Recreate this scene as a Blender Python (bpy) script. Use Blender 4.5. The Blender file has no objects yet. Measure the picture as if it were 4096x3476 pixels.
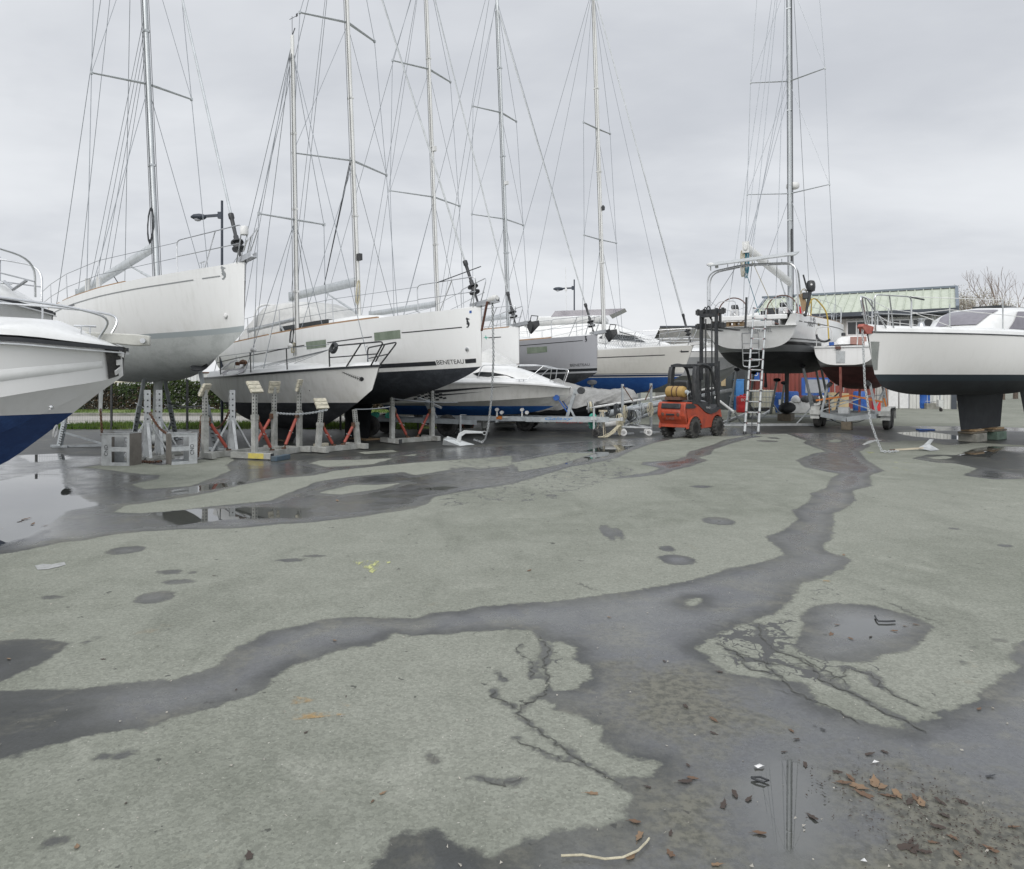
import bpy, bmesh, math, random
import numpy as np
from mathutils import Vector, Matrix, Euler

random.seed(7)
SC = bpy.context.scene
COL = SC.collection
RAD = math.radians
Z = Vector((0, 0, 1))

# ------------------------------------------------------------------ camera, sky, sun, exposure
EYE, F, CU, HV = 1.6, 2924.0, 2048.0, 1520.0          # eye height (m), focal length / centre / horizon in photo pixels
cam = bpy.data.cameras.new('camera')
camo = bpy.data.objects.new('camera', cam)
COL.objects.link(camo)
camo.location = (0, 0, EYE)
camo.rotation_euler = (RAD(90), 0, 0)
cam.sensor_fit = 'HORIZONTAL'
cam.sensor_width = 36.0
cam.lens = 36.0 * F / 4096.0
cam.shift_y = -(1738.0 - HV) / 4096.0
cam.clip_start = 0.05
cam.clip_end = 3000
SC.camera = camo

SUN_EL, SUN_AZ = 36.0, 198.0                           # azimuth clockwise from +Y
world = bpy.data.worlds.new('World')
SC.world = world
world.use_nodes = True


class NT:
    """small helper for node trees"""
    def __init__(s, tree):
        s.t = tree
        tree.nodes.clear()

    def n(s, typ, **kw):
        nd = s.t.nodes.new(typ)
        for k, v in kw.items():
            if k.startswith('i_'):
                key = k[2:]
                key = int(key) if key.isdigit() else key.replace('_', ' ')
                s.put(nd.inputs[key], v)
            else:
                setattr(nd, k, v)
        return nd

    def put(s, sock, v):
        if hasattr(v, 'is_linked') or isinstance(v, bpy.types.NodeSocket):
            s.t.links.new(v, sock)
        elif isinstance(v, (tuple, list)):
            if len(v) == 3 and sock.type == 'RGBA':
                v = (*v, 1)
            sock.default_value = v
        else:
            sock.default_value = v

    def math(s, op, a, b=None, c=None, clamp=False):
        nd = s.t.nodes.new('ShaderNodeMath')
        nd.operation = op
        nd.use_clamp = clamp
        s.put(nd.inputs[0], a)
        if b is not None:
            s.put(nd.inputs[1], b)
        if c is not None:
            s.put(nd.inputs[2], c)
        return nd.outputs[0]

    def mix(s, fac, a, b, blend='MIX'):
        nd = s.t.nodes.new('ShaderNodeMix')
        nd.data_type = 'RGBA'
        nd.blend_type = blend
        s.put(nd.inputs[0], fac)
        s.put(nd.inputs[6], a)
        s.put(nd.inputs[7], b)
        return nd.outputs[2]

    def step(s, x, lo, hi, a=0.0, b=1.0):
        nd = s.t.nodes.new('ShaderNodeMapRange')
        nd.interpolation_type = 'SMOOTHSTEP'
        s.put(nd.inputs[0], x)
        for i, v in zip((1, 2, 3, 4), (lo, hi, a, b)):
            s.put(nd.inputs[i], v)
        return nd.outputs[0]

    def noise(s, vec, scale, detail=4, rough=.55, dist=0.0):
        nd = s.n('ShaderNodeTexNoise')
        if vec is not None:
            s.put(nd.inputs['Vector'], vec)
        nd.inputs['Scale'].default_value = scale
        nd.inputs['Detail'].default_value = detail
        nd.inputs['Roughness'].default_value = rough
        nd.inputs['Distortion'].default_value = dist
        return nd.outputs[0]

    def mapping(s, vec, scale=(1, 1, 1), loc=(0, 0, 0), rot=(0, 0, 0)):
        nd = s.n('ShaderNodeMapping')
        s.put(nd.inputs[0], vec)
        nd.inputs['Scale'].default_value = scale
        nd.inputs['Location'].default_value = loc
        nd.inputs['Rotation'].default_value = rot
        return nd.outputs[0]


w = NT(world.node_tree)
sky = w.n('ShaderNodeTexSky', sky_type='NISHITA', sun_disc=False)
sky.sun_elevation = RAD(SUN_EL)
sky.sun_rotation = RAD(SUN_AZ)
sky.air_density = 1.0
sky.dust_density = 3.0
tc = w.n('ShaderNodeTexCoord').outputs['Generated']
sep = w.n('ShaderNodeSeparateXYZ', i_0=tc)
zc = sep.outputs[2]
zden = w.math('ADD', w.math('MAXIMUM', zc, 0.0), 0.16)
cvec = w.n('ShaderNodeCombineXYZ', i_0=w.math('DIVIDE', sep.outputs[0], zden), i_1=w.math('DIVIDE', sep.outputs[1], zden), i_2=0.0).outputs[0]
c1 = w.noise(w.mapping(cvec, (1, .8, 1), (3.3, 1.2, 0)), .6, 6, .52, .5)
c2 = w.noise(w.mapping(cvec, (.7, 1.1, 1), (9.1, 4.4, 2)), 2.1, 5, .55, .2)
cl = w.math('ADD', w.math('MULTIPLY', c1, .72), w.math('MULTIPLY', c2, .28))
dens = w.step(cl, .34, .66)
ccol = w.mix(dens, (.775, .797, .828), (.555, .578, .622))
low = w.step(zc, .015, .17)
ccol = w.mix(low, (.81, .825, .85), ccol)
ccol = w.mix(w.step(zc, -.08, 0.0), (.16, .16, .155), ccol)
gain = w.math('MULTIPLY', w.step(zc, .54, .98, 1.0, 1.6), w.step(sep.outputs[1], .15, -.7, 1.0, 1.5))                  # overcast sky: brighter towards the zenith; gain added behind camera lights hull sides
bg1 = w.n('ShaderNodeBackground', i_Color=sky.outputs[0], i_Strength=.09)
bg2 = w.n('ShaderNodeBackground', i_Color=ccol, i_Strength=gain)
mixs = w.n('ShaderNodeMixShader', i_0=.965, i_1=bg1.outputs[0], i_2=bg2.outputs[0])
w.n('ShaderNodeOutputWorld', i_Surface=mixs.outputs[0])

sun = bpy.data.lights.new('sun', 'SUN')
sun.energy = 1.5
sun.angle = RAD(38)
sun.color = (1.0, .97, .93)
suno = bpy.data.objects.new('sun', sun)
COL.objects.link(suno)
sdir = Vector((math.sin(RAD(SUN_AZ)) * math.cos(RAD(SUN_EL)), math.cos(RAD(SUN_AZ)) * math.cos(RAD(SUN_EL)), math.sin(RAD(SUN_EL))))
suno.rotation_euler = (-sdir).to_track_quat('-Z', 'Y').to_euler()

SC.view_settings.view_transform = 'Standard'
SC.view_settings.look = 'None'
SC.view_settings.exposure = 0.10
SC.view_settings.gamma = 1.0
SC.view_settings.use_curve_mapping = False
SC.cycles.max_bounces = 6
SC.cycles.diffuse_bounces = 3
SC.cycles.glossy_bounces = 3
SC.cycles.transmission_bounces = 4
SC.cycles.transparent_max_bounces = 12


def P(U, V, d):
    return Vector(((U - CU) / F * d, d, EYE + (HV - V) / F * d))


def G(U, V, z=0.0):
    d = (EYE - z) * F / (V - HV)
    return P(U, V, d)


# ------------------------------------------------------------------ materials
MATS = {}


def new_mat(name):
    m = bpy.data.materials.new(name)
    m.use_nodes = True
    MATS[name] = m
    return m, NT(m.node_tree)


def finish(nt, col, rough, metal=0.0, normal=None, spec=.5, coat=0.0, alpha=None, trans=0.0):
    b = nt.n('ShaderNodeBsdfPrincipled')
    nt.put(b.inputs['Base Color'], col)
    nt.put(b.inputs['Roughness'], rough)
    nt.put(b.inputs['Metallic'], metal)
    nt.put(b.inputs['Specular IOR Level'], spec)
    b.inputs['Coat Weight'].default_value = coat
    b.inputs['Coat Roughness'].default_value = .08
    if trans:
        b.inputs['Transmission Weight'].default_value = trans
    if normal is not None:
        nt.put(b.inputs['Normal'], normal)
    if alpha is not None:
        nt.put(b.inputs['Alpha'], alpha)
    nt.n('ShaderNodeOutputMaterial', i_Surface=b.outputs[0])
    return b


def mat(name, col, rough=.5, metal=0.0, col2=None, scale=5.0, bump=0.0, bscale=None, spec=.5, coat=0.0, stretch=(1, 1, 1), lo=.35, hi=.68):
    """a painted / metal / cloth surface with worn patches"""
    m, nt = new_mat(name)
    oc = nt.n('ShaderNodeTexCoord').outputs['Object']
    v = nt.mapping(oc, stretch)
    n1 = nt.noise(v, scale, 6, .6, .2)
    n2 = nt.noise(v, scale * 7, 3, .6)
    if col2 is None:
        col2 = tuple(c * .78 for c in col)
    f = nt.step(nt.math('ADD', nt.math('MULTIPLY', n1, .75), nt.math('MULTIPLY', n2, .25)), lo, hi)
    c = nt.mix(f, col, col2)
    r = nt.math('ADD', rough, nt.math('MULTIPLY', nt.math('SUBTRACT', n2, .5), .18), clamp=True)
    nor = None
    if bump:
        bn = nt.n('ShaderNodeBump', i_Strength=bump, i_Distance=.02, i_Height=nt.noise(v, bscale or scale * 4, 5, .6))
        nor = bn.outputs[0]
    finish(nt, c, r, metal, nor, spec, coat)
    return m


def hullmat(name, top, bottom, bands=(), dirt=.35, rough=.28, brough=.7, streak=(.55, .54, .50), bottom2=None, antifoul=0.0):
    """painted hull: coloured bands are flat waterline paint at heights above the paint line (object z)"""
    m, nt = new_mat(name)
    oc = nt.n('ShaderNodeTexCoord').outputs['Object']
    z = nt.n('ShaderNodeSeparateXYZ', i_0=oc).outputs[2]
    wob = nt.math('MULTIPLY', nt.math('SUBTRACT', nt.noise(oc, 1.3, 2), .5), .006)
    z2 = nt.math('ADD', z, wob)
    # topsides: faint rain streaks
    st = nt.noise(nt.mapping(oc, (9, 9, .5)), 1.0, 5, .6)
    st2 = nt.noise(oc, .7, 3, .5)
    f = nt.math('MULTIPLY', nt.step(nt.math('MULTIPLY', st, nt.math('ADD', st2, .5)), .42, .85), dirt)
    ctop = nt.mix(f, top, tuple(a * b for a, b in zip(top, streak)))
    scum = nt.math('MULTIPLY', nt.step(z2, antifoul + .42, antifoul + .02), nt.step(nt.noise(nt.mapping(oc, (2.2, 2.2, 1.2)), 1.0, 6, .65), .36, .66))
    ctop = nt.mix(nt.math('MULTIPLY', scum, dirt * .85), ctop, (.36, .345, .27))
    scuff = nt.step(nt.noise(nt.mapping(oc, (1.5, 1.5, 9)), 2.6, 5, .6), .66, .72)
    ctop = nt.mix(nt.math('MULTIPLY', scuff, dirt * .45), ctop, (.36, .36, .35))
    # bottom paint: scrubbed, patchy
    b2 = bottom2 or tuple(min(1, c * 1.7 + .012) for c in bottom)
    fb = nt.step(nt.math('ADD', nt.math('MULTIPLY', nt.noise(nt.mapping(oc, (1, 1, 1.8)), 2.2, 6, .65, .5), .7), nt.math('MULTIPLY', nt.noise(oc, 26, 3), .3)), .40, .66)
    cbot = nt.mix(fb, bottom, b2)
    fac = nt.math('GREATER_THAN', z2, antifoul)
    c = nt.mix(fac, cbot, ctop)
    for z0, z1, bc in bands:
        k = nt.math('MULTIPLY', nt.math('GREATER_THAN', z2, z0), nt.math('LESS_THAN', z2, z1))
        c = nt.mix(k, c, bc)
    r = nt.mix(fac, (brough,) * 3, (rough,) * 3)
    finish(nt, c, r, 0, None, .5, 0)
    return m


WHITE = (.74, .745, .74)
M = {}
M['gel'] = mat('white_gelcoat', WHITE, .32, 0, (.63, .635, .625), 1.4, coat=.2)
M['gelgrey'] = mat('grey_gelcoat', (.34, .35, .37), .4, 0, None, 2)
M['alu'] = mat('mast_aluminium', (.52, .545, .56), .42, .35, (.40, .42, .43), 3, stretch=(3, 3, .4))
M['whitemast'] = mat('white_mast_paint', (.66, .665, .655), .4, 0, (.54, .54, .52), 3, stretch=(3, 3, .4))
M['steel'] = mat('stainless_steel', (.62, .63, .64), .3, 1.0, (.5, .51, .52), 6)
M['wire'] = mat('rigging_wire', (.30, .32, .34), .4, .6, None, 9)
M['rope'] = mat('dark_rope', (.06, .065, .07), .9, 0, None, 20)
M['cream'] = mat('cream_rope', (.52, .48, .36), .9, 0, (.36, .33, .24), 18, bump=.5)
M['greenrope'] = mat('green_rope', (.05, .36, .26), .85, 0, (.10, .48, .36), 12, bump=.5)
M['bluerope'] = mat('blue_rope', (.03, .13, .19), .85, 0, (.05, .22, .27), 12, bump=.5)
M['yellow'] = mat('yellow_hose', (.50, .36, .07), .6, 0, None, 8)
M['black'] = mat('black_plastic', (.022, .024, .027), .45, 0, (.04, .042, .045), 6)
M['rubber'] = mat('tyre_rubber', (.028, .028, .029), .8, 0, (.07, .068, .062), 9, bump=.4)
M['darkmetal'] = mat('black_painted_steel', (.024, .027, .031), .5, .2, (.06, .06, .06), 7)
M['galv'] = mat('galvanised_steel', (.40, .43, .445), .5, .12, (.27, .29, .30), 5, bump=.1)
M['galvlight'] = mat('pale_galvanised_steel', (.50, .52, .525), .5, .15, (.34, .355, .36), 5, bump=.1)
M['stand'] = mat('weathered_stand_steel', (.40, .405, .385), .65, .1, (.22, .225, .205), 4, bump=.12)
M['rust'] = mat('rusty_iron', (.14, .065, .035), .85, .2, (.07, .05, .04), 14, bump=.5)
M['redbrace'] = mat('red_screw_jack', (.36, .075, .05), .55, 0, (.27, .06, .045), 9, bump=.15)
M['teak'] = mat('teak_rail', (.38, .24, .135), .6, 0, (.27, .17, .10), 3, stretch=(1, 8, 8))
M['greyteak'] = mat('bleached_wood', (.55, .49, .37), .75, 0, (.34, .30, .23), 3, bump=.3, stretch=(1, 9, 9))
M['wood'] = mat('raw_timber', (.36, .25, .14), .8, 0, (.22, .15, .09), 4, bump=.3, stretch=(1, 8, 8))
M['wetwood'] = mat('wet_timber', (.16, .13, .09), .6, 0, (.08, .07, .05), 4, bump=.3)
M['pad'] = mat('cream_pad_plank', (.62, .585, .47), .75, 0, (.34, .32, .255), 7, bump=.2, stretch=(1, 6, 6))
M['glass'] = mat('smoked_window', (.03, .034, .036), .12, 0, None, 4)
M['palewin'] = mat('greenish_window', (.24, .28, .225), .22, 0, (.16, .20, .15), 3, stretch=(2, 2, .6))
M['violet'] = mat('tinted_wrap_window', (.20, .19, .215), .12, 0, (.14, .13, .15), 1.5)
M['canvas'] = mat('white_canvas', (.60, .60, .585), .85, 0, (.47, .475, .465), 2.5, bump=.35, bscale=5)
M['stripe'] = mat('dark_vinyl_stripe', (.02, .022, .026), .4, 0, (.03, .032, .036), 6)
M['greystripe'] = mat('grey_vinyl_stripe', (.27, .285, .29), .4, 0, None, 6)
M['brownstripe'] = mat('brown_vinyl_stripe', (.12, .055, .04), .4, 0, None, 6)
M['tarp'] = mat('grey_boat_cover', (.31, .31, .30), .8, 0, (.20, .20, .195), 2, bump=.5, bscale=6)
M['black_bottom'] = mat('black_antifouling', (.010, .012, .016), .8, 0, (.022, .025, .029), 3)
M['blue_bottom'] = mat('blue_antifouling', (.02, .085, .26), .75, 0, (.03, .12, .30), 3)
M['pale_bottom'] = mat('pale_grey_antifouling', (.40, .42, .415), .65, 0, (.31, .33, .325), 3)
M['red_bottom'] = mat('red_antifouling', (.30, .055, .045), .75, 0, (.42, .17, .13), 6)
M['orange'] = mat('forklift_orange', (.40, .060, .024), .5, 0, (.22, .042, .026), 3.2, coat=.05, lo=.42, hi=.72)
M['gas'] = mat('gas_bottle_yellow', (.36, .235, .075), .5, 0, (.28, .18, .06), 8)
M['red'] = mat('red_plastic', (.55, .03, .035), .45, 0, None, 4)
M['blue'] = mat('blue_plastic', (.025, .11, .40), .45, 0, (.02, .075, .27), 4)
M['skyblue'] = mat('light_blue_plastic', (.07, .25, .58), .5, 0, None, 4)
M['ibc'] = mat('milky_tank_plastic', (.52, .50, .38), .5, 0, (.40, .39, .31), 4)
M['concrete'] = mat('concrete_block', (.27, .265, .235), .9, 0, (.15, .15, .13), 4, bump=.5)
M['mossblock'] = mat('green_concrete_block', (.13, .19, .15), .9, 0, (.07, .10, .08), 4, bump=.5)
M['orangestrap'] = mat('orange_strap', (.62, .20, .04), .7, 0, None, 8)
M['creamboard'] = mat('cream_board', (.58, .46, .27), .7, 0, (.47, .36, .21), 3)
M['whiteplastic'] = mat('white_plastic', (.70, .70, .69), .45, 0, (.58, .58, .57), 5)
M['lamp'] = mat('lamp_post_paint', (.035, .045, .062), .5, .1, None, 5)
M['leafgreen'] = mat('hedge_leaves', (.030, .050, .017), .85, 0, (.060, .080, .026), 1.5, spec=.08)
M['hedgebrown'] = mat('hedge_twigs', (.070, .050, .032), .9, 0, (.045, .034, .02), 4, spec=.08)
M['grassblade'] = mat('grass_blades', (.06, .115, .018), .85, 0, (.125, .17, .04), 1.2, spec=.1)
M['bark'] = mat('tree_bark', (.12, .095, .075), .9, 0, (.07, .055, .045), 6, bump=.5)
M['twig'] = mat('bare_twigs', (.22, .17, .14), .9, 0, (.13, .10, .085), 4)
M['blossom'] = mat('pale_blossom', (.46, .45, .39), .85, 0, (.24, .22, .17), 3)
M['leaf'] = mat('dead_leaf', (.155, .092, .055), .75, 0, (.085, .055, .036), 30)
M['leafdark'] = mat('wet_dead_leaf', (.055, .036, .026), .5, 0, (.032, .023, .018), 30)
M['pebble'] = mat('pale_grit', (.40, .38, .33), .9, 0, (.22, .21, .19), 40)
M['zinc'] = mat('anchor_zinc', (.60, .62, .62), .45, .5, (.47, .49, .49), 6)
M['fluor'] = mat('yellow_spray_paint', (.60, .62, .16), .9, 0, (.33, .34, .19), 8, lo=.42, hi=.6)
M['yellowpaint'] = mat('yellow_steel_paint', (.60, .50, .10), .6, 0, (.40, .36, .16), 6)
M['palepaint'] = mat('white_steel_paint', (.55, .56, .54), .6, 0, (.38, .39, .37), 6)
M['bluepaint'] = mat('blue_timber_paint', (.05, .085, .12), .6, 0, (.08, .10, .11), 6)


# ------------------------------------------------------------------ mesh builder
class MB:
    def __init__(s):
        s.v, s.f, s.m = [], [], []

    def add(s, verts, faces, m=0):
        o = len(s.v)
        s.v += [tuple(p) for p in verts]
        s.f += [tuple(i + o for i in f) for f in faces]
        s.m += [m] * len(faces)
        return s

    def box(s, c, size, R=None, m=0):
        x, y, z = (a / 2 for a in size)
        vs = [Vector(p) for p in ((-x, -y, -z), (x, -y, -z), (x, y, -z), (-x, y, -z), (-x, -y, z), (x, -y, z), (x, y, z), (-x, y, z))]
        if R is not None:
            vs = [R @ p for p in vs]
        c = Vector(c)
        return s.add([p + c for p in vs], [(0, 3, 2, 1), (4, 5, 6, 7), (0, 1, 5, 4), (1, 2, 6, 5), (2, 3, 7, 6), (3, 0, 4, 7)], m)

    def bar(s, p, q, w, h=None, m=0, up=Z):
        """box of section w x h running from p to q"""
        p, q = Vector(p), Vector(q)
        h = h or w
        d = (q - p)
        ln = d.length
        d.normalize()
        if abs(d.dot(up)) > .98:
            up = Vector((1, 0, 0))
        sx = d.cross(up).normalized()
        sy = sx.cross(d)
        R = Matrix((d, sx, sy)).transposed()
        return s.box((p + q) / 2, (ln, w, h), R, m)

    def tube(s, pts, r, n=8, m=0, caps=True, closed=False):
        pts = [Vector(p) for p in pts]
        k = len(pts)
        rs = r if isinstance(r, (list, tuple)) else [r] * k
        tang = []
        for i in range(k):
            a = pts[(i - 1) % k] if (i or closed) else pts[0]
            b = pts[(i + 1) % k] if (i < k - 1 or closed) else pts[-1]
            t = (b - a)
            tang.append(t.normalized() if t.length > 1e-9 else Vector((0, 0, 1)))
        ref = Z if abs(tang[0].dot(Z)) < .9 else Vector((1, 0, 0))
        nrm = tang[0].cross(ref).normalized()
        vs = []
        for i in range(k):
            if i:
                nrm = (nrm - tang[i] * nrm.dot(tang[i]))
                nrm = nrm.normalized() if nrm.length > 1e-6 else tang[i].orthogonal().normalized()
            bi = tang[i].cross(nrm)
            for j in range(n):
                a = 2 * math.pi * j / n
                vs.append(pts[i] + (nrm * math.cos(a) + bi * math.sin(a)) * rs[i])
        fs = []
        for i in range(k if closed else k - 1):
            i2 = (i + 1) % k
            for j in range(n):
                j2 = (j + 1) % n
                fs.append((i * n + j, i * n + j2, i2 * n + j2, i2 * n + j))
        if caps and not closed:
            fs.append(tuple(range(n - 1, -1, -1)))
            fs.append(tuple((k - 1) * n + j for j in range(n)))
        return s.add(vs, fs, m)

    def loft(s, rings, m=0, caps=True, closed_ring=True):
        n = len(rings[0])
        vs = [p for r in rings for p in r]
        fs = []
        for i in range(len(rings) - 1):
            for j in range(n if closed_ring else n - 1):
                j2 = (j + 1) % n
                fs.append((i * n + j, i * n + j2, (i + 1) * n + j2, (i + 1) * n + j))
        if caps and closed_ring:
            fs.append(tuple(range(n - 1, -1, -1)))
            fs.append(tuple((len(rings) - 1) * n + j for j in range(n)))
        return s.add(vs, fs, m)

    def lathe(s, prof, n=16, T=None, m=0):
        T = T or Matrix()
        rings = [[T @ Vector((r * math.cos(2 * math.pi * j / n), r * math.sin(2 * math.pi * j / n), z)) for j in range(n)] for r, z in prof]
        return s.loft(rings, m)

    def prism(s, poly, h, T=None, m=0):
        """2-D outline (x, y) extruded along +z by h, then moved by T"""
        T = T or Matrix()
        n = len(poly)
        vs = [T @ Vector((x, y, 0)) for x, y in poly] + [T @ Vector((x, y, h)) for x, y in poly]
        fs = [tuple(range(n - 1, -1, -1)), tuple(range(n, 2 * n))] + [(j, (j + 1) % n, (j + 1) % n + n, j + n) for j in range(n)]
        return s.add(vs, fs, m)

    def build(s, name, mats, parent=None, smooth=True, bevel=0, ang=38):
        me = bpy.data.meshes.new(name)
        me.from_pydata(s.v, [], s.f)
        bm = bmesh.new()
        bm.from_mesh(me)
        bmesh.ops.recalc_face_normals(bm, faces=bm.faces)
        bm.to_mesh(me)
        bm.free()
        if not isinstance(mats, (list, tuple)):
            mats = [mats]
        for mm in mats:
            me.materials.append(M[mm] if isinstance(mm, str) else mm)
        me.polygons.foreach_set('material_index', s.m)
        if smooth:
            me.polygons.foreach_set('use_smooth', [True] * len(s.f))
            me.set_sharp_from_angle(angle=RAD(ang))
        me.update()
        o = bpy.data.objects.new(name, me)
        COL.objects.link(o)
        if parent is not None:
            o.parent = parent
        if bevel:
            md = o.modifiers.new('bevel', 'BEVEL')
            md.width = bevel
            md.segments = 2
            md.limit_method = 'ANGLE'
        return o


def rot(ax, deg):
    return Matrix.Rotation(RAD(deg), 3, ax)


def TR(loc, R=None):
    T = (R.to_4x4() if R is not None else Matrix())
    return Matrix.Translation(Vector(loc)) @ T


def tag(o, label, cat, group=None):
    o['label'] = label
    o['category'] = cat
    if group:
        o['group'] = group
    return o


def thing(name, label, cat, loc=(0, 0, 0), head=0.0, group=None, pitch=0.0, roll=0.0):
    o = bpy.data.objects.new(name, None)
    o.empty_display_size = .2
    COL.objects.link(o)
    o.location = loc
    o.rotation_euler = (roll, pitch, head)
    return tag(o, label, cat, group)


def struct(o):
    o['kind'] = 'structure'
    return o


def stuff(o):
    o['kind'] = 'stuff'
    return o


def mtx(o):
    return Matrix.LocRotScale(o.location, o.rotation_euler, None)


def arc(c, r, a0, a1, n, ex, ey):
    c, ex, ey = Vector(c), Vector(ex), Vector(ey)
    return [c + ex * (r * math.cos(a0 + (a1 - a0) * i / n)) + ey * (r * math.sin(a0 + (a1 - a0) * i / n)) for i in range(n + 1)]


def rounded(pts, r=.12, n=4):
    """polyline with rounded corners"""
    pts = [Vector(p) for p in pts]
    out = [pts[0]]
    for i in range(1, len(pts) - 1):
        a, b, c = pts[i - 1], pts[i], pts[i + 1]
        ra = min(r, (a - b).length * .45)
        rc = min(r, (c - b).length * .45)
        p, q = b + (a - b).normalized() * ra, b + (c - b).normalized() * rc
        for k in range(n + 1):
            t = k / n
            out.append(p * (1 - t) ** 2 + b * 2 * t * (1 - t) + q * t * t)
    out.append(pts[-1])
    return out


def curve(xs, ys, x):
    """smooth interpolation through control points"""
    if x <= xs[0]:
        return ys[0]
    if x >= xs[-1]:
        return ys[-1]
    n = len(xs)
    i = max(k for k in range(n) if xs[k] <= x)
    i = min(i, n - 2)

    def sl(k):
        if k == 0:
            return (ys[1] - ys[0]) / (xs[1] - xs[0])
        if k == n - 1:
            return (ys[-1] - ys[-2]) / (xs[-1] - xs[-2])
        a = (ys[k] - ys[k - 1]) / (xs[k] - xs[k - 1])
        b = (ys[k + 1] - ys[k]) / (xs[k + 1] - xs[k])
        return 0 if a * b <= 0 else 2 * a * b / (a + b)
    h = xs[i + 1] - xs[i]
    t = (x - xs[i]) / h
    return (2 * t ** 3 - 3 * t * t + 1) * ys[i] + (t ** 3 - 2 * t * t + t) * h * sl(i) + (-2 * t ** 3 + 3 * t * t) * ys[i + 1] + (t ** 3 - t * t) * h * sl(i + 1)


def text_mesh(body, spacing=1.0, shear=0.0):
    cu = bpy.data.curves.new('lettering', 'FONT')
    cu.body = body
    cu.size = 1.0
    cu.space_character = spacing
    cu.shear = shear
    ob = bpy.data.objects.new('lettering', cu)
    COL.objects.link(ob)
    bpy.context.view_layer.update()
    me = bpy.data.meshes.new_from_object(ob)
    bpy.data.objects.remove(ob)
    bm = bmesh.new()
    bm.from_mesh(me)
    bmesh.ops.triangulate(bm, faces=bm.faces)
    for _ in range(1):
        long_e = [e for e in bm.edges if e.calc_length() > .25]
        if long_e:
            bmesh.ops.subdivide_edges(bm, edges=long_e, cuts=1)
    bmesh.ops.triangulate(bm, faces=bm.faces)
    vs = [v.co.copy() for v in bm.verts]
    fs = [tuple(v.index for v in f.verts) for f in bm.faces]
    bm.free()
    bpy.data.meshes.remove(me)
    x0, x1 = min(v.x for v in vs), max(v.x for v in vs)
    y0, y1 = min(v.y for v in vs), max(v.y for v in vs)
    return [((v.x - x0) / (x1 - x0), (v.y - y0) / (x1 - x0)) for v in vs], fs, (y1 - y0) / (x1 - x0)


def flat_text(body, name, o, ex, ey, width, mname, parent=None, height=None, spacing=1.0, shear=0.0):
    """lettering lying on a plane: origin o, direction ex, up ey"""
    vs, fs, asp = text_mesh(body, spacing, shear)
    o, ex, ey = Vector(o), Vector(ex).normalized(), Vector(ey).normalized()
    k = (height / (asp * width)) if height else 1.0
    mb = MB()
    mb.add([o + ex * (x * width) + ey * (y * width * k) for x, y in vs], fs)
    return mb.build(name, mname, parent, smooth=False)


SEAHORSE = [(.10, .98), (.24, 1.0), (.36, .93), (.62, .86), (.60, .80), (.40, .80), (.36, .70), (.50, .58), (.60, .42), (.55, .26), (.42, .14), (.22, .04), (.05, .06), (.02, .16), (.10, .13),
            (.24, .17), (.30, .27), (.22, .34), (.06, .36), (.16, .42), (.04, .48), (.18, .54), (.10, .62), (.14, .76), (.04, .86)]


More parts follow.
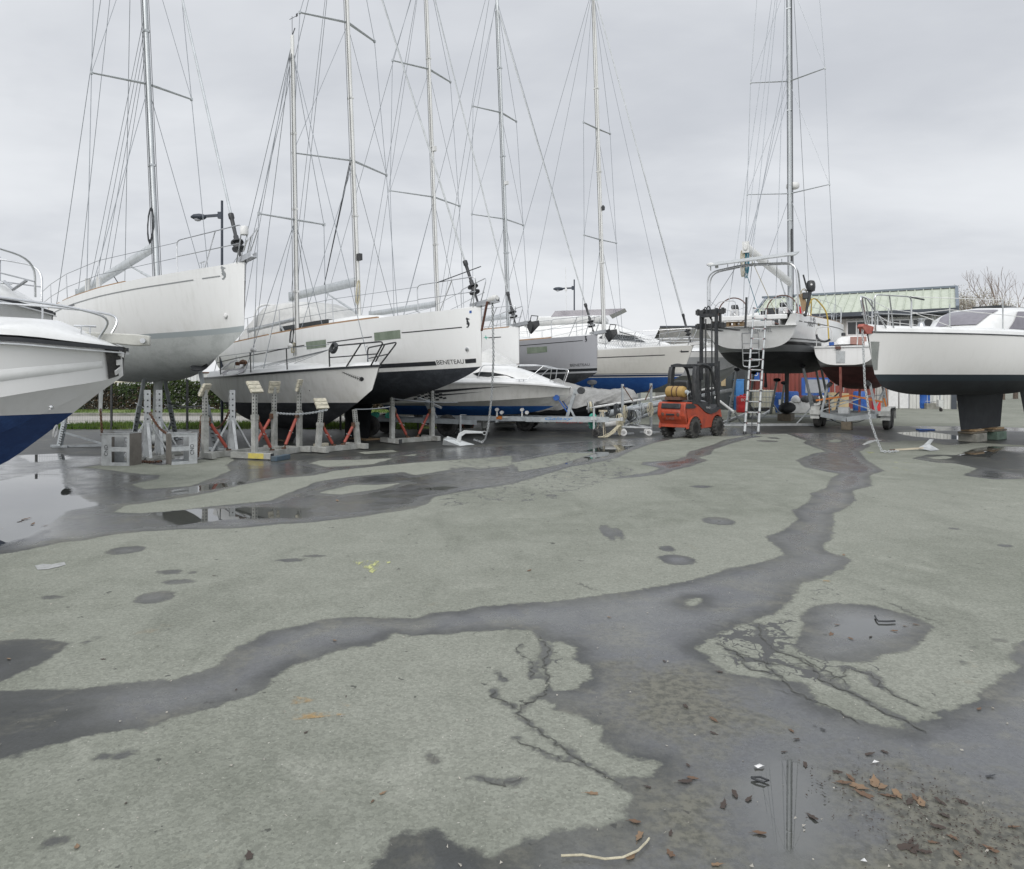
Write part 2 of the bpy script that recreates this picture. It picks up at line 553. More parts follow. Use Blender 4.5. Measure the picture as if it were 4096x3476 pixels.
# ------------------------------------------------------------------ hulls
class Hull:
    MODERN = ((0, .10, .25, .42, .58, .72, .84, .92, .97, 1), (.80, .87, .96, 1.0, .93, .745, .47, .245, .09, .010))
    CLASSIC = ((0, .10, .25, .42, .58, .72, .84, .92, .97, 1), (.66, .76, .92, 1.0, .96, .82, .57, .33, .145, .012))
    KMODERN = ((0, .12, .30, .48, .66, .82, .93, .98, 1), (.08, -.35, -.85, -1.0, -.93, -.66, -.34, -.12, .0))

    def __init__(s, L, B, Fb, Fs, D, beam=None, keel=None, rb=.12, rs=.1, p=.62, q=.85, vb=.85, sag=.03, v0=.55, flare=0.0):
        s.L, s.B, s.Fb, s.Fs, s.D = L, B, Fb, Fs, D
        s.beam, s.keel = beam or Hull.MODERN, keel or Hull.KMODERN
        s.rb, s.rs, s.p, s.q, s.vb, s.sag, s.v0, s.flare = rb, rs, p, q, vb, sag, v0, flare

    def b(s, t):
        return curve(*s.beam, t) * s.B / 2

    def zs(s, t):
        return s.Fs + (s.Fb - s.Fs) * t ** 1.6 - s.sag * math.sin(math.pi * t)

    def zk(s, t):
        return curve(*s.keel, t) * s.D

    def x(s, t, z):
        return t * s.L + s.rb * (max(0, t - .5) * 2) ** 3 * (z / s.Fb) + s.rs * max(0, 1 - t * 2.5) ** 2 * (1 - z / s.Fs)

    def pt(s, t, u, side=1):
        ph = u * math.pi / 2
        w = max(0.0, min(1.0, (t - s.v0) / (1 - s.v0)))
        w = w * w * (3 - 2 * w) * s.vb
        yy = (1 - w) * math.sin(ph) ** s.p + w * u ** (1 + s.flare)
        zz = (1 - w) * (1 - max(0.0, math.cos(ph)) ** s.q) + w * u
        zk, zs = s.zk(t), s.zs(t)
        z = zk + (zs - zk) * zz
        return Vector((s.x(t, z), side * s.b(t) * yy, z))

    def at(s, t, z, side=1, off=0.0):
        lo, hi = 0.0, 1.0
        for _ in range(26):
            mid = (lo + hi) / 2
            if s.pt(t, mid).z < z:
                lo = mid
            else:
                hi = mid
        p = s.pt(t, lo, side)
        if off:
            e = 1e-3
            a = s.pt(min(1, t + e), lo, side) - s.pt(max(0, t - e), lo, side)
            b = s.pt(t, min(1, lo + e), side) - s.pt(t, max(0, lo - e), side)
            n = a.cross(b).normalized()
            if n.y * side < 0:
                n = -n
            p = p + n * off
        return p

    def mesh(s, nx=44, nu=16, t0=0.0):
        mb = MB()
        ts = [t0 + (1 - t0) * (1 - (1 - i / nx) ** 1.35) for i in range(nx + 1)]
        rings = []
        for t in ts:
            ring = [s.pt(t, (nu - j) / nu, -1) for j in range(nu)] + [s.pt(t, j / nu, 1) for j in range(nu + 1)]
            rings.append(ring)
        mb.loft(rings, closed_ring=False)
        return mb, rings

    def deck(s, t0=0.0, t1=1.0, n=30, camber=.06, drop=.012, inset=.004):
        mb = MB()
        rows = []
        for i in range(n + 1):
            t = t0 + (t1 - t0) * i / n
            a = s.pt(t, 1, 1)
            z = a.z - drop
            yb = max(.002, a.y - inset)
            rows.append([Vector((a.x, yb * k, z + camber * (1 - k * k))) for k in (-1, -.6, -.2, .2, .6, 1)])
        mb.loft(rows, closed_ring=False)
        return mb

    def patch(s, mb, c, side=1, nx=10, ny=3, off=.006, m=0):
        """c = (t,z) corners: aft-low, fwd-low, fwd-high, aft-high"""
        vs = []
        for j in range(ny + 1):
            for i in range(nx + 1):
                a, b = i / nx, j / ny
                t = (c[0][0] * (1 - a) + c[1][0] * a) * (1 - b) + (c[3][0] * (1 - a) + c[2][0] * a) * b
                z = (c[0][1] * (1 - a) + c[1][1] * a) * (1 - b) + (c[3][1] * (1 - a) + c[2][1] * a) * b
                vs.append(s.at(t, z, side, off))
        fs = [(j * (nx + 1) + i, j * (nx + 1) + i + 1, (j + 1) * (nx + 1) + i + 1, (j + 1) * (nx + 1) + i) for j in range(ny) for i in range(nx)]
        return mb.add(vs, fs, m)

    def line(s, mb, t0, t1, f, h, side=1, n=26, off=.006, m=0):
        """strip of height h following the sheer at a fraction f of the freeboard (or, f<0, that far below the sheer)"""
        vs = []
        for i in range(n + 1):
            t = t0 + (t1 - t0) * i / n
            z = s.zs(t) + f if f < 0 else s.zs(t) * f
            vs += [s.at(t, z - h / 2, side, off), s.at(t, z + h / 2, side, off)]
        fs = [(2 * i, 2 * i + 2, 2 * i + 3, 2 * i + 1) for i in range(n)]
        return mb.add(vs, fs, m)

    def level(s, mb, t0, t1, z0, z1, side=1, n=26, off=.006, m=0):
        return s.patch(mb, ((t0, z0), (t1, z0), (t1, z1), (t0, z1)), side, n, 1, off, m)

    def rail(s, mb, t0, t1, w, h, n=24, inset=.02, m=0, sides=(1, -1), lift=0.0):
        for sd in sides:
            rings = []
            for i in range(n + 1):
                p = s.pt(t0 + (t1 - t0) * i / n, 1, sd)
                y = max(.006, abs(p.y) - inset) * sd
                y2 = max(.001, abs(y) - w) * sd
                z = p.z - .004 + lift
                rings.append([Vector((p.x, y, z)), Vector((p.x, y2, z)), Vector((p.x, y2, z + h)), Vector((p.x, y, z + h))])
            mb.loft(rings, m)
        return mb


class Boat:
    def __init__(s, name, label, cat, hull, bow_world, head, pitch=0.0, group=None, anchor=None, scale=1.0):
        """anchor: the local point that lands on bow_world (default the top of the stem)"""
        s.h = hull
        loc = anchor if anchor is not None else hull.pt(1, 1, 1)
        e = Euler((0, -pitch, head)).to_matrix() * scale
        o = Vector(bow_world) - e @ Vector((loc.x, 0 if anchor is None else loc.y, loc.z))
        s.root = thing(name, label, cat, o, head, group, -pitch)
        s.root.scale = (scale,) * 3
        s.mw = Matrix.LocRotScale(s.root.location, s.root.rotation_euler, s.root.scale)
        s.inv = s.mw.inverted()

    def part(s, mb, name, mats, parent=None, label=None, **kw):
        o = mb.build(name, mats, parent or s.root, **kw)
        if label:
            o['label'] = label
        return o

    def pick(s, U, V, side=1):
        """(t, z) of the hull point seen at a photo position"""
        best = None
        t0, t1, u0, u1 = .0, 1.0, .05, .995
        for _ in range(4):
            best = None
            for i in range(25):
                for j in range(25):
                    t, u = t0 + (t1 - t0) * i / 24, u0 + (u1 - u0) * j / 24
                    p = s.mw @ s.h.pt(t, u, side)
                    d = (CU + p.x / p.y * F - U) ** 2 + (HV - (p.z - EYE) / p.y * F - V) ** 2
                    if best is None or d < best[0]:
                        best = (d, t, u)
            dt, du = (t1 - t0) / 12, (u1 - u0) / 12
            t0, t1 = max(0, best[1] - dt), min(1, best[1] + dt)
            u0, u1 = max(.02, best[2] - du), min(.998, best[2] + du)
        return best[1], s.h.pt(best[1], best[2]).z

    def hull(s, material, label=None, nx=44, nu=16, transom=True):
        mb, rings = s.h.mesh(nx, nu)
        if transom:
            r = rings[0]
            n0 = len(mb.v)
            mb.add(r, [tuple(range(len(r)))])
        return s.part(mb, 'hull', material, label=label, ang=50)

    def quad_at(s, name, mname, uvs, side, off=.007, parent=None, label=None):
        """decal / window through four photo positions (aft-low, fwd-low, fwd-high, aft-high)"""
        c = [s.pick(U, V, side) for U, V in uvs]
        mb = MB()
        s.h.patch(mb, c, side, 8, 3, off)
        return s.part(mb, name, mname, parent, label)

    def text(s, body, name, mname, a, b, side=1, height=None, spacing=1.0, shear=0.0, off=.008):
        """lettering wrapped on the hull between two photo positions on its base line"""
        (ta, za), (tb, zb) = s.pick(*a, side), s.pick(*b, side)
        vs, fs, asp = text_mesh(body, spacing, shear)
        wid = (s.h.at(tb, zb, side) - s.h.at(ta, za, side)).length
        hh = height or asp * wid
        mb = MB()
        mb.add([s.h.at(ta + (tb - ta) * x, za + (zb - za) * x + y / asp * hh, side, off) for x, y in vs], fs)
        return s.part(mb, name, mname, smooth=False)

    def outline(s, poly, name, mname, a, wid, hgt, side=1, off=.008, flip=False):
        t0, z0 = s.pick(*a, side)
        mb = MB()
        vs = [s.h.at(t0 + (x * wid) / s.h.L, z0 + y * hgt, side, off) for x, y in poly]
        mb.add(vs, [tuple(range(len(vs)))])
        return s.part(mb, name, mname, smooth=False)

    # ---- fittings shared by the sailing boats
    def stay(s, p, q, r=.009, mname='wire', sag=0.0, name='stay'):
        p, q = Vector(p), Vector(q)
        pts = [p, q] if not sag else [p.lerp(q, i / 8) - Z * (sag * 4 * (i / 8) * (1 - i / 8)) for i in range(9)]
        mb = MB()
        mb.tube(pts, r, 5)
        return s.part(mb, name, mname)

    def fin(s, name, mname, x0, z0, c0, x1, z1, c1, th=.12, n=8, y=0.0, parent=None, cant=0.0):
        """foil from root (leading edge x0, chord c0) down to tip"""
        mb = MB()
        rings = []
        for k in range(n + 1):
            a = k / n
            xl, zz, c = x0 + (x1 - x0) * a, z0 + (z1 - z0) * a, c0 + (c1 - c0) * a
            ring = []
            for i in range(16):
                g = 2 * math.pi * i / 16
                cx = (1 - math.cos(g)) / 2
                yy = th * c * 2.6 * (.2969 * cx ** .5 - .126 * cx - .3516 * cx ** 2 + .2843 * cx ** 3 - .1015 * cx ** 4)
                ring.append(Vector((xl - cx * c, y + cant * a + (yy if g < math.pi else -yy), zz)))
            rings.append(ring)
        mb.loft(rings)
        return s.part(mb, name, mname, parent)

    def bulb(s, mname, xf, xa, z, r, parent, flat=.7):
        mb = MB()
        rings = []
        for k in range(13):
            a = k / 12
            rr = r * max(.04, math.sin(math.pi * a ** .72) ** .6)
            rings.append([Vector((xf + (xa - xf) * a, rr * math.cos(2 * math.pi * j / 14), z + flat * rr * math.sin(2 * math.pi * j / 14))) for j in range(14)])
        mb.loft(rings)
        return s.part(mb, 'bulb', mname, parent)

    def mast(s, xm, z0, H, rake=2.0, sp=(), mname='alu', w=.15, d=.10, ybase=0.0, taper=.62, name='mast'):
        """aluminium extrusion with its spreaders; returns the mast, a function giving a point at a height, and the tips"""
        ax = Vector((-math.sin(RAD(rake)), 0, math.cos(RAD(rake))))
        b = Vector((xm, ybase, z0))
        mb = MB()
        rings = []
        for a in (0, .02, .82, .94, 1.0):
            k = 1.0 if a <= .82 else 1.0 - (1 - taper) * (a - .82) / .18
            c = b + ax * (H * a)
            rings.append([c + Vector((math.cos(g) * w / 2 * k, math.sin(g) * d / 2 * k, 0)) for g in [2 * math.pi * j / 14 for j in range(14)]])
        mb.loft(rings)
        mb.box(b + ax * .02, (w * 1.7, d * 2.0, .05))
        for a in (.22, .47, .70):
            mb.box(b + ax * (H * a), (w * 1.06, d * 1.08, .05))
        o = s.part(mb, name, mname)
        tips = []
        for h, half, sweep in sp:
            c = b + ax * h
            pr = {}
            for sd in (1, -1):
                t = c + Vector((-sweep, sd * half, .03))
                m2 = MB()
                rr = []
                for k in range(2):
                    cc = c if k == 0 else t
                    ww = .058 if k == 0 else .04
                    rr.append([cc + Vector((math.cos(g) * ww, 0, math.sin(g) * ww * .42)) for g in [2 * math.pi * j / 10 for j in range(10)]])
                m2.loft(rr)
                m2.box(t, (.07, .05, .07))
                s.part(m2, 'spreader', 'alu', o)
                pr[sd] = t
            tips.append((c, pr))
        return o, (lambda h: b + ax * h), tips

    def rigging(s, at, H, tips, xc, yc, zc, bow, sterns, lower=True, r=.009, frac=.95, fore=True):
        top = at(H * .985)
        hound = at(H * frac)
        for sd in (1, -1):
            cp = Vector((xc, sd * yc, zc))
            last = cp
            for c, pr in tips:
                s.stay(last, pr[sd], r)
                last = pr[sd]
            s.stay(last, hound, r)
            if lower and tips:
                s.stay(cp + Vector((.05, -sd * .06, 0)), tips[0][0] - Z * .08, r * .9)
                for k in range(1, len(tips)):
                    s.stay(tips[k - 1][1][sd], tips[k][0] - Z * .06, r * .75)
        if fore:
            s.stay(bow, hound, r)
        for p in sterns:
            s.stay(p, top, r)
        return top, hound

    def boom(s, at, hg, ln, up=4.0, side=0.0, w=.13, h=.2, mname='alu', cover=None):
        a = at(hg) - Vector((.08, 0, 0))
        e = a + Vector((-ln * math.cos(RAD(up)), side, ln * math.sin(RAD(up))))
        mb = MB()
        d = (e - a).normalized()
        sx = d.cross(Z).normalized()
        sy = sx.cross(d)
        rings = []
        for k in (0, .01, .99, 1):
            c = a.lerp(e, k)
            kk = .6 if k in (0, 1) else 1
            rings.append([c + sx * (math.cos(g) * w / 2 * kk) + sy * (math.sin(g) * h / 2 * kk) for g in [2 * math.pi * j / 12 for j in range(12)]])
        mb.loft(rings)
        mb.box(a.lerp(e, .99), (.06, w * 1.1, h * 1.1), None)
        s.part(mb, 'boom', mname)
        return a, e

    def vang(s, at, a, e, k=.3, h0=.15):
        p, q = at(h0), a.lerp(e, k) - Z * .08
        mb = MB()
        mid = p.lerp(q, .55)
        mb.tube([p, mid], .035, 8)
        mb.tube([mid, q], .024, 8)
        s.part(mb, 'vang', 'alu')

    def furler(s, bow, top, mname='black', foil='alu', r=.03, low=.35):
        d = (top - bow).normalized()
        mb = MB()
        mb.tube([bow, bow + d * low], .025, 8)
        mb.lathe([(.03, 0), (.12, .01), (.125, .04), (.06, .05), (.06, .15), (.125, .16), (.12, .19), (.05, .2), (.05, .32), (.035, .34), (.04, .72), (.055, .74), (.055, .84), (.02, .86)], 14,
                 TR(bow + d * low, d.to_track_quat('Z', 'Y').to_matrix()))
        f = s.part(mb, 'furler', mname)
        m2 = MB()
        m2.tube([bow + d * (low + .8), top], r, 8)
        s.part(m2, 'furler_foil', foil, f)
        return f

    def pulpit(s, ts=(1.0, .93, .86), h=.62, spread=.05, r=.0125, mname='steel', over=.15, split=True):
        H = s.h
        mb = MB()
        for sd in (1, -1):
            f = H.pt(.995, 1, sd)
            a, b = H.pt(ts[1], 1, sd), H.pt(ts[2], 1, sd)
            ay, by = a + Vector((0, -sd * .05, 0)), b + Vector((0, -sd * .06, 0))
            nose = Vector((f.x + over, sd * (.16 if split else .02), f.z + h))
            mb.tube(rounded([by, by + Vector((-.02, 0, h)), nose, Vector((f.x - .12, sd * .10, f.z))], .12), r, 7)
            mb.tube([ay.lerp(by, .25), (by + Vector((-.02, 0, h))).lerp(nose, .6)], r, 6)
            mb.tube([by + Vector((0, 0, h * .5)), Vector((f.x + over * .3, sd * .13, f.z + h * .5))], r * .8, 6)
        if not split:
            p = H.pt(.995, 1, 1)
            mb.tube([Vector((p.x + over, .03, p.z + h)), Vector((p.x + over, -.03, p.z + h))], r, 6)
        return s.part(mb, 'pulpit', mname)

    def guardrail(s, ts, h=.62, tb=.86, mname='steel', sides=(1, -1), wires=(1.0, .5), end=None):
        H = s.h
        for sd in sides:
            tops = []
            for t in ts:
                p = H.pt(t, 1, sd) + Vector((0, -sd * .06, 0))
                mb = MB()
                mb.tube([p, p + Vector((0, sd * .02, h))], .0125, 7)
                s.part(mb, 'stanchion', mname)
                tops.append(p)
            e = H.pt(tb, 1, sd) + Vector((-.02, -sd * .06, 0))
            for k in wires:
                mb = MB()
                mb.tube([p + Vector((0, sd * .02 * k, h * k)) for p in tops] + [e + Z * (h * k)], .006, 5)
                s.part(mb, 'lifeline', 'wire')

    def coachroof(s, x0, x1, w0, w1, z0, h0, h1, mname='gel', nose=.8, tail=.1):
        """low cabin top: rings of a rounded trapezoid"""
        mb = MB()
        rings = []
        n = 14
        for k in range(n + 1):
            a = k / n
            x = x0 + (x1 - x0) * a
            wd = w0 + (w1 - w0) * a
            hh = (h0 + (h1 - h0) * a) * min(1, (a * (x1 - x0)) / tail if tail else 1) * (1 - max(0, (x - (x1 - nose)) / nose) ** 2.2)
            hh = max(hh, .004)
            zz = s.h.zs(x / s.h.L) + z0
            wd *= 1 - .35 * max(0, (x - (x1 - nose)) / nose) ** 2
            sec = [(-1, 0), (-.93, .55), (-.84, .86), (-.66, 1.0), (-.3, 1.07), (.3, 1.07), (.66, 1.0), (.84, .86), (.93, .55), (1, 0)]
            rings.append([Vector((x, wd * a_, zz + hh * b_)) for a_, b_ in sec])
        mb.loft(rings, closed_ring=False)
        return s.part(mb, 'coachroof', mname)


# ------------------------------------------------------------------ the yard: one sheet of old asphalt, wet in the low places
KZ = 1.00687


def gl(pts):
    return [G(x * KZ, 1700 + y * KZ).xy for x, y in pts]


def gr(pts):
    return [G(2048 + x * KZ, 1700 + y * KZ).xy for x, y in pts]


def sdist(poly, X, Y):
    """signed distance to a closed outline, positive inside"""
    p = np.array([(a.x, a.y) for a in poly])
    q = np.roll(p, -1, 0)
    inside = np.zeros(X.shape, bool)
    best = np.full(X.shape, 1e9)
    for (x0, y0), (x1, y1) in zip(p, q):
        dx, dy = x1 - x0, y1 - y0
        tt = np.clip(((X - x0) * dx + (Y - y0) * dy) / (dx * dx + dy * dy + 1e-12), 0, 1)
        best = np.minimum(best, (X - x0 - tt * dx) ** 2 + (Y - y0 - tt * dy) ** 2)
        c = (y0 > Y) != (y1 > Y)
        if dy:
            inside ^= c & (X < dx * (Y - y0) / dy + x0)
    return np.where(inside, 1, -1) * np.sqrt(best)


UP_L = [(-500, 1062), (0, 1052), (100, 1050), (300, 1050), (470, 1035), (550, 1020), (680, 1015), (780, 995), (870, 965), (900, 930), (920, 900), (1000, 850), (1060, 820), (1150, 805), (1280, 775), (1400, 760), (1540, 765), (1640, 770), (1720, 745), (1850, 735), (1960, 715)]
UP_R = [(0, 710), (120, 705), (300, 685), (480, 660), (640, 630), (760, 605), (830, 578), (950, 555), (1095, 518), (1050, 478), (1008, 445), (1110, 402), (1132, 368), (1116, 340), (1190, 300), (1185, 272), (1250, 250), (1268, 212), (1300, 195), (1165, 168), (1130, 140), (1200, 112), (1250, 106), (1155, 72), (1200, 45), (1230, 20)]
DN_R = [(1560, 20), (1480, 60), (1420, 85), (1380, 105), (1410, 140), (1480, 182), (1420, 200), (1432, 240), (1350, 262), (1366, 298), (1330, 330), (1270, 355), (1277, 400), (1268, 450), (1232, 482), (1255, 505), (1335, 530), (1322, 566), (1240, 605), (1140, 635), (1125, 680), (1085, 720), (1045, 748), (960, 775), (835, 820), (790, 850), (735, 893), (775, 905), (800, 950), (850, 985), (910, 992), (960, 1003), (1050, 1010), (1170, 1030), (1192, 1062), (1230, 1110), (1330, 1155), (1480, 1205), (1560, 1210), (1590, 1185), (1685, 1155), (1655, 1132), (1740, 1140), (1830, 1085), (1900, 1040), (1960, 990), (2018, 960), (1985, 932), (1990, 900), (2040, 862), (2500, 700), (2900, 900), (2900, 1900)]
BT = [(1000, 2300), (-200, 2300)]
LOBE = [(100, 1650), (200, 1622), (290, 1602), (340, 1615), (400, 1590), (440, 1560), (455, 1520), (492, 1480), (470, 1448), (398, 1405), (470, 1398), (540, 1402), (582, 1350), (480, 1330), (400, 1290), (352, 1250), (357, 1215), (312, 1180), (268, 1150), (160, 1130), (202, 1100), (110, 1088), (62, 1112), (130, 1062), (218, 1052), (300, 1010), (312, 962), (242, 935), (252, 890), (202, 860), (150, 858), (108, 838), (80, 815), (0, 812)]
LO_L = [(1880, 820), (1650, 840), (1570, 830), (1540, 855), (1460, 880), (1380, 885), (1290, 910), (1150, 965), (1080, 1010), (1020, 1060), (900, 1105), (760, 1145), (560, 1205), (400, 1220), (300, 1250), (160, 1290), (0, 1330), (-500, 1420)]
W1 = gl(UP_L) + gr(UP_R) + gr(DN_R) + gr(BT) + gl([(1430, 1850), (1480, 1764), (1560, 1650), (1600, 1630), (1680, 1605), (1750, 1610), (1800, 1650), (1850, 1672), (1960, 1712), (2034, 1690)]) + gr(LOBE) + gl(LO_L)
W2 = gl([(-900, 560), (0, 515), (120, 495), (250, 465), (350, 455), (480, 430), (700, 415), (850, 412), (950, 410), (1100, 395), (1250, 385), (1450, 362), (1520, 350), (1650, 330), (1700, 310), (1720, 287), (1850, 262), (2034, 235)]) + \
    gr([(120, 200), (240, 165), (330, 150), (420, 130), (480, 100), (560, 72), (640, 55), (700, 45), (760, 42), (860, 45), (930, 42), (900, 10), (400, -8)]) + gl([(1000, -12), (-900, -12)])
W3 = gr([(380, 214), (480, 208), (600, 195), (640, 180), (705, 165), (780, 140), (740, 130), (792, 115), (800, 97), (860, 77), (950, 52), (1000, 46), (950, 40), (840, 60), (800, 78), (700, 108), (690, 125), (640, 140), (520, 148), (515, 158), (560, 165), (590, 172), (540, 190), (460, 200)])
W5 = gr([(1585, 132), (1650, 117), (1770, 120), (1830, 96), (1900, 84), (2400, 90), (2400, 190), (2034, 214), (1920, 217), (1785, 200), (1850, 172), (1760, 152), (1690, 150)])
W6 = gr([(930, 38), (1040, 36), (1090, 34), (1160, 60), (1250, 70), (1400, 85), (1560, 60), (1650, 75), (1760, 80), (1840, 70), (2200, 90), (2200, 6), (900, 2)])
W7 = gl([(-500, 900), (0, 860), (60, 853), (130, 850), (210, 856), (272, 868), (250, 895), (190, 930), (130, 965), (60, 1000), (0, 1025), (-300, 1140)])
PUD = gr([(1150, 745), (1200, 722), (1240, 713), (1370, 710), (1450, 718), (1520, 735), (1620, 770), (1682, 800), (1640, 850), (1580, 890), (1460, 915), (1420, 937), (1330, 942), (1220, 930), (1150, 900), (1128, 860), (1160, 800)])
DRY = [gr([(680, 705), (720, 687), (755, 690), (748, 715), (710, 722)]),
       gl([(448, 346), (500, 318), (560, 312), (700, 292), (840, 268), (960, 238), (1100, 212), (1250, 200), (1330, 182), (1480, 165), (1640, 150), (1900, 132), (2034, 122), (2034, 140), (1800, 175), (1650, 200), (1600, 187), (1400, 205), (1250, 226), (1225, 242), (1140, 272), (1080, 300), (850, 322), (700, 340), (560, 351)]),
       gl([(520, 235), (625, 215), (640, 198), (560, 196), (440, 180), (330, 168), (390, 160), (560, 150), (640, 160), (780, 140), (900, 120), (930, 138), (900, 160), (915, 182), (850, 210), (760, 242), (570, 256)]),
       gl([(1228, 152), (1270, 140), (1420, 138), (1565, 132), (1480, 156), (1300, 167)]),
       gl([(1265, 270), (1400, 236), (1500, 238), (1605, 229), (1500, 256), (1350, 276)]),
       gl([(1590, 122), (1660, 114), (1650, 122)]), gl([(1420, 108), (1560, 98), (1580, 106), (1450, 116)]),
       gl([(1780, 150), (2034, 140), (2034, 160), (1900, 175)]), gr([(0, 150), (200, 110), (330, 112), (180, 160), (30, 185)]),
       gr([(1255, 60), (1290, 56), (1315, 62), (1290, 70), (1262, 68)]), gr([(1640, 130), (1720, 122), (1760, 130), (1700, 138)]),
       gr([(1400, 62), (1500, 70), (1640, 60), (1700, 75), (1560, 90), (1430, 88)])]
SPOTS = [(0, 503, 497, 66, 17), (0, 675, 583, 48, 10), (0, 765, 586, 16, 5), (0, 700, 622, 60, 9), (0, 620, 684, 68, 25), (0, 682, 668, 22, 8), (0, 200, 683, 42, 8), (0, 1150, 537, 60, 7), (0, 1245, 520, 40, 5), (0, 410, 1316, 28, 12), (0, 500, 1310, 30, 9),
         (0, 215, 1655, 40, 24), (1, 822, 382, 60, 16), (1, 655, 535, 72, 20), (1, 380, 425, 24, 28), (1, 425, 430, 14, 20), (1, 620, 492, 26, 10), (1, 755, 245, 44, 5), (1, 160, 280, 30, 4), (1, 1015, 64, 40, 4), (1, 1040, 52, 24, 3),
         (1, 1960, 480, 24, 4), (1, 1940, 857, 18, 5), (1, 1845, 884, 14, 4), (1, 1790, 945, 16, 8), (1, 1750, 412, 18, 4), (0, 355, 860, 14, 12), (0, 990, 1725, 14, 26)]
WETP = [W1, W2, W3, W5, W6, W7, PUD]
POOLS = [gl([(-600, 240), (0, 222), (120, 195), (250, 168), (272, 230), (330, 285), (430, 318), (300, 340), (210, 398), (120, 448), (0, 486), (-600, 560)]),
         gl([(640, 272), (720, 250), (800, 236), (860, 232), (960, 222), (990, 232), (840, 258), (780, 272)]),
         gl([(560, 340), (760, 330), (980, 325), (1240, 330), (1230, 370), (900, 380), (690, 405)]),
         gl([(1640, 255), (1760, 240), (1850, 246), (1750, 268)]), gl([(60, 120), (250, 112), (300, 135), (120, 150)]),
         gr([(1262, 790), (1330, 757), (1450, 752), (1570, 790), (1540, 838), (1400, 856), (1290, 848)]),
         gr([(930, 1300), (1000, 1272), (1110, 1262), (1220, 1330), (1300, 1450), (1330, 1600), (1260, 1740), (1080, 1764), (960, 1700), (880, 1560), (860, 1420)]),
         gr([(1520, 30), (1640, 24), (1790, 44), (1900, 62), (1700, 56), (1580, 44)]), gr([(1690, 85), (1830, 70), (1960, 90), (1900, 130), (1760, 120)]),
         gr([(60, 130), (240, 110), (380, 80), (520, 76), (360, 130), (220, 160)])]
CRKZ = [(gr([(-300, 130), (240, 110), (420, 130), (560, 190), (420, 230), (200, 300), (0, 330), (-340, 330)]), .62),
        (gr([(740, 770), (1000, 760), (1130, 660), (1190, 800), (1180, 900), (1330, 945), (1450, 930), (1520, 960), (1480, 1010), (1240, 1040), (1050, 1020), (800, 960)]), 1.28),
        (gr([(1130, 640), (1260, 620), (1330, 680), (1220, 720), (1100, 760)]), 1.15), (gr([(60, 830), (260, 850), (330, 960), (250, 1060), (60, 1090), (20, 900)]), .8)]


def axis(a, b, seeds):
    out = [a]
    while out[-1] < b:
        out.append(out[-1] + seeds(out[-1]))
    return np.array(out)


ys = axis(1.6, 42.0, lambda y: min(.26, max(.020, .0095 * y)))
ys = np.concatenate([[-300, -40, -8, 0, 1.0], ys, [46, 52, 60, 75, 100, 150, 260, 500, 1400]])
xs = axis(0, 15.0, lambda x: .032 if x < 3.6 else .032 + (x - 3.6) * .016)
xs = np.concatenate([-xs[::-1], xs[1:]])
xs = np.concatenate([[-1400, -400, -150, -70, -40, -24], xs, [24, 40, 70, 150, 400, 1400]])
XX, YY = np.meshgrid(xs, ys)
wet = np.full(XX.shape, -3.0)
for p_ in WETP:
    wet = np.maximum(wet, sdist(p_, XX, YY))
for p_ in DRY:
    wet = np.minimum(wet, -sdist(p_, XX, YY))
for sd_, x_, y_, rx, ry in SPOTS:
    fn = gr if sd_ else gl
    c_ = fn([(x_, y_)])[0]
    ex = abs(fn([(x_ + rx, y_)])[0].x - c_.x)
    ey = abs(fn([(x_, y_ - ry)])[0].y - fn([(x_, y_ + ry)])[0].y) / 2
    q_ = np.sqrt(((XX - c_.x) / ex) ** 2 + ((YY - c_.y) / ey) ** 2)
    wet = np.maximum(wet, (1 - q_) * min(ex, ey) * 1.15)
CRACKS = [('R', [(110, 835), (140, 890), (125, 980), (150, 1050), (90, 1085), (40, 1120), (30, 1150), (100, 1210), (200, 1280), (280, 1345), (390, 1398), (470, 1450)], 1.0),
          ('R', [(40, 870), (20, 900), (50, 930), (85, 945), (80, 1010)], .6), ('R', [(20, 1240), (40, 1265), (120, 1300), (190, 1330), (280, 1352)], .6),
          ('L', [(1960, 1050), (1965, 1075), (2010, 1105), (2034, 1125)], .9), ('R', [(-8, 1105), (30, 1150)], .9), ('L', [(1885, 1395), (1950, 1415), (2010, 1430), (2034, 1415), (2070, 1410)], .7),
          ('L', [(1970, 975), (1995, 1000), (2010, 1020)], .5), ('L', [(1705, 1305), (1730, 1340)], .4),
          ('R', [(975, 790), (1000, 860), (1030, 890), (1130, 920), (1180, 960), (1250, 1020), (1300, 1045), (1400, 1090), (1480, 1140), (1540, 1165), (1600, 1195), (1632, 1222)], 1.3),
          ('R', [(820, 870), (910, 920), (930, 960), (1050, 992), (1100, 1040), (1190, 1090), (1300, 1145), (1410, 1197)], 1.0),
          ('R', [(1320, 960), (1430, 990), (1460, 1040), (1560, 1090), (1640, 1132)], .9), ('R', [(1000, 930), (1020, 965), (1100, 1022)], .7), ('R', [(860, 890), (950, 930), (1000, 942), (1150, 962)], .8),
          ('R', [(1130, 920), (1180, 945), (1250, 975), (1330, 1035)], .8), ('R', [(1420, 690), (1520, 715), (1580, 745), (1720, 795)], .45), ('R', [(260, 628), (330, 655)], .6),
          ('R', [(1040, 1050), (1120, 1075), (1200, 1100)], .6), ('R', [(1250, 1020), (1320, 1000), (1310, 960)], .7), ('R', [(1640, 1080), (1800, 1160)], .01)]
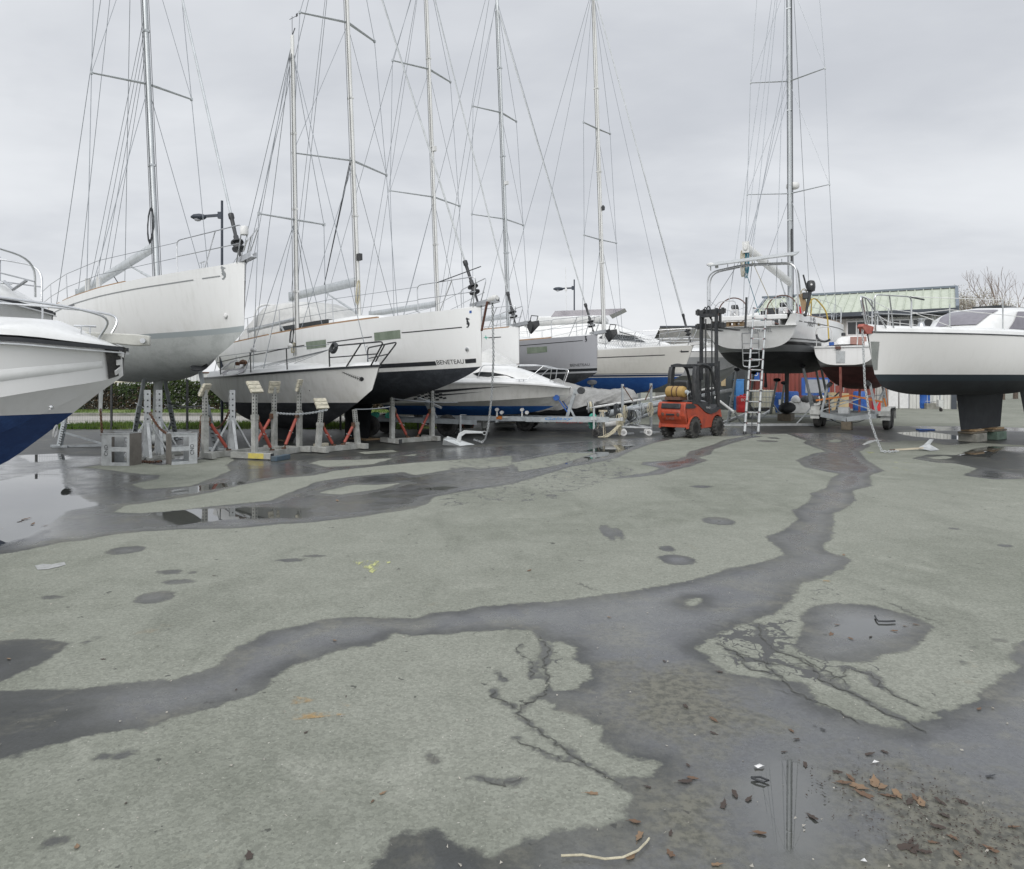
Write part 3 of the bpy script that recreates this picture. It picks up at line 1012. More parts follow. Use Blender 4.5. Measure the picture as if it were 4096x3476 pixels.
for side_, pl_, wk_ in CRACKS:
    pp = (gr if side_ == 'R' else gl)(pl_)
    dd = np.full(XX.shape, 9.0)
    for a_, b_ in zip(pp[:-1], pp[1:]):
        ex_, ey_ = b_.x - a_.x, b_.y - a_.y
        tt = np.clip(((XX - a_.x) * ex_ + (YY - a_.y) * ey_) / (ex_ * ex_ + ey_ * ey_ + 1e-9), 0, 1)
        dd = np.minimum(dd, np.hypot(XX - a_.x - tt * ex_, YY - a_.y - tt * ey_))
    wet = np.maximum(wet, .020 * wk_ - dd * 1.15)
far = (YY > 30)
wet = np.where(far, np.maximum(-.25, np.minimum(wet, .1)) - np.clip((YY - 30) / 60, 0, .4), wet)
wet = np.clip(wet, -3, 3)
pool = np.full(XX.shape, -3.0)
for p_ in POOLS:
    pool = np.maximum(pool, sdist(p_, XX, YY))
pool = np.clip(pool, -3, 3)
soak_shade = np.full(XX.shape, -3.0)
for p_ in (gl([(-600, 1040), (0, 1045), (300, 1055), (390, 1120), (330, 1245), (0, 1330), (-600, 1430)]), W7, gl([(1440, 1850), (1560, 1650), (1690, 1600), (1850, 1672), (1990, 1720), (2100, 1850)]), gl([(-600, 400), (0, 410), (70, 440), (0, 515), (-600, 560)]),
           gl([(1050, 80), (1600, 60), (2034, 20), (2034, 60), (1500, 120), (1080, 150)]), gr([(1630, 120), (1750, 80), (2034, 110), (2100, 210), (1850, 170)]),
           [Vector(q_) for q_ in ((-15, 15.2), (-6, 15.4), (-2.5, 16.6), (1, 18.4), (4, 20.4), (6, 24), (6, 31), (-17, 31), (-17, 17))], [Vector(q_) for q_ in ((10, 17.6), (17, 17.6), (17, 23), (10, 23))], [Vector(q_) for q_ in ((7.5, 22), (13, 22), (15, 30), (8.5, 30))]):  # the Vector outlines paint contact shade under the boats
    soak_shade = np.maximum(soak_shade, sdist(p_, XX, YY))
soak_shade = np.clip(soak_shade, -3, 3)
mud = np.full(XX.shape, -3.0)
for p_ in (gr([(1210, 1390), (1320, 1350), (1500, 1325), (1700, 1400), (2034, 1495), (2500, 1650), (2500, 1950), (1180, 1950), (1260, 1700), (1330, 1560)]), gr([(380, 945), (560, 930), (820, 1000), (960, 1080), (1000, 1180), (840, 1280), (640, 1290), (470, 1240), (400, 1130)]), gr([(560, 1420), (800, 1380), (860, 1560), (900, 1720), (820, 1900), (500, 1900), (470, 1680)])):
    mud = np.maximum(mud, sdist(p_, XX, YY))
mud = np.clip(mud, -3, 3)
crk = np.zeros(XX.shape)
for p_, k_ in CRKZ:
    crk = np.maximum(crk, k_ * np.clip(sdist(p_, XX, YY) / .35 + .2, 0, 1))
ny_, nx_ = XX.shape
idx = np.arange(ny_ * nx_).reshape(ny_, nx_)
quads = np.stack([idx[:-1, :-1], idx[:-1, 1:], idx[1:, 1:], idx[1:, :-1]], -1).reshape(-1, 4)
me = bpy.data.meshes.new('ground')
me.vertices.add(ny_ * nx_)
hgt = np.zeros(XX.shape)
me.vertices.foreach_set('co', np.stack([XX, YY, hgt], -1).ravel())
me.loops.add(quads.size)
me.loops.foreach_set('vertex_index', quads.ravel())
me.polygons.add(len(quads))
me.polygons.foreach_set('loop_start', np.arange(0, quads.size, 4))
me.polygons.foreach_set('loop_total', np.full(len(quads), 4))
me.update(calc_edges=True)
for nm, arr in (('wetness', wet), ('pool', pool), ('cracked', crk), ('soak_shade', soak_shade), ('mud', mud)):
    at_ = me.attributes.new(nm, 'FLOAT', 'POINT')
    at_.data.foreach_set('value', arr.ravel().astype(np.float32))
m, nt = new_mat('old_asphalt')
pos = nt.n('ShaderNodeTexCoord').outputs['Object']
aw = nt.n('ShaderNodeAttribute', attribute_name='wetness').outputs['Fac']
ap = nt.n('ShaderNodeAttribute', attribute_name='pool').outputs['Fac']
ac = nt.n('ShaderNodeAttribute', attribute_name='cracked').outputs['Fac']
nb = nt.noise(pos, .55, 4, .55)            # broad
nm_ = nt.noise(pos, 3.2, 5, .6, .4)        # lobes
nf = nt.noise(pos, 17.0, 4, .65)           # jagged edge
ng = nt.noise(pos, 95.0, 3, .7)            # aggregate
vg = nt.n('ShaderNodeTexVoronoi', i_Vector=pos, i_Scale=70.0).outputs['Color']
vgs = nt.n('ShaderNodeSeparateColor', i_0=vg).outputs[0]
# alligator cracking
wv = nt.n('ShaderNodeVectorMath', operation='ADD')
nt.put(wv.inputs[0], pos)
off_ = nt.n('ShaderNodeTexNoise', i_Vector=pos, i_Scale=5.5, i_Detail=5.0)
sc_ = nt.n('ShaderNodeVectorMath', operation='SCALE', i_0=off_.outputs['Color'], i_Scale=.34)
nt.put(wv.inputs[1], sc_.outputs[0])
vor = nt.n('ShaderNodeTexVoronoi', feature='DISTANCE_TO_EDGE', i_Vector=wv.outputs[0], i_Scale=3.6)
wid_ = nt.math('MULTIPLY', nt.math('SUBTRACT', nt.math('ADD', ac, nt.math('MULTIPLY', nm_, 1.5)), 1.22), .125)
crack = nt.math('MULTIPLY', nt.step(nt.math('SUBTRACT', wid_, vor.outputs['Distance']), -.010, .010), nt.step(ac, .05, .3))
vor2 = nt.n('ShaderNodeTexVoronoi', feature='DISTANCE_TO_EDGE', i_Vector=wv.outputs[0], i_Scale=8.6)
wid2 = nt.math('MULTIPLY', nt.math('SUBTRACT', nt.math('ADD', ac, nt.math('MULTIPLY', nm_, 1.6)), 1.45), .085)
crack2 = nt.math('MULTIPLY', nt.step(nt.math('SUBTRACT', wid2, vor2.outputs['Distance']), -.014, .014), nt.step(ac, .3, .7))
crack = nt.math('MAXIMUM', crack, crack2)
edge = nt.math('ADD', nt.math('MULTIPLY', nt.math('SUBTRACT', nm_, .5), .16), nt.math('MULTIPLY', nt.math('SUBTRACT', nf, .5), .10))
wd = nt.math('ADD', aw, edge)
wetf = nt.math('MAXIMUM', nt.step(wd, -.012, .014), crack)
pf = nt.step(nt.math('ADD', ap, nt.math('ADD', nt.math('MULTIPLY', nt.math('SUBTRACT', nm_, .5), .22), nt.math('MULTIPLY', nt.math('SUBTRACT', nf, .5), .06))), -.05, .12)
pf = nt.math('MULTIPLY', pf, nt.step(wd, 0.0, .05))
# dry colour: grey-green worn binder, pale scuffs, dark pocks, rusty tints
blot = nt.step(nt.math('ADD', nt.math('MULTIPLY', nb, .5), nt.math('MULTIPLY', nm_, .5)), .36, .64)
nL_ = nt.noise(nt.mapping(pos, (1, 1, 1), (11, 5, 0)), .17, 4, .55, .4)
dry = nt.mix(blot, (.182, .191, .160), (.230, .239, .204))
dry = nt.mix(nt.math('MULTIPLY', nt.step(nL_, .40, .62), .55), dry, (.262, .268, .232))
dry = nt.mix(nt.math('MULTIPLY', nt.step(nt.noise(nt.mapping(pos, (1.6, .5, 1), (5, 1, 0)), .9, 6, .62, .8), .52, .70), .42), dry, (.140, .148, .124))
dry = nt.mix(nt.math('MULTIPLY', nt.step(nt.noise(nt.mapping(pos, (1, 1, 1), (7, 3, 0)), 1.1, 5, .6, .6), .60, .74), .35), dry, (.34, .345, .30))
dry = nt.mix(nt.math('MULTIPLY', nt.step(nt.noise(nt.mapping(pos, (1, 1, 1), (2, 9, 0)), 2.3, 5, .65), .64, .76), .30), dry, (.27, .215, .145))
agg = nt.math('ADD', nt.math('MULTIPLY', nt.math('SUBTRACT', ng, .5), .62), nt.math('MULTIPLY', nt.math('SUBTRACT', vgs, .5), .30))
dry = nt.mix(1.0, dry, nt.n('ShaderNodeCombineColor', i_0=nt.math('ADD', 1.0, agg), i_1=nt.math('ADD', 1.0, agg), i_2=nt.math('ADD', 1.0, agg)).outputs[0], 'MULTIPLY')
pock = nt.step(nt.noise(nt.mapping(pos, (1, 1, 1), (4, 4, 0)), 9.0, 4, .6), .67, .71)
pock2 = nt.step(nt.noise(nt.mapping(pos, (1, 1, 1), (1, 6, 0)), 38.0, 2, .6), .70, .75)
dry = nt.mix(nt.math('MULTIPLY', nt.math('MAXIMUM', pock, pock2), .75), dry, (.055, .056, .052))
grit = nt.step(nt.noise(nt.mapping(pos, (1, 1, 1), (6, 2, 0)), 60.0, 1, .5), .745, .77)
dry = nt.mix(nt.math('MULTIPLY', grit, .7), dry, (.52, .50, .45))
# a damp rim round every wet patch
wcol = nt.mix(nt.step(wd, .01, .16), (.036, .038, .036), (.082, .085, .089))  # bluish interior imitates sky sheen in the colour
wcol = nt.mix(nt.math('MULTIPLY', nt.step(nt.math('ADD', nt.math('MULTIPLY', nb, .55), nt.math('MULTIPLY', nm_, .45)), .40, .62), .75), wcol, (.104, .106, .094))
wcol = nt.mix(1.0, wcol, nt.n('ShaderNodeCombineColor', i_0=nt.math('ADD', 1.0, agg), i_1=nt.math('ADD', 1.0, agg), i_2=nt.math('ADD', 1.0, agg)).outputs[0], 'MULTIPLY')
a_soak_shade = nt.n('ShaderNodeAttribute', attribute_name='soak_shade').outputs['Fac']
soak_shade_f = nt.step(nt.math('ADD', a_soak_shade, nt.math('MULTIPLY', nt.math('SUBTRACT', nm_, .5), .6)), -.25, .25)
wcol = nt.mix(nt.math('MULTIPLY', soak_shade_f, .75), wcol, (.024, .026, .024))  # soaked patches and painted shade under the boats, as one dark colour
silt = nt.math('MULTIPLY', nt.step(nt.noise(nt.mapping(pos, (1, 1, 1), (3, 8, 0)), 1.6, 6, .7, .5), .50, .66), .62)
amud = nt.n('ShaderNodeAttribute', attribute_name='mud').outputs['Fac']
mudf = nt.step(nt.math('ADD', amud, nt.math('ADD', nt.math('MULTIPLY', nt.math('SUBTRACT', nm_, .5), .8), nt.math('MULTIPLY', nt.math('SUBTRACT', nf, .5), .5))), -.22, .28)
silt = nt.math('MAXIMUM', silt, nt.math('MULTIPLY', mudf, .85))
mcol = nt.mix(nt.step(nt.noise(nt.mapping(pos, (1, 1, 1), (8, 2, 0)), 22.0, 4, .7), .40, .62), (.155, .150, .116), (.075, .074, .058))
wcol = nt.mix(silt, wcol, mcol)
wcol = nt.mix(nt.math('MULTIPLY', pock, .7), wcol, (.018, .018, .017))
# damp fringe just outside the wet edge
fringe = nt.math('MULTIPLY', nt.step(nt.math('ADD', wd, nt.math('MULTIPLY', nt.math('SUBTRACT', ng, .5), .04)), -.028, .0), .34)
dry = nt.mix(fringe, dry, (.085, .088, .076))
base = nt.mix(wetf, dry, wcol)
base = nt.mix(nt.math('MULTIPLY', crack, .85), base, (.050, .051, .048))
base = nt.mix(nt.math('MULTIPLY', pf, .75), base, (.050, .052, .046))
rg = nt.mix(wetf, (.92,) * 3, (.42,) * 3)
rg = nt.mix(nt.math('MULTIPLY', wetf, nt.step(wd, .03, .30, 0, nt.step(nm_, .35, .62, .55, 1.0))), rg, (.14,) * 3)
rg = nt.mix(nt.math('MULTIPLY', nt.math('MAXIMUM', soak_shade_f, mudf), wetf), rg, (.45,) * 3)
rg = nt.mix(pf, rg, (.006,) * 3)
bst = nt.mix(wetf, (.75,) * 3, (.26,) * 3)
bst = nt.mix(pf, bst, (.0012,) * 3)
bh = nt.math('ADD', nt.math('MULTIPLY', ng, .6), nt.math('ADD', nt.math('MULTIPLY', nf, .8), nt.math('MULTIPLY', crack, -1.6)))
bmp = nt.n('ShaderNodeBump', i_Strength=bst, i_Distance=.006, i_Height=bh)
sp_ = nt.mix(wetf, (.12,) * 3, (.70,) * 3)
sp_ = nt.mix(nt.math('MULTIPLY', wetf, nt.step(wd, .05, .30)), sp_, (.95,) * 3)
sp_ = nt.mix(nt.math('MULTIPLY', nt.math('MAXIMUM', soak_shade_f, mudf), wetf), sp_, (.35,) * 3)
sp_ = nt.mix(pf, sp_, (1.0,) * 3)
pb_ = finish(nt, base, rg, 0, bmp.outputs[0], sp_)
nt.put(pb_.inputs['IOR'], nt.math('ADD', 1.5, nt.math('MULTIPLY', pf, .40)))
M['asphalt'] = m
me.materials.append(m)
ground = bpy.data.objects.new('ground', me)
COL.objects.link(ground)
struct(ground)

# open cracks: thin jagged dark seams a few millimetres proud of the sheet
cb = MB()
rng = random.Random(3)
for side_, pl, wk in CRACKS:
    pts = (gr if side_ == 'R' else gl)(pl)
    fine = []
    for a_, b_ in zip(pts[:-1], pts[1:]):
        n_ = max(3, int((b_ - a_).length / .022))
        for k_ in range(n_):
            j_ = .010
            fine.append(a_.lerp(b_, k_ / n_) + Vector((rng.uniform(-j_, j_), rng.uniform(-j_, j_))))
    fine.append(pts[-1])
    ph_ = rng.uniform(0, 6)
    fine = [p_ + Vector((.010 * math.sin(k_ * .41 + ph_) + .008 * math.sin(k_ * 1.37), .012 * math.cos(k_ * .33 + ph_))) for k_, p_ in enumerate(fine)]
    L_, R_ = [], []
    for k_, p_ in enumerate(fine):
        t_ = (fine[min(k_ + 1, len(fine) - 1)] - fine[max(0, k_ - 1)])
        nn = Vector((-t_.y, t_.x)).normalized() if t_.length > 1e-6 else Vector((1, 0))
        ww = wk * rng.uniform(.001, .0062) * min(1, .25 + .25 * min(k_, len(fine) - 1 - k_))
        L_.append((p_.x + nn.x * ww, p_.y + nn.y * ww, .003))
        R_.append((p_.x - nn.x * ww, p_.y - nn.y * ww, .003))
    n_ = len(fine)
    cb.add(L_ + R_, [(k_, k_ + 1, n_ + k_ + 1, n_ + k_) for k_ in range(n_ - 1)])
M['crack'] = mat('crack_grime', (.062, .063, .056), .8, 0, (.10, .102, .09), 25)
struct(cb.build('ground_cracks', 'crack', smooth=False))


def ribbon(pts, wd, mname, name, z=.004):
    mb = MB()
    L_, R_ = [], []
    for k_, p_ in enumerate(pts):
        t_ = pts[min(k_ + 1, len(pts) - 1)] - pts[max(0, k_ - 1)]
        nn = Vector((-t_.y, t_.x)).normalized()
        ww = wd * (.6 + .4 * math.sin(k_ * 1.7))
        L_.append((p_.x + nn.x * ww, p_.y + nn.y * ww, z))
        R_.append((p_.x - nn.x * ww, p_.y - nn.y * ww, z))
    n_ = len(pts)
    mb.add(L_ + R_, [(k_, k_ + 1, n_ + k_ + 1, n_ + k_) for k_ in range(n_ - 1)])
    return struct(mb.build(name, mname, smooth=False))


mf, ntf = new_mat('spray_mark')
oc_ = ntf.n('ShaderNodeTexCoord').outputs['Object']
al_ = ntf.step(ntf.noise(ntf.mapping(oc_, (6, 1.4, 1)), 3.0, 5, .65), .47, .62)
finish(ntf, (.52, .54, .24), .9, 0, None, .2, 0, ntf.math('MULTIPLY', al_, .85))
M['spray'] = mf
mf, ntf = new_mat('rust_mark')
oc_ = ntf.n('ShaderNodeTexCoord').outputs['Object']
al_ = ntf.step(ntf.noise(ntf.mapping(oc_, (2, 2, 1)), 2.0, 5, .65), .48, .64)
finish(ntf, (.50, .30, .10), .9, 0, None, .2, 0, ntf.math('MULTIPLY', al_, .6))
M['rustmark'] = mf


def mark(pts, mname='spray', name='paint_mark'):
    mb = MB()
    mb.add([(p.x, p.y, .004) for p in pts], [tuple(range(len(pts)))])
    return struct(mb.build(name, mname, smooth=False))


mark(gl([(1388, 537), (1440, 538), (1560, 545), (1520, 556), (1480, 590), (1460, 580), (1430, 560)]))
ribbon(gr([(1500, 165), (1530, 172), (1560, 178), (1595, 186)]), .03, 'spray', 'paint_mark')
ribbon(gr([(1480, 146), (1520, 148), (1560, 150), (1600, 153)]), .03, 'spray', 'paint_mark')
mark(gr([(1405, 106), (1425, 104), (1440, 110), (1415, 114), (1422, 118)]))
mark(gr([(1420, 62), (1450, 58), (1470, 62), (1440, 66), (1400, 80), (1390, 78)]), 'palepaint')
mark(gr([(690, 475), (745, 490), (735, 498), (690, 485)]), 'rustmark', 'rust_stain')
mark(gr([(1235, 618), (1265, 620), (1260, 628), (1236, 626)]), 'rustmark', 'rust_stain')
mark(gl([(1090, 1110), (1170, 1080), (1400, 1110), (1410, 1150), (1120, 1180)]), 'rustmark', 'rust_stain')


# ------------------------------------------------------------------ the yachts ashore
A45 = RAD(-45)


def toerail(bt, segs, mname='teak', w=.05, h=.035):
    for t0, t1 in segs:
        mb = MB()
        bt.h.rail(mb, t0, t1, w, h)
        bt.part(mb, 'toe_rail', mname)


def cove(bt, segs, f, h, mname, side, name='cove_stripe'):
    for t0, t1 in segs:
        mb = MB()
        bt.h.line(mb, t0, t1, f, h, side)
        bt.part(mb, name, mname, smooth=False)


def lines_at_mast(bt, at, r=.012, mname='rope', n=3, h=(.1, 9.5), dy=.07, dx=.05):
    for k in range(n):
        o = Vector((dx * (k - 1), dy * (1 if k % 2 else -1), 0))
        bt.stay(at(h[0]) + o, at(h[1]) + o * .9, r * .6, mname, name='halyard')


def rope_coil(bt, p, mname='rope', r=.16, n=5, h=.35, name='rope_coil'):
    rg = random.Random(int(p.x * 100))
    mb = MB()
    for k in range(n):
        mb.tube([p + Vector((math.cos(a) * r * .35 + rg.uniform(-.02, .02), math.sin(a * 1.0) * r * .3, -h + math.cos(a) * h * rg.uniform(.8, 1.05))) for a in [2 * math.pi * i / 12 for i in range(12)]], .013, 5, closed=True)
    bt.part(mb, name, mname)


def bow_roller(bt, ln=.35, mname='steel'):
    p = bt.h.pt(1, 1, 1)
    mb = MB()
    for sd in (1, -1):
        mb.box((p.x + ln * .2, sd * .06, p.z + .06), (ln + .35, .012, .11), rot('Y', -4))
    mb.box((p.x + ln * .2, 0, p.z + .015), (ln + .4, .12, .012), rot('Y', -4))
    mb.lathe([(.02, -.055), (.06, -.05), (.035, 0), (.06, .05), (.02, .055)], 12, TR((p.x + ln * .62, 0, p.z + .07), rot('X', 90)))
    bt.part(mb, 'bow_roller', mname)
    return p + Vector((ln * .62, 0, .07))


def plough(bt, p, sc=1.0, mname='darkmetal', name='anchor'):
    """plough anchor stowed on the roller"""
    mb = MB()
    mb.bar(p + Vector((-.5, 0, .04)) * sc, p + Vector((.12, 0, .02)) * sc, .03 * sc, .07 * sc)
    for sd in (1, -1):
        mb.add([p + Vector(q) * sc for q in ((.02, sd * .01, .06), (.36, sd * .20, .10), (.42, sd * .17, -.06), (.16, sd * .02, -.36), (.0, sd * .01, -.12))], [(0, 1, 2, 3, 4)])
        mb.add([p + Vector(q) * sc for q in ((.05, sd * .01, .03), (.33, sd * .17, .07), (.39, sd * .14, -.06), (.16, sd * .01, -.33), (.03, sd * .01, -.10))], [(0, 1, 2, 3, 4)])
    mb.tube([p + Vector((.30, .16, .1)) * sc, p + Vector((.36, .16, .24)) * sc, p + Vector((.36, -.16, .24)) * sc, p + Vector((.30, -.16, .1)) * sc], .016 * sc, 6)
    return bt.part(mb, name, mname)


def stem_plate(bt, z0f, z1f, w=.05, mname='steel'):
    h = bt.h
    mb = MB()
    n = 6
    for sd in (1, -1):
        vs = []
        for i in range(n + 1):
            z = h.Fb * (z0f + (z1f - z0f) * i / n)
            p = h.at(1.0, min(z, h.zs(1) - .002), sd)
            vs += [(p.x + .012, 0, z), (p.x - w, sd * (p.y * sd + .012), z)]
        mb.add(vs, [(2 * i, 2 * i + 1, 2 * i + 3, 2 * i + 2) for i in range(n)])
    bt.part(mb, 'stem_plate', mname)


# ---- white racing cruiser, pale grey bottom, nearest on the left
hA = Hull(10.0, 3.2, 1.32, 1.10, .86, rb=.10, sag=.05, vb=.9, v0=.5)
bA = Boat('sailing_yacht', 'white sailing yacht with pale grey bottom, propped high above the two metal boxes', 'sailing yacht', hA, P(982, 1046, 14.1), A45, RAD(1.7), 'sailing yachts laid up in the yard')
M['hullA'] = hullmat('hull_white_pale_bottom', (.76, .765, .755), (.47, .49, .48), [(-.02, .09, (.33, .365, .375))], dirt=.22, bottom2=(.37, .39, .38), brough=.6)
bA.hull('hullA')
bA.part(hA.deck(), 'deck', 'gel')
toerail(bA, ((.10, .335), (.37, .70)))
cove(bA, ((.06, .40), (.47, .885), (.905, .945)), .845, .022, 'greystripe', -1)
cove(bA, ((.06, .40), (.47, .945)), .845, .022, 'greystripe', 1)
mb = MB(); hA.line(mb, .425, .475, .83, .05, -1); bA.part(mb, 'hull_window', 'glass', smooth=False)
bA.outline(SEAHORSE, 'seahorse_emblem', 'greystripe', (888, 1121), .17, .27, -1)
bA.coachroof(3.6, 7.2, 1.05, .72, .02, .34, .26, nose=1.6)
for k_, sd_ in ((.60, -1), (.60, 1)):
    mb = MB(); mb.box((4.6, sd_ * 1.0, hA.zs(.46) + .2), (1.1, .02, .12), rot('Z', sd_ * -6)); bA.part(mb, 'cabin_window', 'glass')
mA, atA, tA = bA.mast(5.42, hA.zs(.54) + .25, 13.6, 5.2, ((5.05, 1.16, .30), (9.2, .95, .26)), 'alu', .165, .125)
bA.rigging(atA, 13.6, tA, 5.1, 1.42, 1.14, Vector((9.92, 0, 1.34)), (Vector((.1, .9, 1.1)), Vector((.1, -.9, 1.1))), frac=.94)
fA = bA.furler(Vector((9.92, 0, 1.36)), atA(12.8), 'black', 'alu', .028, .25)
a_, e_ = bA.boom(atA, 1.0, 4.1, -10.5, -.6, .15, .24)
bA.vang(atA, a_, e_, .30)
bA.stay(e_, atA(13.3), .008, name='topping_lift')
for k_ in (.05, .28, .5):
    bA.stay(a_.lerp(e_, 1 - k_) - Z * .1, Vector((2.2 + k_ * 2, .1, 1.25)), .012, 'rope', name='mainsheet')
for k_ in (0, .3, .6, .9):
    bA.stay(a_.lerp(e_, .55 + k_ * .3) + Z * .1, atA(6.0 + k_), .007, 'wire', name='lazy_jack')
lines_at_mast(bA, atA, h=(.1, 12.5), n=4)
rope_coil(bA, atA(1.9) + Vector((.12, -.12, 0)), 'rope', .2, 6, .42)
bA.pulpit((1, .93, .845), .66, over=.30)
bA.guardrail((.06, .22, .40, .60), .62, .845)
bow_roller(bA, .25)
stem_plate(bA, .72, .985, .05)
mb = MB(); p_ = hA.pt(1, 1, 1)
mb.tube([p_ + Vector((.28, -.1, .62)), p_ + Vector((.50, -.22, .30)), p_ + Vector((.42, -.25, .1))], .014, 6)
bA.part(mb, 'anchor_bracket', 'steel')
mb = MB(); mb.lathe([(.07, 0), (.075, .02), (.075, .14), (.06, .16), (.0, .16)], 12, TR(p_ + Vector((.40, -.22, .42)))); bA.part(mb, 'navigation_light', 'whiteplastic')
mb = MB()
for x_ in (9.1,):
    mb.tube([(x_ - .12, -.42, 1.40), (x_ + .12, -.42, 1.40)], .014, 6); mb.tube([(x_ - .05, -.42, 1.29), (x_ - .05, -.42, 1.4)], .012, 6); mb.tube([(x_ + .05, -.42, 1.29), (x_ + .05, -.42, 1.4)], .012, 6)
bA.part(mb, 'mooring_cleat', 'steel')
mb = MB(); mb.box((3.3, 0, hA.zs(.33) + .18), (.14, 1.6, .10)); mb.box((4.0, .2, hA.zs(.4) + .40), (.5, .25, .12)); bA.part(mb, 'deck_winch', 'darkmetal')
for x_, y_ in ((3.4, -.95), (3.75, -.8)):
    mb = MB(); mb.tube([(x_, y_, 1.2), (x_ + .05, y_, 1.75)], .06, 8); bA.part(mb, 'canvas_sleeve', 'canvas')
mb = MB(); mb.lathe([(0, 0), (.05, 0), (.05, .03), (.0, .05)], 12, TR(hA.at(.945, .32, -1, .0), rot('X', 90))); bA.part(mb, 'thruster_cap', 'whiteplastic')
kA = bA.fin('keel', 'pale_bottom', 5.75, -.70, .62, 5.45, -2.12, .46, .17)
bA.bulb('pale_bottom', 6.1, 4.6, -2.24, .20, kA)
bA.fin('rudder', 'pale_bottom', 1.35, -.3, .5, 1.1, -1.6, .32, .14)

# ---- small white family yacht behind the row of props
hC = Hull(6.45, 2.15, .74, .60, .62, Hull.CLASSIC, ((0, .15, .35, .5, .7, .85, .94, 1), (.30, -.25, -.85, -1.0, -.9, -.45, .0, .42)), rb=.42, sag=.03, p=.8, q=.95, vb=.95, v0=.45, rs=.12)
bC = Boat('sailing_yacht', 'small white sailing yacht with fish bone drawing, behind the red-braced props', 'sailing yacht', hC, P(1519, 1463, 16.2), A45, RAD(.8), 'sailing yachts laid up in the yard', scale=1.117)
M['hullC'] = hullmat('hull_chalky_white', (.71, .71, .695), (.018, .020, .024), (), dirt=.35, rough=.45)
bC.hull('hullC')
bC.part(hC.deck(camber=.1), 'deck', 'gel')
mb = MB(); hC.rail(mb, .0, 1.0, .05, .045, inset=-.015, lift=-.02); bC.part(mb, 'rubbing_strake', 'stripe')
mb = MB()
for sd_ in (1, -1):
    rr = []
    for k_ in range(25):
        t_ = .05 + .93 * k_ / 24
        p_ = hC.pt(t_, 1, sd_)
        rr.append([Vector((p_.x, sd_ * max(.003, abs(p_.y) - .02), p_.z + .02)), Vector((p_.x, sd_ * max(.002, abs(p_.y) - .10), p_.z + .17 * (1 - .55 * t_))), Vector((p_.x, sd_ * max(.001, abs(p_.y) - .26), p_.z + .20 * (1 - .5 * t_)))])
    mb.loft(rr, closed_ring=False)
bC.part(mb, 'deck_moulding', 'gel')
bC.coachroof(1.5, 5.0, .62, .46, .1, .26, .12, nose=1.6)
mb = MB()
wn = [(1.72, .085), (1.85, .055), (2.75, .045), (3.0, .07), (3.06, .115), (2.95, .155), (2.75, .168), (1.98, .178), (1.80, .155), (1.73, .12)]
vs_ = []
for x_, z_ in wn:
    p_ = hC.pt(x_ / 6.45, 1, -1)
    f_ = (z_ - .02) / (.17 * (1 - .55 * x_ / 6.45) - .02)
    vs_.append(Vector((p_.x, -(abs(p_.y) - .02 - .08 * f_) - .012, p_.z + z_)))
mb.add(vs_, [tuple(range(len(vs_)))]); bC.part(mb, 'cabin_window', 'violet', smooth=False)
mC, atC, tC = bC.mast(3.60, .86, 7.65, 1.0, ((3.35, .82, .12),), 'whitemast', .115, .085, taper=.9)
for sd_ in (1, -1):
    bC.stay((3.32, sd_ * .93, .74), tC[0][1][sd_], .008); bC.stay(tC[0][1][sd_], atC(7.3), .008); bC.stay((2.95, sd_ * .93, .74), tC[0][0], .008); bC.stay((3.72, sd_ * .88, .74), tC[0][0], .008)
    bC.stay((.15, sd_ * .5, .62), atC(7.5), .008)
bC.stay((6.5, 0, .80), atC(7.3), .008)
bC.stay((.2, .0, .66), atC(7.55), .007)
lines_at_mast(bC, atC, h=(.2, 7.2), n=3, dy=.06)
mb = MB(); t_ = atC(7.65); mb.tube([t_, t_ + Z * .45], .006, 5); mb.tube([t_ + Vector((-.12, 0, .42)), t_ + Vector((.25, 0, .38))], .006, 5); mb.box(t_ + Vector((.22, 0, .40)), (.07, .01, .07)); mb.tube([t_, t_ + Vector((.0, .07, .2))], .012, 6); bC.part(mb, 'wind_vane', 'black')
a_, e_ = bC.boom(atC, 1.05, 2.7, -2.0, .15, .07, .1)
bC.vang(atC, a_, e_, .28, .2)
rope_coil(bC, atC(.85) + Vector((-.05, -.1, 0)), 'rope', .14, 5, .2)
rope_coil(bC, atC(3.0 + .5) + Vector((.03, -.08, -3.0)), 'cream', .12, 3, .12, 'rope_lashing')
bC.pulpit((1, .93, .87), .46, over=.42, r=.016, mname='darkmetal')
bC.guardrail((.25, .52, .72), .50, .87, sides=(1, -1), wires=(1.0,), mname='darkmetal')
mb = MB(); mb.tube(arc(hC.pt(.87, 1, -1) + Vector((.18, .05, .42)), .085, 0, 2 * math.pi, 14, (1, 0, 0), (0, .25, 1)), .04, 8); bC.part(mb, 'horseshoe_buoy', 'black')
for t_ in (.535, .545, .735):
    mb = MB(); mb.lathe([(0, -.055), (.04, -.04), (.055, 0), (.04, .04), (0, .055)], 12, TR(hC.pt(t_, 1, -1) + Vector((0, .05, .55)))); bC.part(mb, 'mast_ball', 'whiteplastic')
for k_ in range(6):
    bC.stay(hC.pt(.87, 1, -1) + Vector((.05, .05, .40)), hC.pt(.50 + k_ * .045, 1, -1) + Vector((0, .2, .18)), .005, 'wire', name='netting_line')
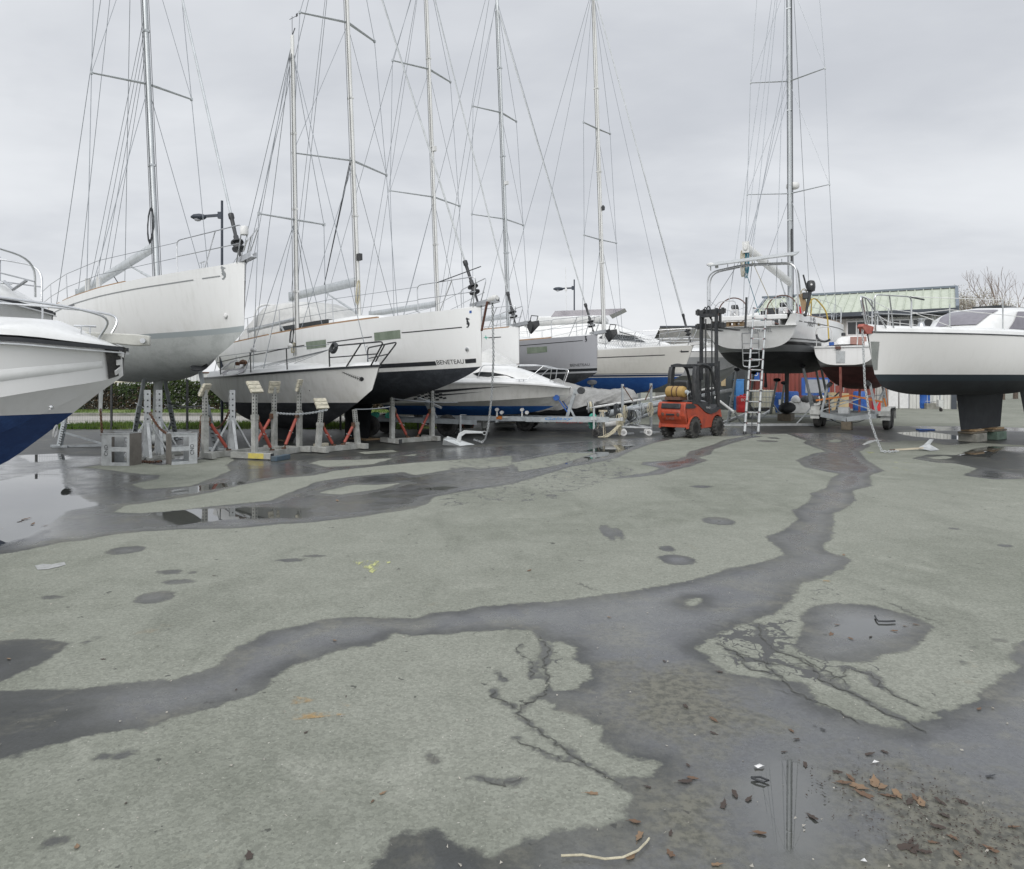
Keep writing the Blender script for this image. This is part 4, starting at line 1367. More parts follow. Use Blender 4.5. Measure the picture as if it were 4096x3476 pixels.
# fish skeleton drawn on the bow
mb = MB()
tf, zf = bC.pick(1372, 1489, -1); tg, zg = bC.pick(1448, 1518, -1)
seg = 9
for k_ in range(seg):
    a0, a1 = k_ / seg, (k_ + 1) / seg
    sg = .012 * math.sin(a0 * 3.1)
    hC.patch(mb, ((tf + (tg - tf) * a0, zf + (zg - zf) * a0 - .007 - sg), (tf + (tg - tf) * a1, zf + (zg - zf) * a1 - .007 - sg), (tf + (tg - tf) * a1, zf + (zg - zf) * a1 + .005 - sg), (tf + (tg - tf) * a0, zf + (zg - zf) * a0 + .005 - sg)), -1, 1, 1)
    l_ = .015 + .035 * a0
    for dz in (-1, 1):
        hC.patch(mb, ((tf + (tg - tf) * a0, zf + (zg - zf) * a0), (tf + (tg - tf) * a0 + .0012, zf + (zg - zf) * a0), (tf + (tg - tf) * a0 - .002, zf + (zg - zf) * a0 + dz * l_), (tf + (tg - tf) * a0 - .0032, zf + (zg - zf) * a0 + dz * l_)), -1, 1, 1)
bC.part(mb, 'fish_bone_drawing', 'stripe', smooth=False)
bC.outline([(.5, 0), (.85, .2), (1, .55), (.8, .9), (.4, 1), (.1, .75), (.3, .6), (.0, .4), (.3, .3), (.2, .1)], 'fish_head_drawing', 'stripe', (1437, 1525), .09, .09, -1)
bC.quad_at('builder_badge', 'brownstripe', ((1060, 1498), (1069, 1498), (1069, 1489), (1060, 1489)), -1)
mb = MB(); hC.patch(mb, ((.79, .25), (.793, .25), (.793, .27), (.79, .27)), -1, 2, 2); bC.part(mb, 'drain', 'black')
mb = MB()
mb.tube([(.35, -.5, .7), (.9, -.35, 1.0), (1.2, -.3, 1.05)], .035, 7); bC.part(mb, 'tiller', 'whiteplastic')
mb = MB(); mb.lathe([(0, 0), (.09, 0), (.1, .06), (.06, .1), (.0, .12)], 12, TR((2.0, -.55, .90))); mb.lathe([(0, 0), (.05, 0), (.05, .08), (0, .09)], 10, TR((1.8, -.6, .88))); bC.part(mb, 'deck_winch', 'rust')
kC = bC.fin('keel', 'black_bottom', 3.9, -.45, 1.5, 3.15, -1.10, 1.05, .12)
bC.fin('rudder', 'black_bottom', .45, .0, .45, .30, -.92, .42, .10)

# ---- big white cruiser, black bottom, at the middle of the row
hB = Hull(10.8, 3.75, 1.34, 1.16, .80, rb=.05, sag=.05, vb=.9, v0=.5)
bB = Boat('sailing_yacht', 'big white sailing yacht with canvas sprayhood, two greenish hull windows and a hanging anchor chain', 'sailing yacht', hB, P(1926, 1225, 16.4), A45, RAD(2.4), 'sailing yachts laid up in the yard')
M['hullB'] = hullmat('hull_white_black_bottom', (.77, .775, .77), (.014, .017, .022), (), dirt=.18, antifoul=-.01)
bB.hull('hullB')
bB.part(hB.deck(), 'deck', 'gel')
toerail(bB, ((.10, .40), (.42, .78)), 'teak', .06, .045)
tb0, tb1 = bB.pick(1746, 1458, -1)[0], bB.pick(1862, 1452, -1)[0]
mb = MB(); hB.level(mb, .02, tb0, .085, .18, -1); hB.level(mb, tb1, .985, .085, .18, -1, 8); bB.part(mb, 'boot_stripe', 'stripe', smooth=False)
mb = MB(); hB.level(mb, .02, .985, .085, .18, 1); bB.part(mb, 'boot_stripe', 'stripe', smooth=False)
bB.text('BENETEAU', 'maker_lettering', 'stripe', (1750, 1458), (1857, 1454), -1, height=.10)
w1 = ((1228, 1398), (1305, 1388), (1304, 1358), (1224, 1368)); w2 = ((1499, 1364), (1603, 1353), (1601, 1319), (1496, 1331))
bB.quad_at('hull_window', 'palewin', w1, -1); bB.quad_at('hull_window', 'palewin', w2, -1)
def seg_at(bt, a, b, th, name='cove_stripe', mname='stripe', side=-1):
    (t0, z0), (t1, z1) = bt.pick(*a, side), bt.pick(*b, side)
    mb = MB(); bt.h.patch(mb, ((t0, z0 - th / 2), (t1, z1 - th / 2), (t1, z1 + th / 2), (t0, z0 + th / 2)), side, 14, 1); bt.part(mb, name, mname, smooth=False)
seg_at(bB, (1309, 1371), (1488, 1347), .022); seg_at(bB, (1607, 1331), (1848, 1309), .022); seg_at(bB, (1069, 1409), (1218, 1381), .022)
seg_at(bB, (853, 1457), (1063, 1411), .022)
bB.outline(SEAHORSE, 'seahorse_emblem', 'stripe', (1866, 1313), .14, .24, -1)
bB.quad_at('builder_badge', 'blue', ((1878, 1253), (1887, 1252), (1887, 1242), (1878, 1243)), -1)
bB.coachroof(3.4, 8.3, 1.15, .7, .03, .36, .28, nose=1.9)
for x0_, x1_ in ((3.7, 4.5), (4.7, 6.0)):
    for sd_ in (1, -1):
        mb = MB(); mb.box(((x0_ + x1_) / 2, sd_ * (1.11 - (x0_ - 3.7) * .075), hB.zs(.45) + .24), (x1_ - x0_, .03, .17), rot('Z', -5 * sd_)); bB.part(mb, 'cabin_window', 'glass')
# sprayhood + cockpit tent
mb = MB(); rr = []
for x_, wd_, hh_ in ((1.0, 1.25, .10), (1.8, 1.3, .75), (2.35, 1.3, 1.02), (2.5, 1.28, 1.10), (2.9, 1.25, 1.15), (3.9, 1.12, 1.06), (4.7, .98, .80), (5.15, .8, .42)):
    zb_ = hB.zs(x_ / hB.L) + .02
    rr.append([Vector((x_ + (.12 if hh_ > .5 else 0) * (b_ - .5), wd_ * a_, zb_ + hh_ * b_)) for a_, b_ in ((-1, 0), (-.99, .35), (-.95, .68), (-.82, .90), (-.5, .985), (0, 1), (.5, .985), (.82, .90), (.95, .68), (.99, .35), (1, 0))])
mb.loft(rr, closed_ring=False); bB.part(mb, 'sprayhood', 'canvas')
mb = MB(); mb.tube(rounded([Vector((2.42, -1.33, hB.zs(.22))), Vector((2.52, -1.30, hB.zs(.22) + 1.12)), Vector((2.52, 1.30, hB.zs(.22) + 1.12)), Vector((2.42, 1.33, hB.zs(.22)))], .4, 6), .035, 8); bB.part(mb, 'hood_hoop', 'whiteplastic')
mB_, atB, tB = bB.mast(5.95, hB.zs(.55) + .30, 13.2, 1.6, ((4.45, 1.50, .55), (8.35, 1.2, .45)), 'whitemast', .15, .11)
bB.rigging(atB, 13.2, tB, 5.55, 1.62, 1.2, Vector((10.75, 0, 1.4)), (Vector((.1, 1.1, 1.2)), Vector((.1, -1.1, 1.2))), frac=.97)
bB.furler(Vector((10.75, 0, 1.40)), atB(12.7), 'black', 'galvlight', .021, .28)
a_, e_ = bB.boom(atB, 1.10, 4.1, 1.5, .25, .14, .26)
bB.vang(atB, a_, e_, .45, .2)
bB.stay(e_, atB(13.0), .008, name='topping_lift')
for k_ in (.25, .4):
    bB.stay(a_.lerp(e_, .45) + Z * .12, atB(4.3) + Vector((-.05, 0, k_)), .012, 'rope', name='lazy_jack')
lines_at_mast(bB, atB, h=(.2, 12.5), n=3)
mb = MB(); mb.box(atB(1.75) + Vector((.13, 0, 0)), (.14, .10, .18)); bB.part(mb, 'deck_light', 'darkmetal')
rope_coil(bB, atB(1.1) + Vector((.12, -.08, 0)), 'cream', .16, 5, .32)
bB.pulpit((1, .93, .87), .66, over=.08)
bB.guardrail((.10, .28, .46, .66), .62, .87)
rB = bow_roller(bB, .50)
stem_plate(bB, .55, .985, .05)
mb = MB(); mb.lathe([(.0, -.10), (.05, -.09), (.075, -.03), (.07, .05), (.085, .13), (.05, .2), (.0, .2)], 14, TR(rB + Vector((.02, -.03, .03)), rot('Y', 80))); mb.box(rB + Vector((-.2, 0, .02)), (.35, .08, .05)); bB.part(mb, 'wrapped_roller', 'canvas')
mb = MB(); mb.tube([hB.pt(1, 1, 1) + Vector((-.02, -.02, -.55)), hB.pt(1, 1, 1) + Vector((.30, -.12, .06))], .028, 7); bB.part(mb, 'bowsprit_strut', 'brownstripe')
bB.stay(hB.pt(.87, 1, -1) + Vector((.55, .2, .66)), hB.pt(1, 1, 1) + Vector((.0, 0, .9)), .012, 'rope', name='tack_line')
mb = MB(); mb.lathe([(0, 0), (.045, 0), (.045, .03), (.0, .04)], 12, TR(hB.at(.965, .40, -1), rot('X', 90))); bB.part(mb, 'thruster_cap', 'steel')
kB = bB.fin('keel', 'black_bottom', 6.5, -.65, 1.35, 6.25, -1.75, 1.15, .13)
bB.bulb('black_bottom', 6.7, 4.6, -1.86, .17, kB, .8)
bB.fin('rudder', 'black_bottom', 1.3, -.3, .55, 1.15, -1.5, .4, .14)

# ---- white yacht with brown stripe, bow just beyond
hD = Hull(10.6, 3.6, 1.30, 1.15, .80, rb=.05, sag=.05, vb=.9, v0=.5)
bD = Boat('sailing_yacht', 'white sailing yacht with brown waterline stripe and green compass star on its bow', 'sailing yacht', hD, P(2077, 1306, 22.3), A45, RAD(2.0), 'sailing yachts laid up in the yard')
M['hullD'] = hullmat('hull_white_black_bottom_brown', (.76, .765, .76), (.015, .018, .022), [(.09, .17, (.11, .05, .04))], dirt=.2)
bD.hull('hullD')
bD.part(hD.deck(), 'deck', 'gel')
toerail(bD, ((.3, .97),), 'teak', .06, .04)
seg_at(bD, (1954, 1351), (2004, 1348), .025)
bD.outline([(.5, 0), (.58, .42), (1, .5), (.58, .58), (.5, 1), (.42, .58), (0, .5), (.42, .42)], 'compass_star', 'greenrope', (1934, 1361), .18, .16, -1)
bD.coachroof(3.4, 8.0, 1.1, .7, .03, .34, .26, nose=1.8)
mD, atD, tD = bD.mast(6.80, hD.zs(.63) + .3, 13.6, 1.4, ((4.65, 1.52, .42), (9.15, 1.28, .36)), 'whitemast', .16, .12)
bD.rigging(atD, 13.6, tD, 6.40, 1.55, 1.2, Vector((10.5, 0, 1.35)), (Vector((.1, 1.0, 1.2)), Vector((.1, -1.0, 1.2))), frac=.97)
bD.furler(Vector((10.5, 0, 1.36)), atD(13.1), 'black', 'galvlight', .021, .25)
a_, e_ = bD.boom(atD, .95, 4.3, 1.0, .2, .13, .22)
bD.vang(atD, a_, e_, .3, .15)
bD.stay(e_, atD(13.4), .008, name='topping_lift')
lines_at_mast(bD, atD, h=(.2, 12.8), n=3)
mb = MB(); mb.box(atD(6.3) + Vector((.14, 0, 0)), (.12, .1, .16)); bD.part(mb, 'deck_light', 'whiteplastic')
bD.pulpit((1, .93, .86), .64, over=.1)
bD.guardrail((.3, .45, .62), .62, .86)
rD = bow_roller(bD, .35)
plough(bD, rD + Vector((.1, 0, -.02)), .9)
stem_plate(bD, .6, .97, .05)
kD = bD.fin('keel', 'black_bottom', 6.6, -.65, 1.3, 6.4, -1.75, 1.1, .13)
bD.bulb('black_bottom', 6.8, 4.8, -1.86, .17, kD, .8)
bD.fin('rudder', 'black_bottom', 1.3, -.3, .55, 1.15, -1.5, .4, .14)

# ---- grey cruiser
hE = Hull(10.2, 3.5, 1.28, 1.12, .80, rb=.04, sag=.05, vb=.9, v0=.5)
bE = Boat('sailing_yacht', 'grey-hulled sailing yacht with one pale hull window and a dark plough anchor on the bow', 'sailing yacht', hE, P(2389, 1338, 24.6), A45, RAD(1.5), 'sailing yachts laid up in the yard')
M['hullE'] = hullmat('hull_grey', (.33, .335, .355), (.017, .019, .022), [(.0, .06, (.36, .37, .385)), (.06, .155, (.018, .02, .023)), (.155, .20, (.36, .37, .385))], dirt=.15, rough=.35)
bE.hull('hullE')
bE.part(hE.deck(), 'deck', 'gel')
toerail(bE, ((.3, .86),), 'teak', .06, .045)
bE.text('BENETEAU', 'maker_lettering', 'stripe', (2282, 1466), (2359, 1463), -1, height=.085)
bE.quad_at('hull_window', 'palewin', ((2109, 1415), (2189, 1408), (2188, 1385), (2107, 1390)), -1)
seg_at(bE, (2078, 1383), (2331, 1362), .022)
bE.outline(SEAHORSE, 'seahorse_emblem', 'stripe', (2340, 1369), .12, .22, -1)
bE.coachroof(3.2, 7.8, 1.05, .7, .03, .34, .26, nose=1.8)
mE, atE, tE = bE.mast(6.05, hE.zs(.6) + .28, 14.8, 1.5, ((4.55, 1.36, .36), (8.65, 1.15, .32)), 'alu', .17, .13)
bE.rigging(atE, 14.8, tE, 5.7, 1.5, 1.16, Vector((10.1, 0, 1.32)), (Vector((.1, 1.0, 1.15)), Vector((.1, -1.0, 1.15))), frac=.88)
bE.furler(Vector((10.1, 0, 1.33)), atE(12.8), 'black', 'galvlight', .021, .25)
a_, e_ = bE.boom(atE, .85, 4.2, 1.0, .2, .13, .22)
bE.stay(e_, atE(13.2), .008, name='topping_lift')
lines_at_mast(bE, atE, h=(.2, 12.6), n=3)
mb = MB(); mb.box(atE(5.9) + Vector((.15, 0, 0)), (.12, .12, .12)); bE.part(mb, 'deck_light', 'whiteplastic')
bE.pulpit((1, .93, .86), .64, over=.1)
bE.guardrail((.3, .45, .62), .62, .86)
rE = bow_roller(bE, .35)
plough(bE, rE + Vector((.1, 0, -.02)), .95)
stem_plate(bE, .6, .97, .05)
kE = bE.fin('keel', 'black_bottom', 6.4, -.65, 1.3, 6.2, -1.75, 1.1, .13)
bE.bulb('black_bottom', 6.6, 4.7, -1.86, .17, kE, .8)
bE.fin('rudder', 'black_bottom', 1.3, -.3, .55, 1.15, -1.5, .4, .14)

# ---- older white yacht with blue bottom
hF = Hull(10.4, 3.4, 1.08, .95, 1.0, Hull.CLASSIC, ((0, .12, .30, .48, .66, .82, .93, 1), (.15, -.35, -.85, -1.0, -.95, -.72, -.42, .0)), rb=.45, sag=.06, p=.75, vb=.9, v0=.5)
bF = Boat('sailing_yacht', 'older white sailing yacht with bright blue bottom and rail netting, behind the forklift', 'sailing yacht', hF, P(2774, 1381, 27.5), RAD(-42), RAD(.6), 'sailing yachts laid up in the yard')
M['hullF'] = hullmat('hull_white_blue_bottom', (.70, .69, .65), (.010, .07, .28), [(-.10, -.065, (.6, .6, .58)), (-.065, .0, (.012, .03, .09)), (.0, .03, (.62, .62, .60)), (.03, .05, (.012, .03, .09))], dirt=.25, bottom2=(.02, .10, .33), antifoul=-.10)
bF.hull('hullF')
bF.part(hF.deck(), 'deck', 'gel')
mb = MB(); hF.rail(mb, .1, 1.0, .05, .05); bF.part(mb, 'toe_rail', 'gel')
cove(bF, ((.3, .93),), .70, .03, 'stripe', -1)
bF.outline([(.5, 0), (.6, .4), (1, .5), (.6, .6), (.5, 1), (.4, .6), (0, .5), (.4, .4)], 'compass_star', 'stripe', (2715, 1411), .12, .12, -1)
seg_at(bF, (2724, 1407), (2755, 1406), .05, 'arrow_mark')
bF.coachroof(2.5, 8.2, 1.1, .6, .03, .46, .3, nose=2.4)
mF, atF, tF = bF.mast(6.80, hF.zs(.6) + .38, 15.2, 1.6, ((4.3, 1.15, .02), (8.95, .95, .02)), 'whitemast', .19, .14)
bF.rigging(atF, 15.2, tF, 6.75, 1.5, 1.0, Vector((10.7, 0, 1.12)), (Vector((.1, 0, 1.0)),), frac=.985)
bF.furler(Vector((10.75, 0, 1.14)), atF(14.9), 'black', 'galvlight', .021, .35)
a_, e_ = bF.boom(atF, 1.0, 4.4, 1.0, .2, .16, .26, 'canvas')
bF.stay(e_, atF(14.9), .008, name='topping_lift')
bF.stay(Vector((9.9, 0, 1.1)), atF(14.6), .008, name='inner_forestay')
lines_at_mast(bF, atF, h=(.2, 14.6), n=3)
mb = MB(); mb.lathe([(.02, -.1), (.07, -.08), (.08, .05), (.03, .12)], 10, TR(atF(5.6) + Vector((.15, 0, 0)))); bF.part(mb, 'deck_light', 'black')
bF.pulpit((1, .92, .84), .64, over=.15)
bF.guardrail((.34, .48, .62, .74), .62, .84)
mb = MB()
for sd_ in (-1, 1):
    for k_ in range(60):
        t_ = .34 + .5 * k_ / 60
        for dd in (.011, -.011):
            p_, q_ = hF.pt(t_, 1, sd_) + Vector((0, -sd_ * .06, 0)), hF.pt(min(1, max(.3, t_ + dd * 3)), 1, sd_) + Vector((0, -sd_ * .05, .58))
            mb.tube([p_, q_], .0035, 3, caps=False)
bF.part(mb, 'rail_netting', 'wire')
rF = bow_roller(bF, .3, 'whiteplastic')
plough(bF, rF + Vector((.05, 0, -.02)), .7, 'zinc')
kF = bF.fin('keel', 'blue_bottom', 6.6, -.8, 2.2, 6.0, -1.75, 1.7, .12)
bF.fin('rudder', 'blue_bottom', 1.4, -.3, .7, 1.1, -1.4, .5, .12)

# ---- big performance yacht seen from astern, with solar arch
hG = Hull(13.7, 4.02, 1.30, 1.14, .74, ((0, .10, .25, .42, .58, .72, .84, .92, .97, 1), (.70, .79, .93, 1.0, .97, .85, .62, .38, .17, .012)), ((0, .10, .30, .48, .66, .82, .93, .98, 1), (.12, -.42, -.9, -1.0, -.93, -.66, -.34, -.12, .0)), rb=.1, sag=.04, p=.55, q=.8, vb=.9, v0=.5, rs=.38)
eG = Vector((7.45, 23.0, 2.50))
bG = Boat('sailing_yacht', 'large white yacht seen from its open stern, with solar panel arch and two steering wheels', 'sailing yacht', hG, eG, RAD(60), RAD(.8), 'sailing yachts laid up in the yard', anchor=Vector((0, 0, 0)))
M['hullG'] = hullmat('hull_white_grey_black', (.75, .755, .75), (.016, .018, .021), [(.0, .20, (.26, .27, .28)), (.20, .30, (.020, .022, .026)), (.30, .36, (.62, .63, .63)), (.36, .40, (.02, .022, .026))], dirt=.15)
mb, rings = hG.mesh(46, 16)
o_ = bG.part(mb, 'hull', 'hullG', ang=50)
r0 = rings[0]
nu = 16
# transom: lower panel closed, open gap above, crossbar
zlo = .80
mb = MB()
inner = [p for p in r0 if p.z <= zlo]
yl = hG.at(0, zlo, 1)
low = [Vector((yl.x, -yl.y, zlo))] + inner + [Vector((yl.x, yl.y, zlo))]
mb.add(low, [tuple(range(len(low)))])
for sd in (1, -1):
    q = [hG.at(0, z_, sd) for z_ in (zlo, .9, 1.0, 1.13)]
    yt = abs(q[-1].y)
    inn = [Vector((q[0].x, sd * (yt - .34), zlo)), Vector((q[-1].x, sd * (yt - .16), 1.13))]
    mb.add(q + [inn[1], inn[0]], [tuple(range(6))])
bG.part(mb, 'transom', 'gel', smooth=False)
mb = MB(); mb.box((.03, 0, 1.055), (.16, 2.30, .15)); bG.part(mb, 'transom_bar', 'gel', bevel=.02)
mb = MB(); mb.add([(.0, -1.42, .78), (4.6, -1.25, .80), (4.6, 1.25, .80), (0, 1.42, .78)], [(0, 1, 2, 3)])
for sd in (1, -1):
    rr = []
    for k_ in range(9):
        t_ = k_ / 8 * .36
        p_ = hG.pt(t_, 1, sd)
        rr.append([Vector((p_.x, p_.y - sd * .005, p_.z - .01)), Vector((p_.x, p_.y - sd * .30, p_.z + .02)), Vector((p_.x, p_.y - sd * .46, p_.z - .02 if k_ < 3 else p_.z + .05)), Vector((p_.x, p_.y - sd * .5, .80))])
    mb.loft(rr, closed_ring=False)
    mb.box((2.9, sd * 1.12, .98), (2.8, .42, .36))
mb.box((.75, 0, .88), (.5, 1.2, .2))
bG.part(mb, 'cockpit', 'gel')
bG.part(hG.deck(.34, 1.0), 'deck', 'gel')
bG.coachroof(4.6, 10.2, 1.3, .8, .03, .42, .3, nose=2.2)
mb = MB(); hG.rail(mb, .02, .97, .05, .03); bG.part(mb, 'toe_rail', 'teak')
cove(bG, ((.02, .045), (.058, .165), (.185, .9)), .81, .028, 'stripe', -1)
cove(bG, ((.165, .188),), .80, .08, 'glass', -1, 'hull_port')
bG.text('45', 'size_lettering', 'stripe', (3250, 1287), (3261, 1288), -1, height=.15)
bG.outline(SEAHORSE, 'seahorse_emblem', 'stripe', (3242, 1288), .14, .22, -1)
bG.text('FIRST', 'model_lettering', 'stripe', (3230, 1305), (3262, 1308), -1, height=.15, shear=.2)
flat_text('SEIZH AVEL', 'name_lettering', (-.035 + .38 * (1 - .60 / 1.14), .04, .60), (0, -1, 0), (-.30, 0, 1), .72, 'greystripe', bG.root, .13)
for sd in (1, -1):
    c_ = Vector((1.25, sd * .78, 1.36))
    mb = MB(); mb.tube(arc(c_, .47, 0, 2 * math.pi, 36, (0, 1, 0), (.12, 0, 1))[:-1], .021, 7, closed=True)
    wh = bG.part(mb, 'steering_wheel', 'brownstripe')
    mb = MB()
    for a_ in range(5):
        g_ = 2 * math.pi * a_ / 5 + .3
        mb.tube([c_, c_ + Vector((.12 * math.sin(g_), math.cos(g_), math.sin(g_))) * .47], .008, 6)
    mb.lathe([(0, -.05), (.05, -.05), (.05, .06), (0, .06)], 12, TR(c_, rot('Y', 90)))
    bG.part(mb, 'spokes', 'steel', wh)
    mb = MB(); mb.prism([(1.35, .8), (1.75, .8), (1.62, 1.42), (1.38, 1.46)], .26, TR((0, sd * .78 + .13, 0), rot('X', 90))); bG.part(mb, 'pedestal', 'gel', bevel=.02)
    mb = MB(); mb.box((1.55, sd * .78, 1.52), (.2, .22, .12), rot('Y', 30)); bG.part(mb, 'instrument_pod', 'black', bevel=.02)
mb = MB(); mb.box((4.7, 0, 1.36), (.2, 1.1, .5)); mb.box((4.58, .1, 1.40), (.02, .6, .6), None); bG.part(mb, 'companionway', 'black')
mb = MB()
for k_ in range(5):
    mb.tube([(2.8 + k_ * .13, -1.1 + .05 * k_, 1.3), (3.0 + k_ * .1, -1.0, 1.62), (3.2, -.95 - .04 * k_, 1.25)], .04, 7)
bG.part(mb, 'folded_cover', 'bluerope')
mb = MB(); mb.lathe([(0, -.14), (.1, -.12), (.12, 0), (.1, .12), (0, .14)], 12, TR((2.5, -1.15, 1.40))); bG.part(mb, 'deck_buoy', 'red')
# solar arch
arch = []
for dx in (0, .30):
    arch.append(rounded([Vector((.42 + dx, 1.40, 1.16)), Vector((.42 + dx, 1.40, 2.62)), Vector((.42 + dx, .2, 2.80)), Vector((.42 + dx, -1.34, 2.74)), Vector((.42 + dx * 2.6, -1.42, 1.14))], .35, 7))
mb = MB()
for a_ in arch:
    mb.tube(a_, .026, 8)
for k_ in (8, 16):
    mb.tube([arch[0][k_], arch[1][k_]], .018, 6)
for k_ in range(1, 6):
    y_ = 1.2 - k_ * .42
    mb.tube([(.42, y_, 2.74), (.72, y_, 2.74)], .012, 6); mb.tube([(.56, y_, 2.74), (.56, y_, 2.90)], .014, 6)
bG.part(mb, 'solar_arch', 'steel')
mb = MB()
mb.box((.55, -.02, 2.97), (.72, 2.70, .045), rot('Y', -15) @ rot('X', -3))
bG.part(mb, 'solar_panel', 'galvlight', bevel=.008)
mb = MB(); mb.tube([(.42, 1.30, 2.68), (.42, 1.30, 2.86)], .02, 6); mb.lathe([(0, 0), (.13, 0), (.13, .05), (.05, .08), (0, .08)], 14, TR((.42, 1.30, 2.86))); mb.lathe([(0, 0), (.06, .02), (.05, .1), (0, .12)], 12, TR((.42, 1.10, 2.74))); bG.part(mb, 'antenna', 'whiteplastic')
mG, atG, tG = bG.mast(7.75, hG.zs(.56) + .42, 17.6, .9, ((4.95, 1.55, .62), (9.45, 1.40, .55), (13.6, 1.1, .4)), 'alu', .20, .15)
bG.rigging(atG, 17.6, tG, 7.2, 1.78, 1.2, Vector((13.5, 0, 1.35)), (Vector((.3, .75, 1.1)), Vector((.3, -.75, 1.1)), Vector((.2, .1, 1.1))), frac=.96, r=.011)
mb = MB(); mb.lathe([(0, 0), (.22, .0), (.26, .06), (.26, .16), (.22, .22), (0, .24)], 16, TR(atG(5.1) + Vector((.30, -.06, .1)))); mb.box(atG(5.05) + Vector((.2, 0, .05)), (.3, .06, .06)); bG.part(mb, 'radar_dome', 'whiteplastic')
a_, e_ = bG.boom(atG, 1.35, 6.2, 5.6, .42, .20, .34, 'whitemast')
bG.vang(atG, a_, e_, .28, .2)
bG.stay(e_, atG(17.0), .009, name='topping_lift')
for k_ in range(3):
    bG.stay(e_.lerp(a_, .02 + .04 * k_), atG(9.0 + k_), .009, 'wire', name='lazy_jack')
lines_at_mast(bG, atG, h=(.2, 16.5), n=5, dy=.10)
mb = MB(); mb.bar(atG(2.2) + Vector((-.14, -.08, 0)), atG(3.5) + Vector((-.14, -.08, 0)), .06, .05); bG.part(mb, 'mast_track', 'black')
rg = random.Random(5)
for mname, off, ln_ in (('bluerope', .0, .95), ('bluerope', .06, .8), ('cream', -.12, .6), ('cream', -.10, .9)):
    mb = MB()
    for k_ in range(4):
        y_ = e_.y - off + rg.uniform(-.03, .03)
        mb.tube(arc((e_.x + .1 + rg.uniform(-.05, .05), y_, e_.z - ln_ / 2 - .1), ln_ / 2, 0, 2 * math.pi, 14, (0, .12, 0), (.03, 0, 1))[:-1], .010, 5, closed=True)
    bG.part(mb, 'rope_coil', mname)
bG.stay(e_ + Vector((.1, -.05, -1.0)), (1.7, -.1, .9), .011, 'bluerope', name='mainsheet')
bG.stay(e_ + Vector((.3, -.05, -.2)), (2.3, -.5, 1.1), .012, 'cream', name='mainsheet')
bG.stay(e_ + Vector((.1, .1, -.3)), (.9, 1.7, 1.15), .010, 'wire', name='mainsheet')
bG.pulpit((1, .93, .86), .6)
bG.guardrail((.06, .2, .36, .52, .7), .62, .86)
for sd in (1, -1):
    mb = MB()
    mb.tube(rounded([Vector((.08, sd * .42, 1.12)), Vector((.08, sd * .42, 1.62)), Vector((.08, sd * .95, 1.62)), Vector((.1, sd * 1.30, 1.12))], .12), .0125, 6)
    mb.tube(rounded([Vector((.3, sd * 1.34, 1.13)), Vector((.3, sd * 1.36, 1.74)), Vector((1.1, sd * 1.50, 1.74)), Vector((1.5, sd * 1.56, 1.14))], .12), .0125, 6)
    bG.part(mb, 'pushpit', 'steel')
mb = MB(); mb.tube([(-.06, .09, .74), (-.02, .06, 1.70)], .035, 8); bG.part(mb, 'folded_gangway', 'black')
mb = MB(); mb.tube(rounded([Vector((1.6, -1.45, 1.3)), Vector((2.3, -1.60, 1.85)), Vector((2.85, -1.95, 1.35)), Vector((2.95, -2.0, .2)), Vector((2.95, -2.0, -.1))], .3, 6), .024, 6)
mb.tube(arc((1.9, -1.5, 1.25), .5, -.3, 3.4, 16, (1, 0, 0), (0, -.1, 1)), .02, 6)
bG.part(mb, 'water_hose', 'yellow')
# folding stern ladder hanging down
mb = MB()
for y_ in (-.30, .20):
    mb.tube(rounded([Vector((-.03, y_, .57)), Vector((.10, y_, -.47)), Vector((.10, -.05, -.49))], .08), .019, 7)
mb.tube([(-.03, -.30, .57), (-.03, .20, .57)], .019, 7)
for z_ in (.25, -.05, -.29):
    mb.tube([(-.03 + .13 * (.57 - z_) / 1.04, -.30, z_), (-.03 + .13 * (.57 - z_) / 1.04, .20, z_)], .017, 7)
bG.part(mb, 'stern_ladder', 'steel')
kG = bG.fin('keel', 'black_bottom', 7.3, -.62, .95, 7.15, -2.05, .7, .16)
bG.bulb('black_bottom', 7.75, 5.7, -2.10, .30, kG, .75)
mb = MB(); mb.lathe([(.0, -.3), (.07, -.26), (.05, -.1), (.03, .25)], 10, TR((4.2, .3, -.95))); bG.part(mb, 'saildrive', 'black')

# ---- white twin-keel cruiser filling the right edge
hI = Hull(8.9, 3.3, .93, .90, .50, Hull.MODERN, ((0, .12, .30, .48, .66, .82, .93, .975, 1), (.2, -.3, -.85, -1.0, -1.0, -.92, -.72, -.50, .0)), rb=.32, sag=.0, p=.45, q=.8, vb=.9, v0=.5)
bI = Boat('sailing_yacht', 'white yacht with black bottom and tinted deckhouse windows, standing on concrete keel blocks', 'sailing yacht', hI, P(3468, 1327, 16.0), RAD(180 + 36), 0, 'sailing yachts laid up in the yard')
M['hullI'] = hullmat('hull_white_navy_bottom', (.70, .695, .68), (.008, .010, .013), [(-.15, .0, (.014, .023, .030))], dirt=.12, bottom2=(.014, .018, .021))
bI.hull('hullI')
bI.part(hI.deck(), 'deck', 'gel')
mb = MB()
for sd_ in (1, -1):
    rr = []
    for k_ in range(31):
        t_ = .02 + .98 * k_ / 30
        p_ = hI.pt(t_, 1, sd_)
        ya = abs(p_.y)
        rr.append([Vector((p_.x, sd_ * max(.004, ya - .004), p_.z)), Vector((p_.x - .01, sd_ * max(.003, ya - .02), p_.z + .09)), Vector((p_.x - .03, sd_ * max(.002, ya - .09), p_.z + .15)), Vector((p_.x - .05, sd_ * max(.001, ya - .3), p_.z + .17))])
    mb.loft(rr, closed_ring=False)
bI.part(mb, 'deck_moulding', 'gel')
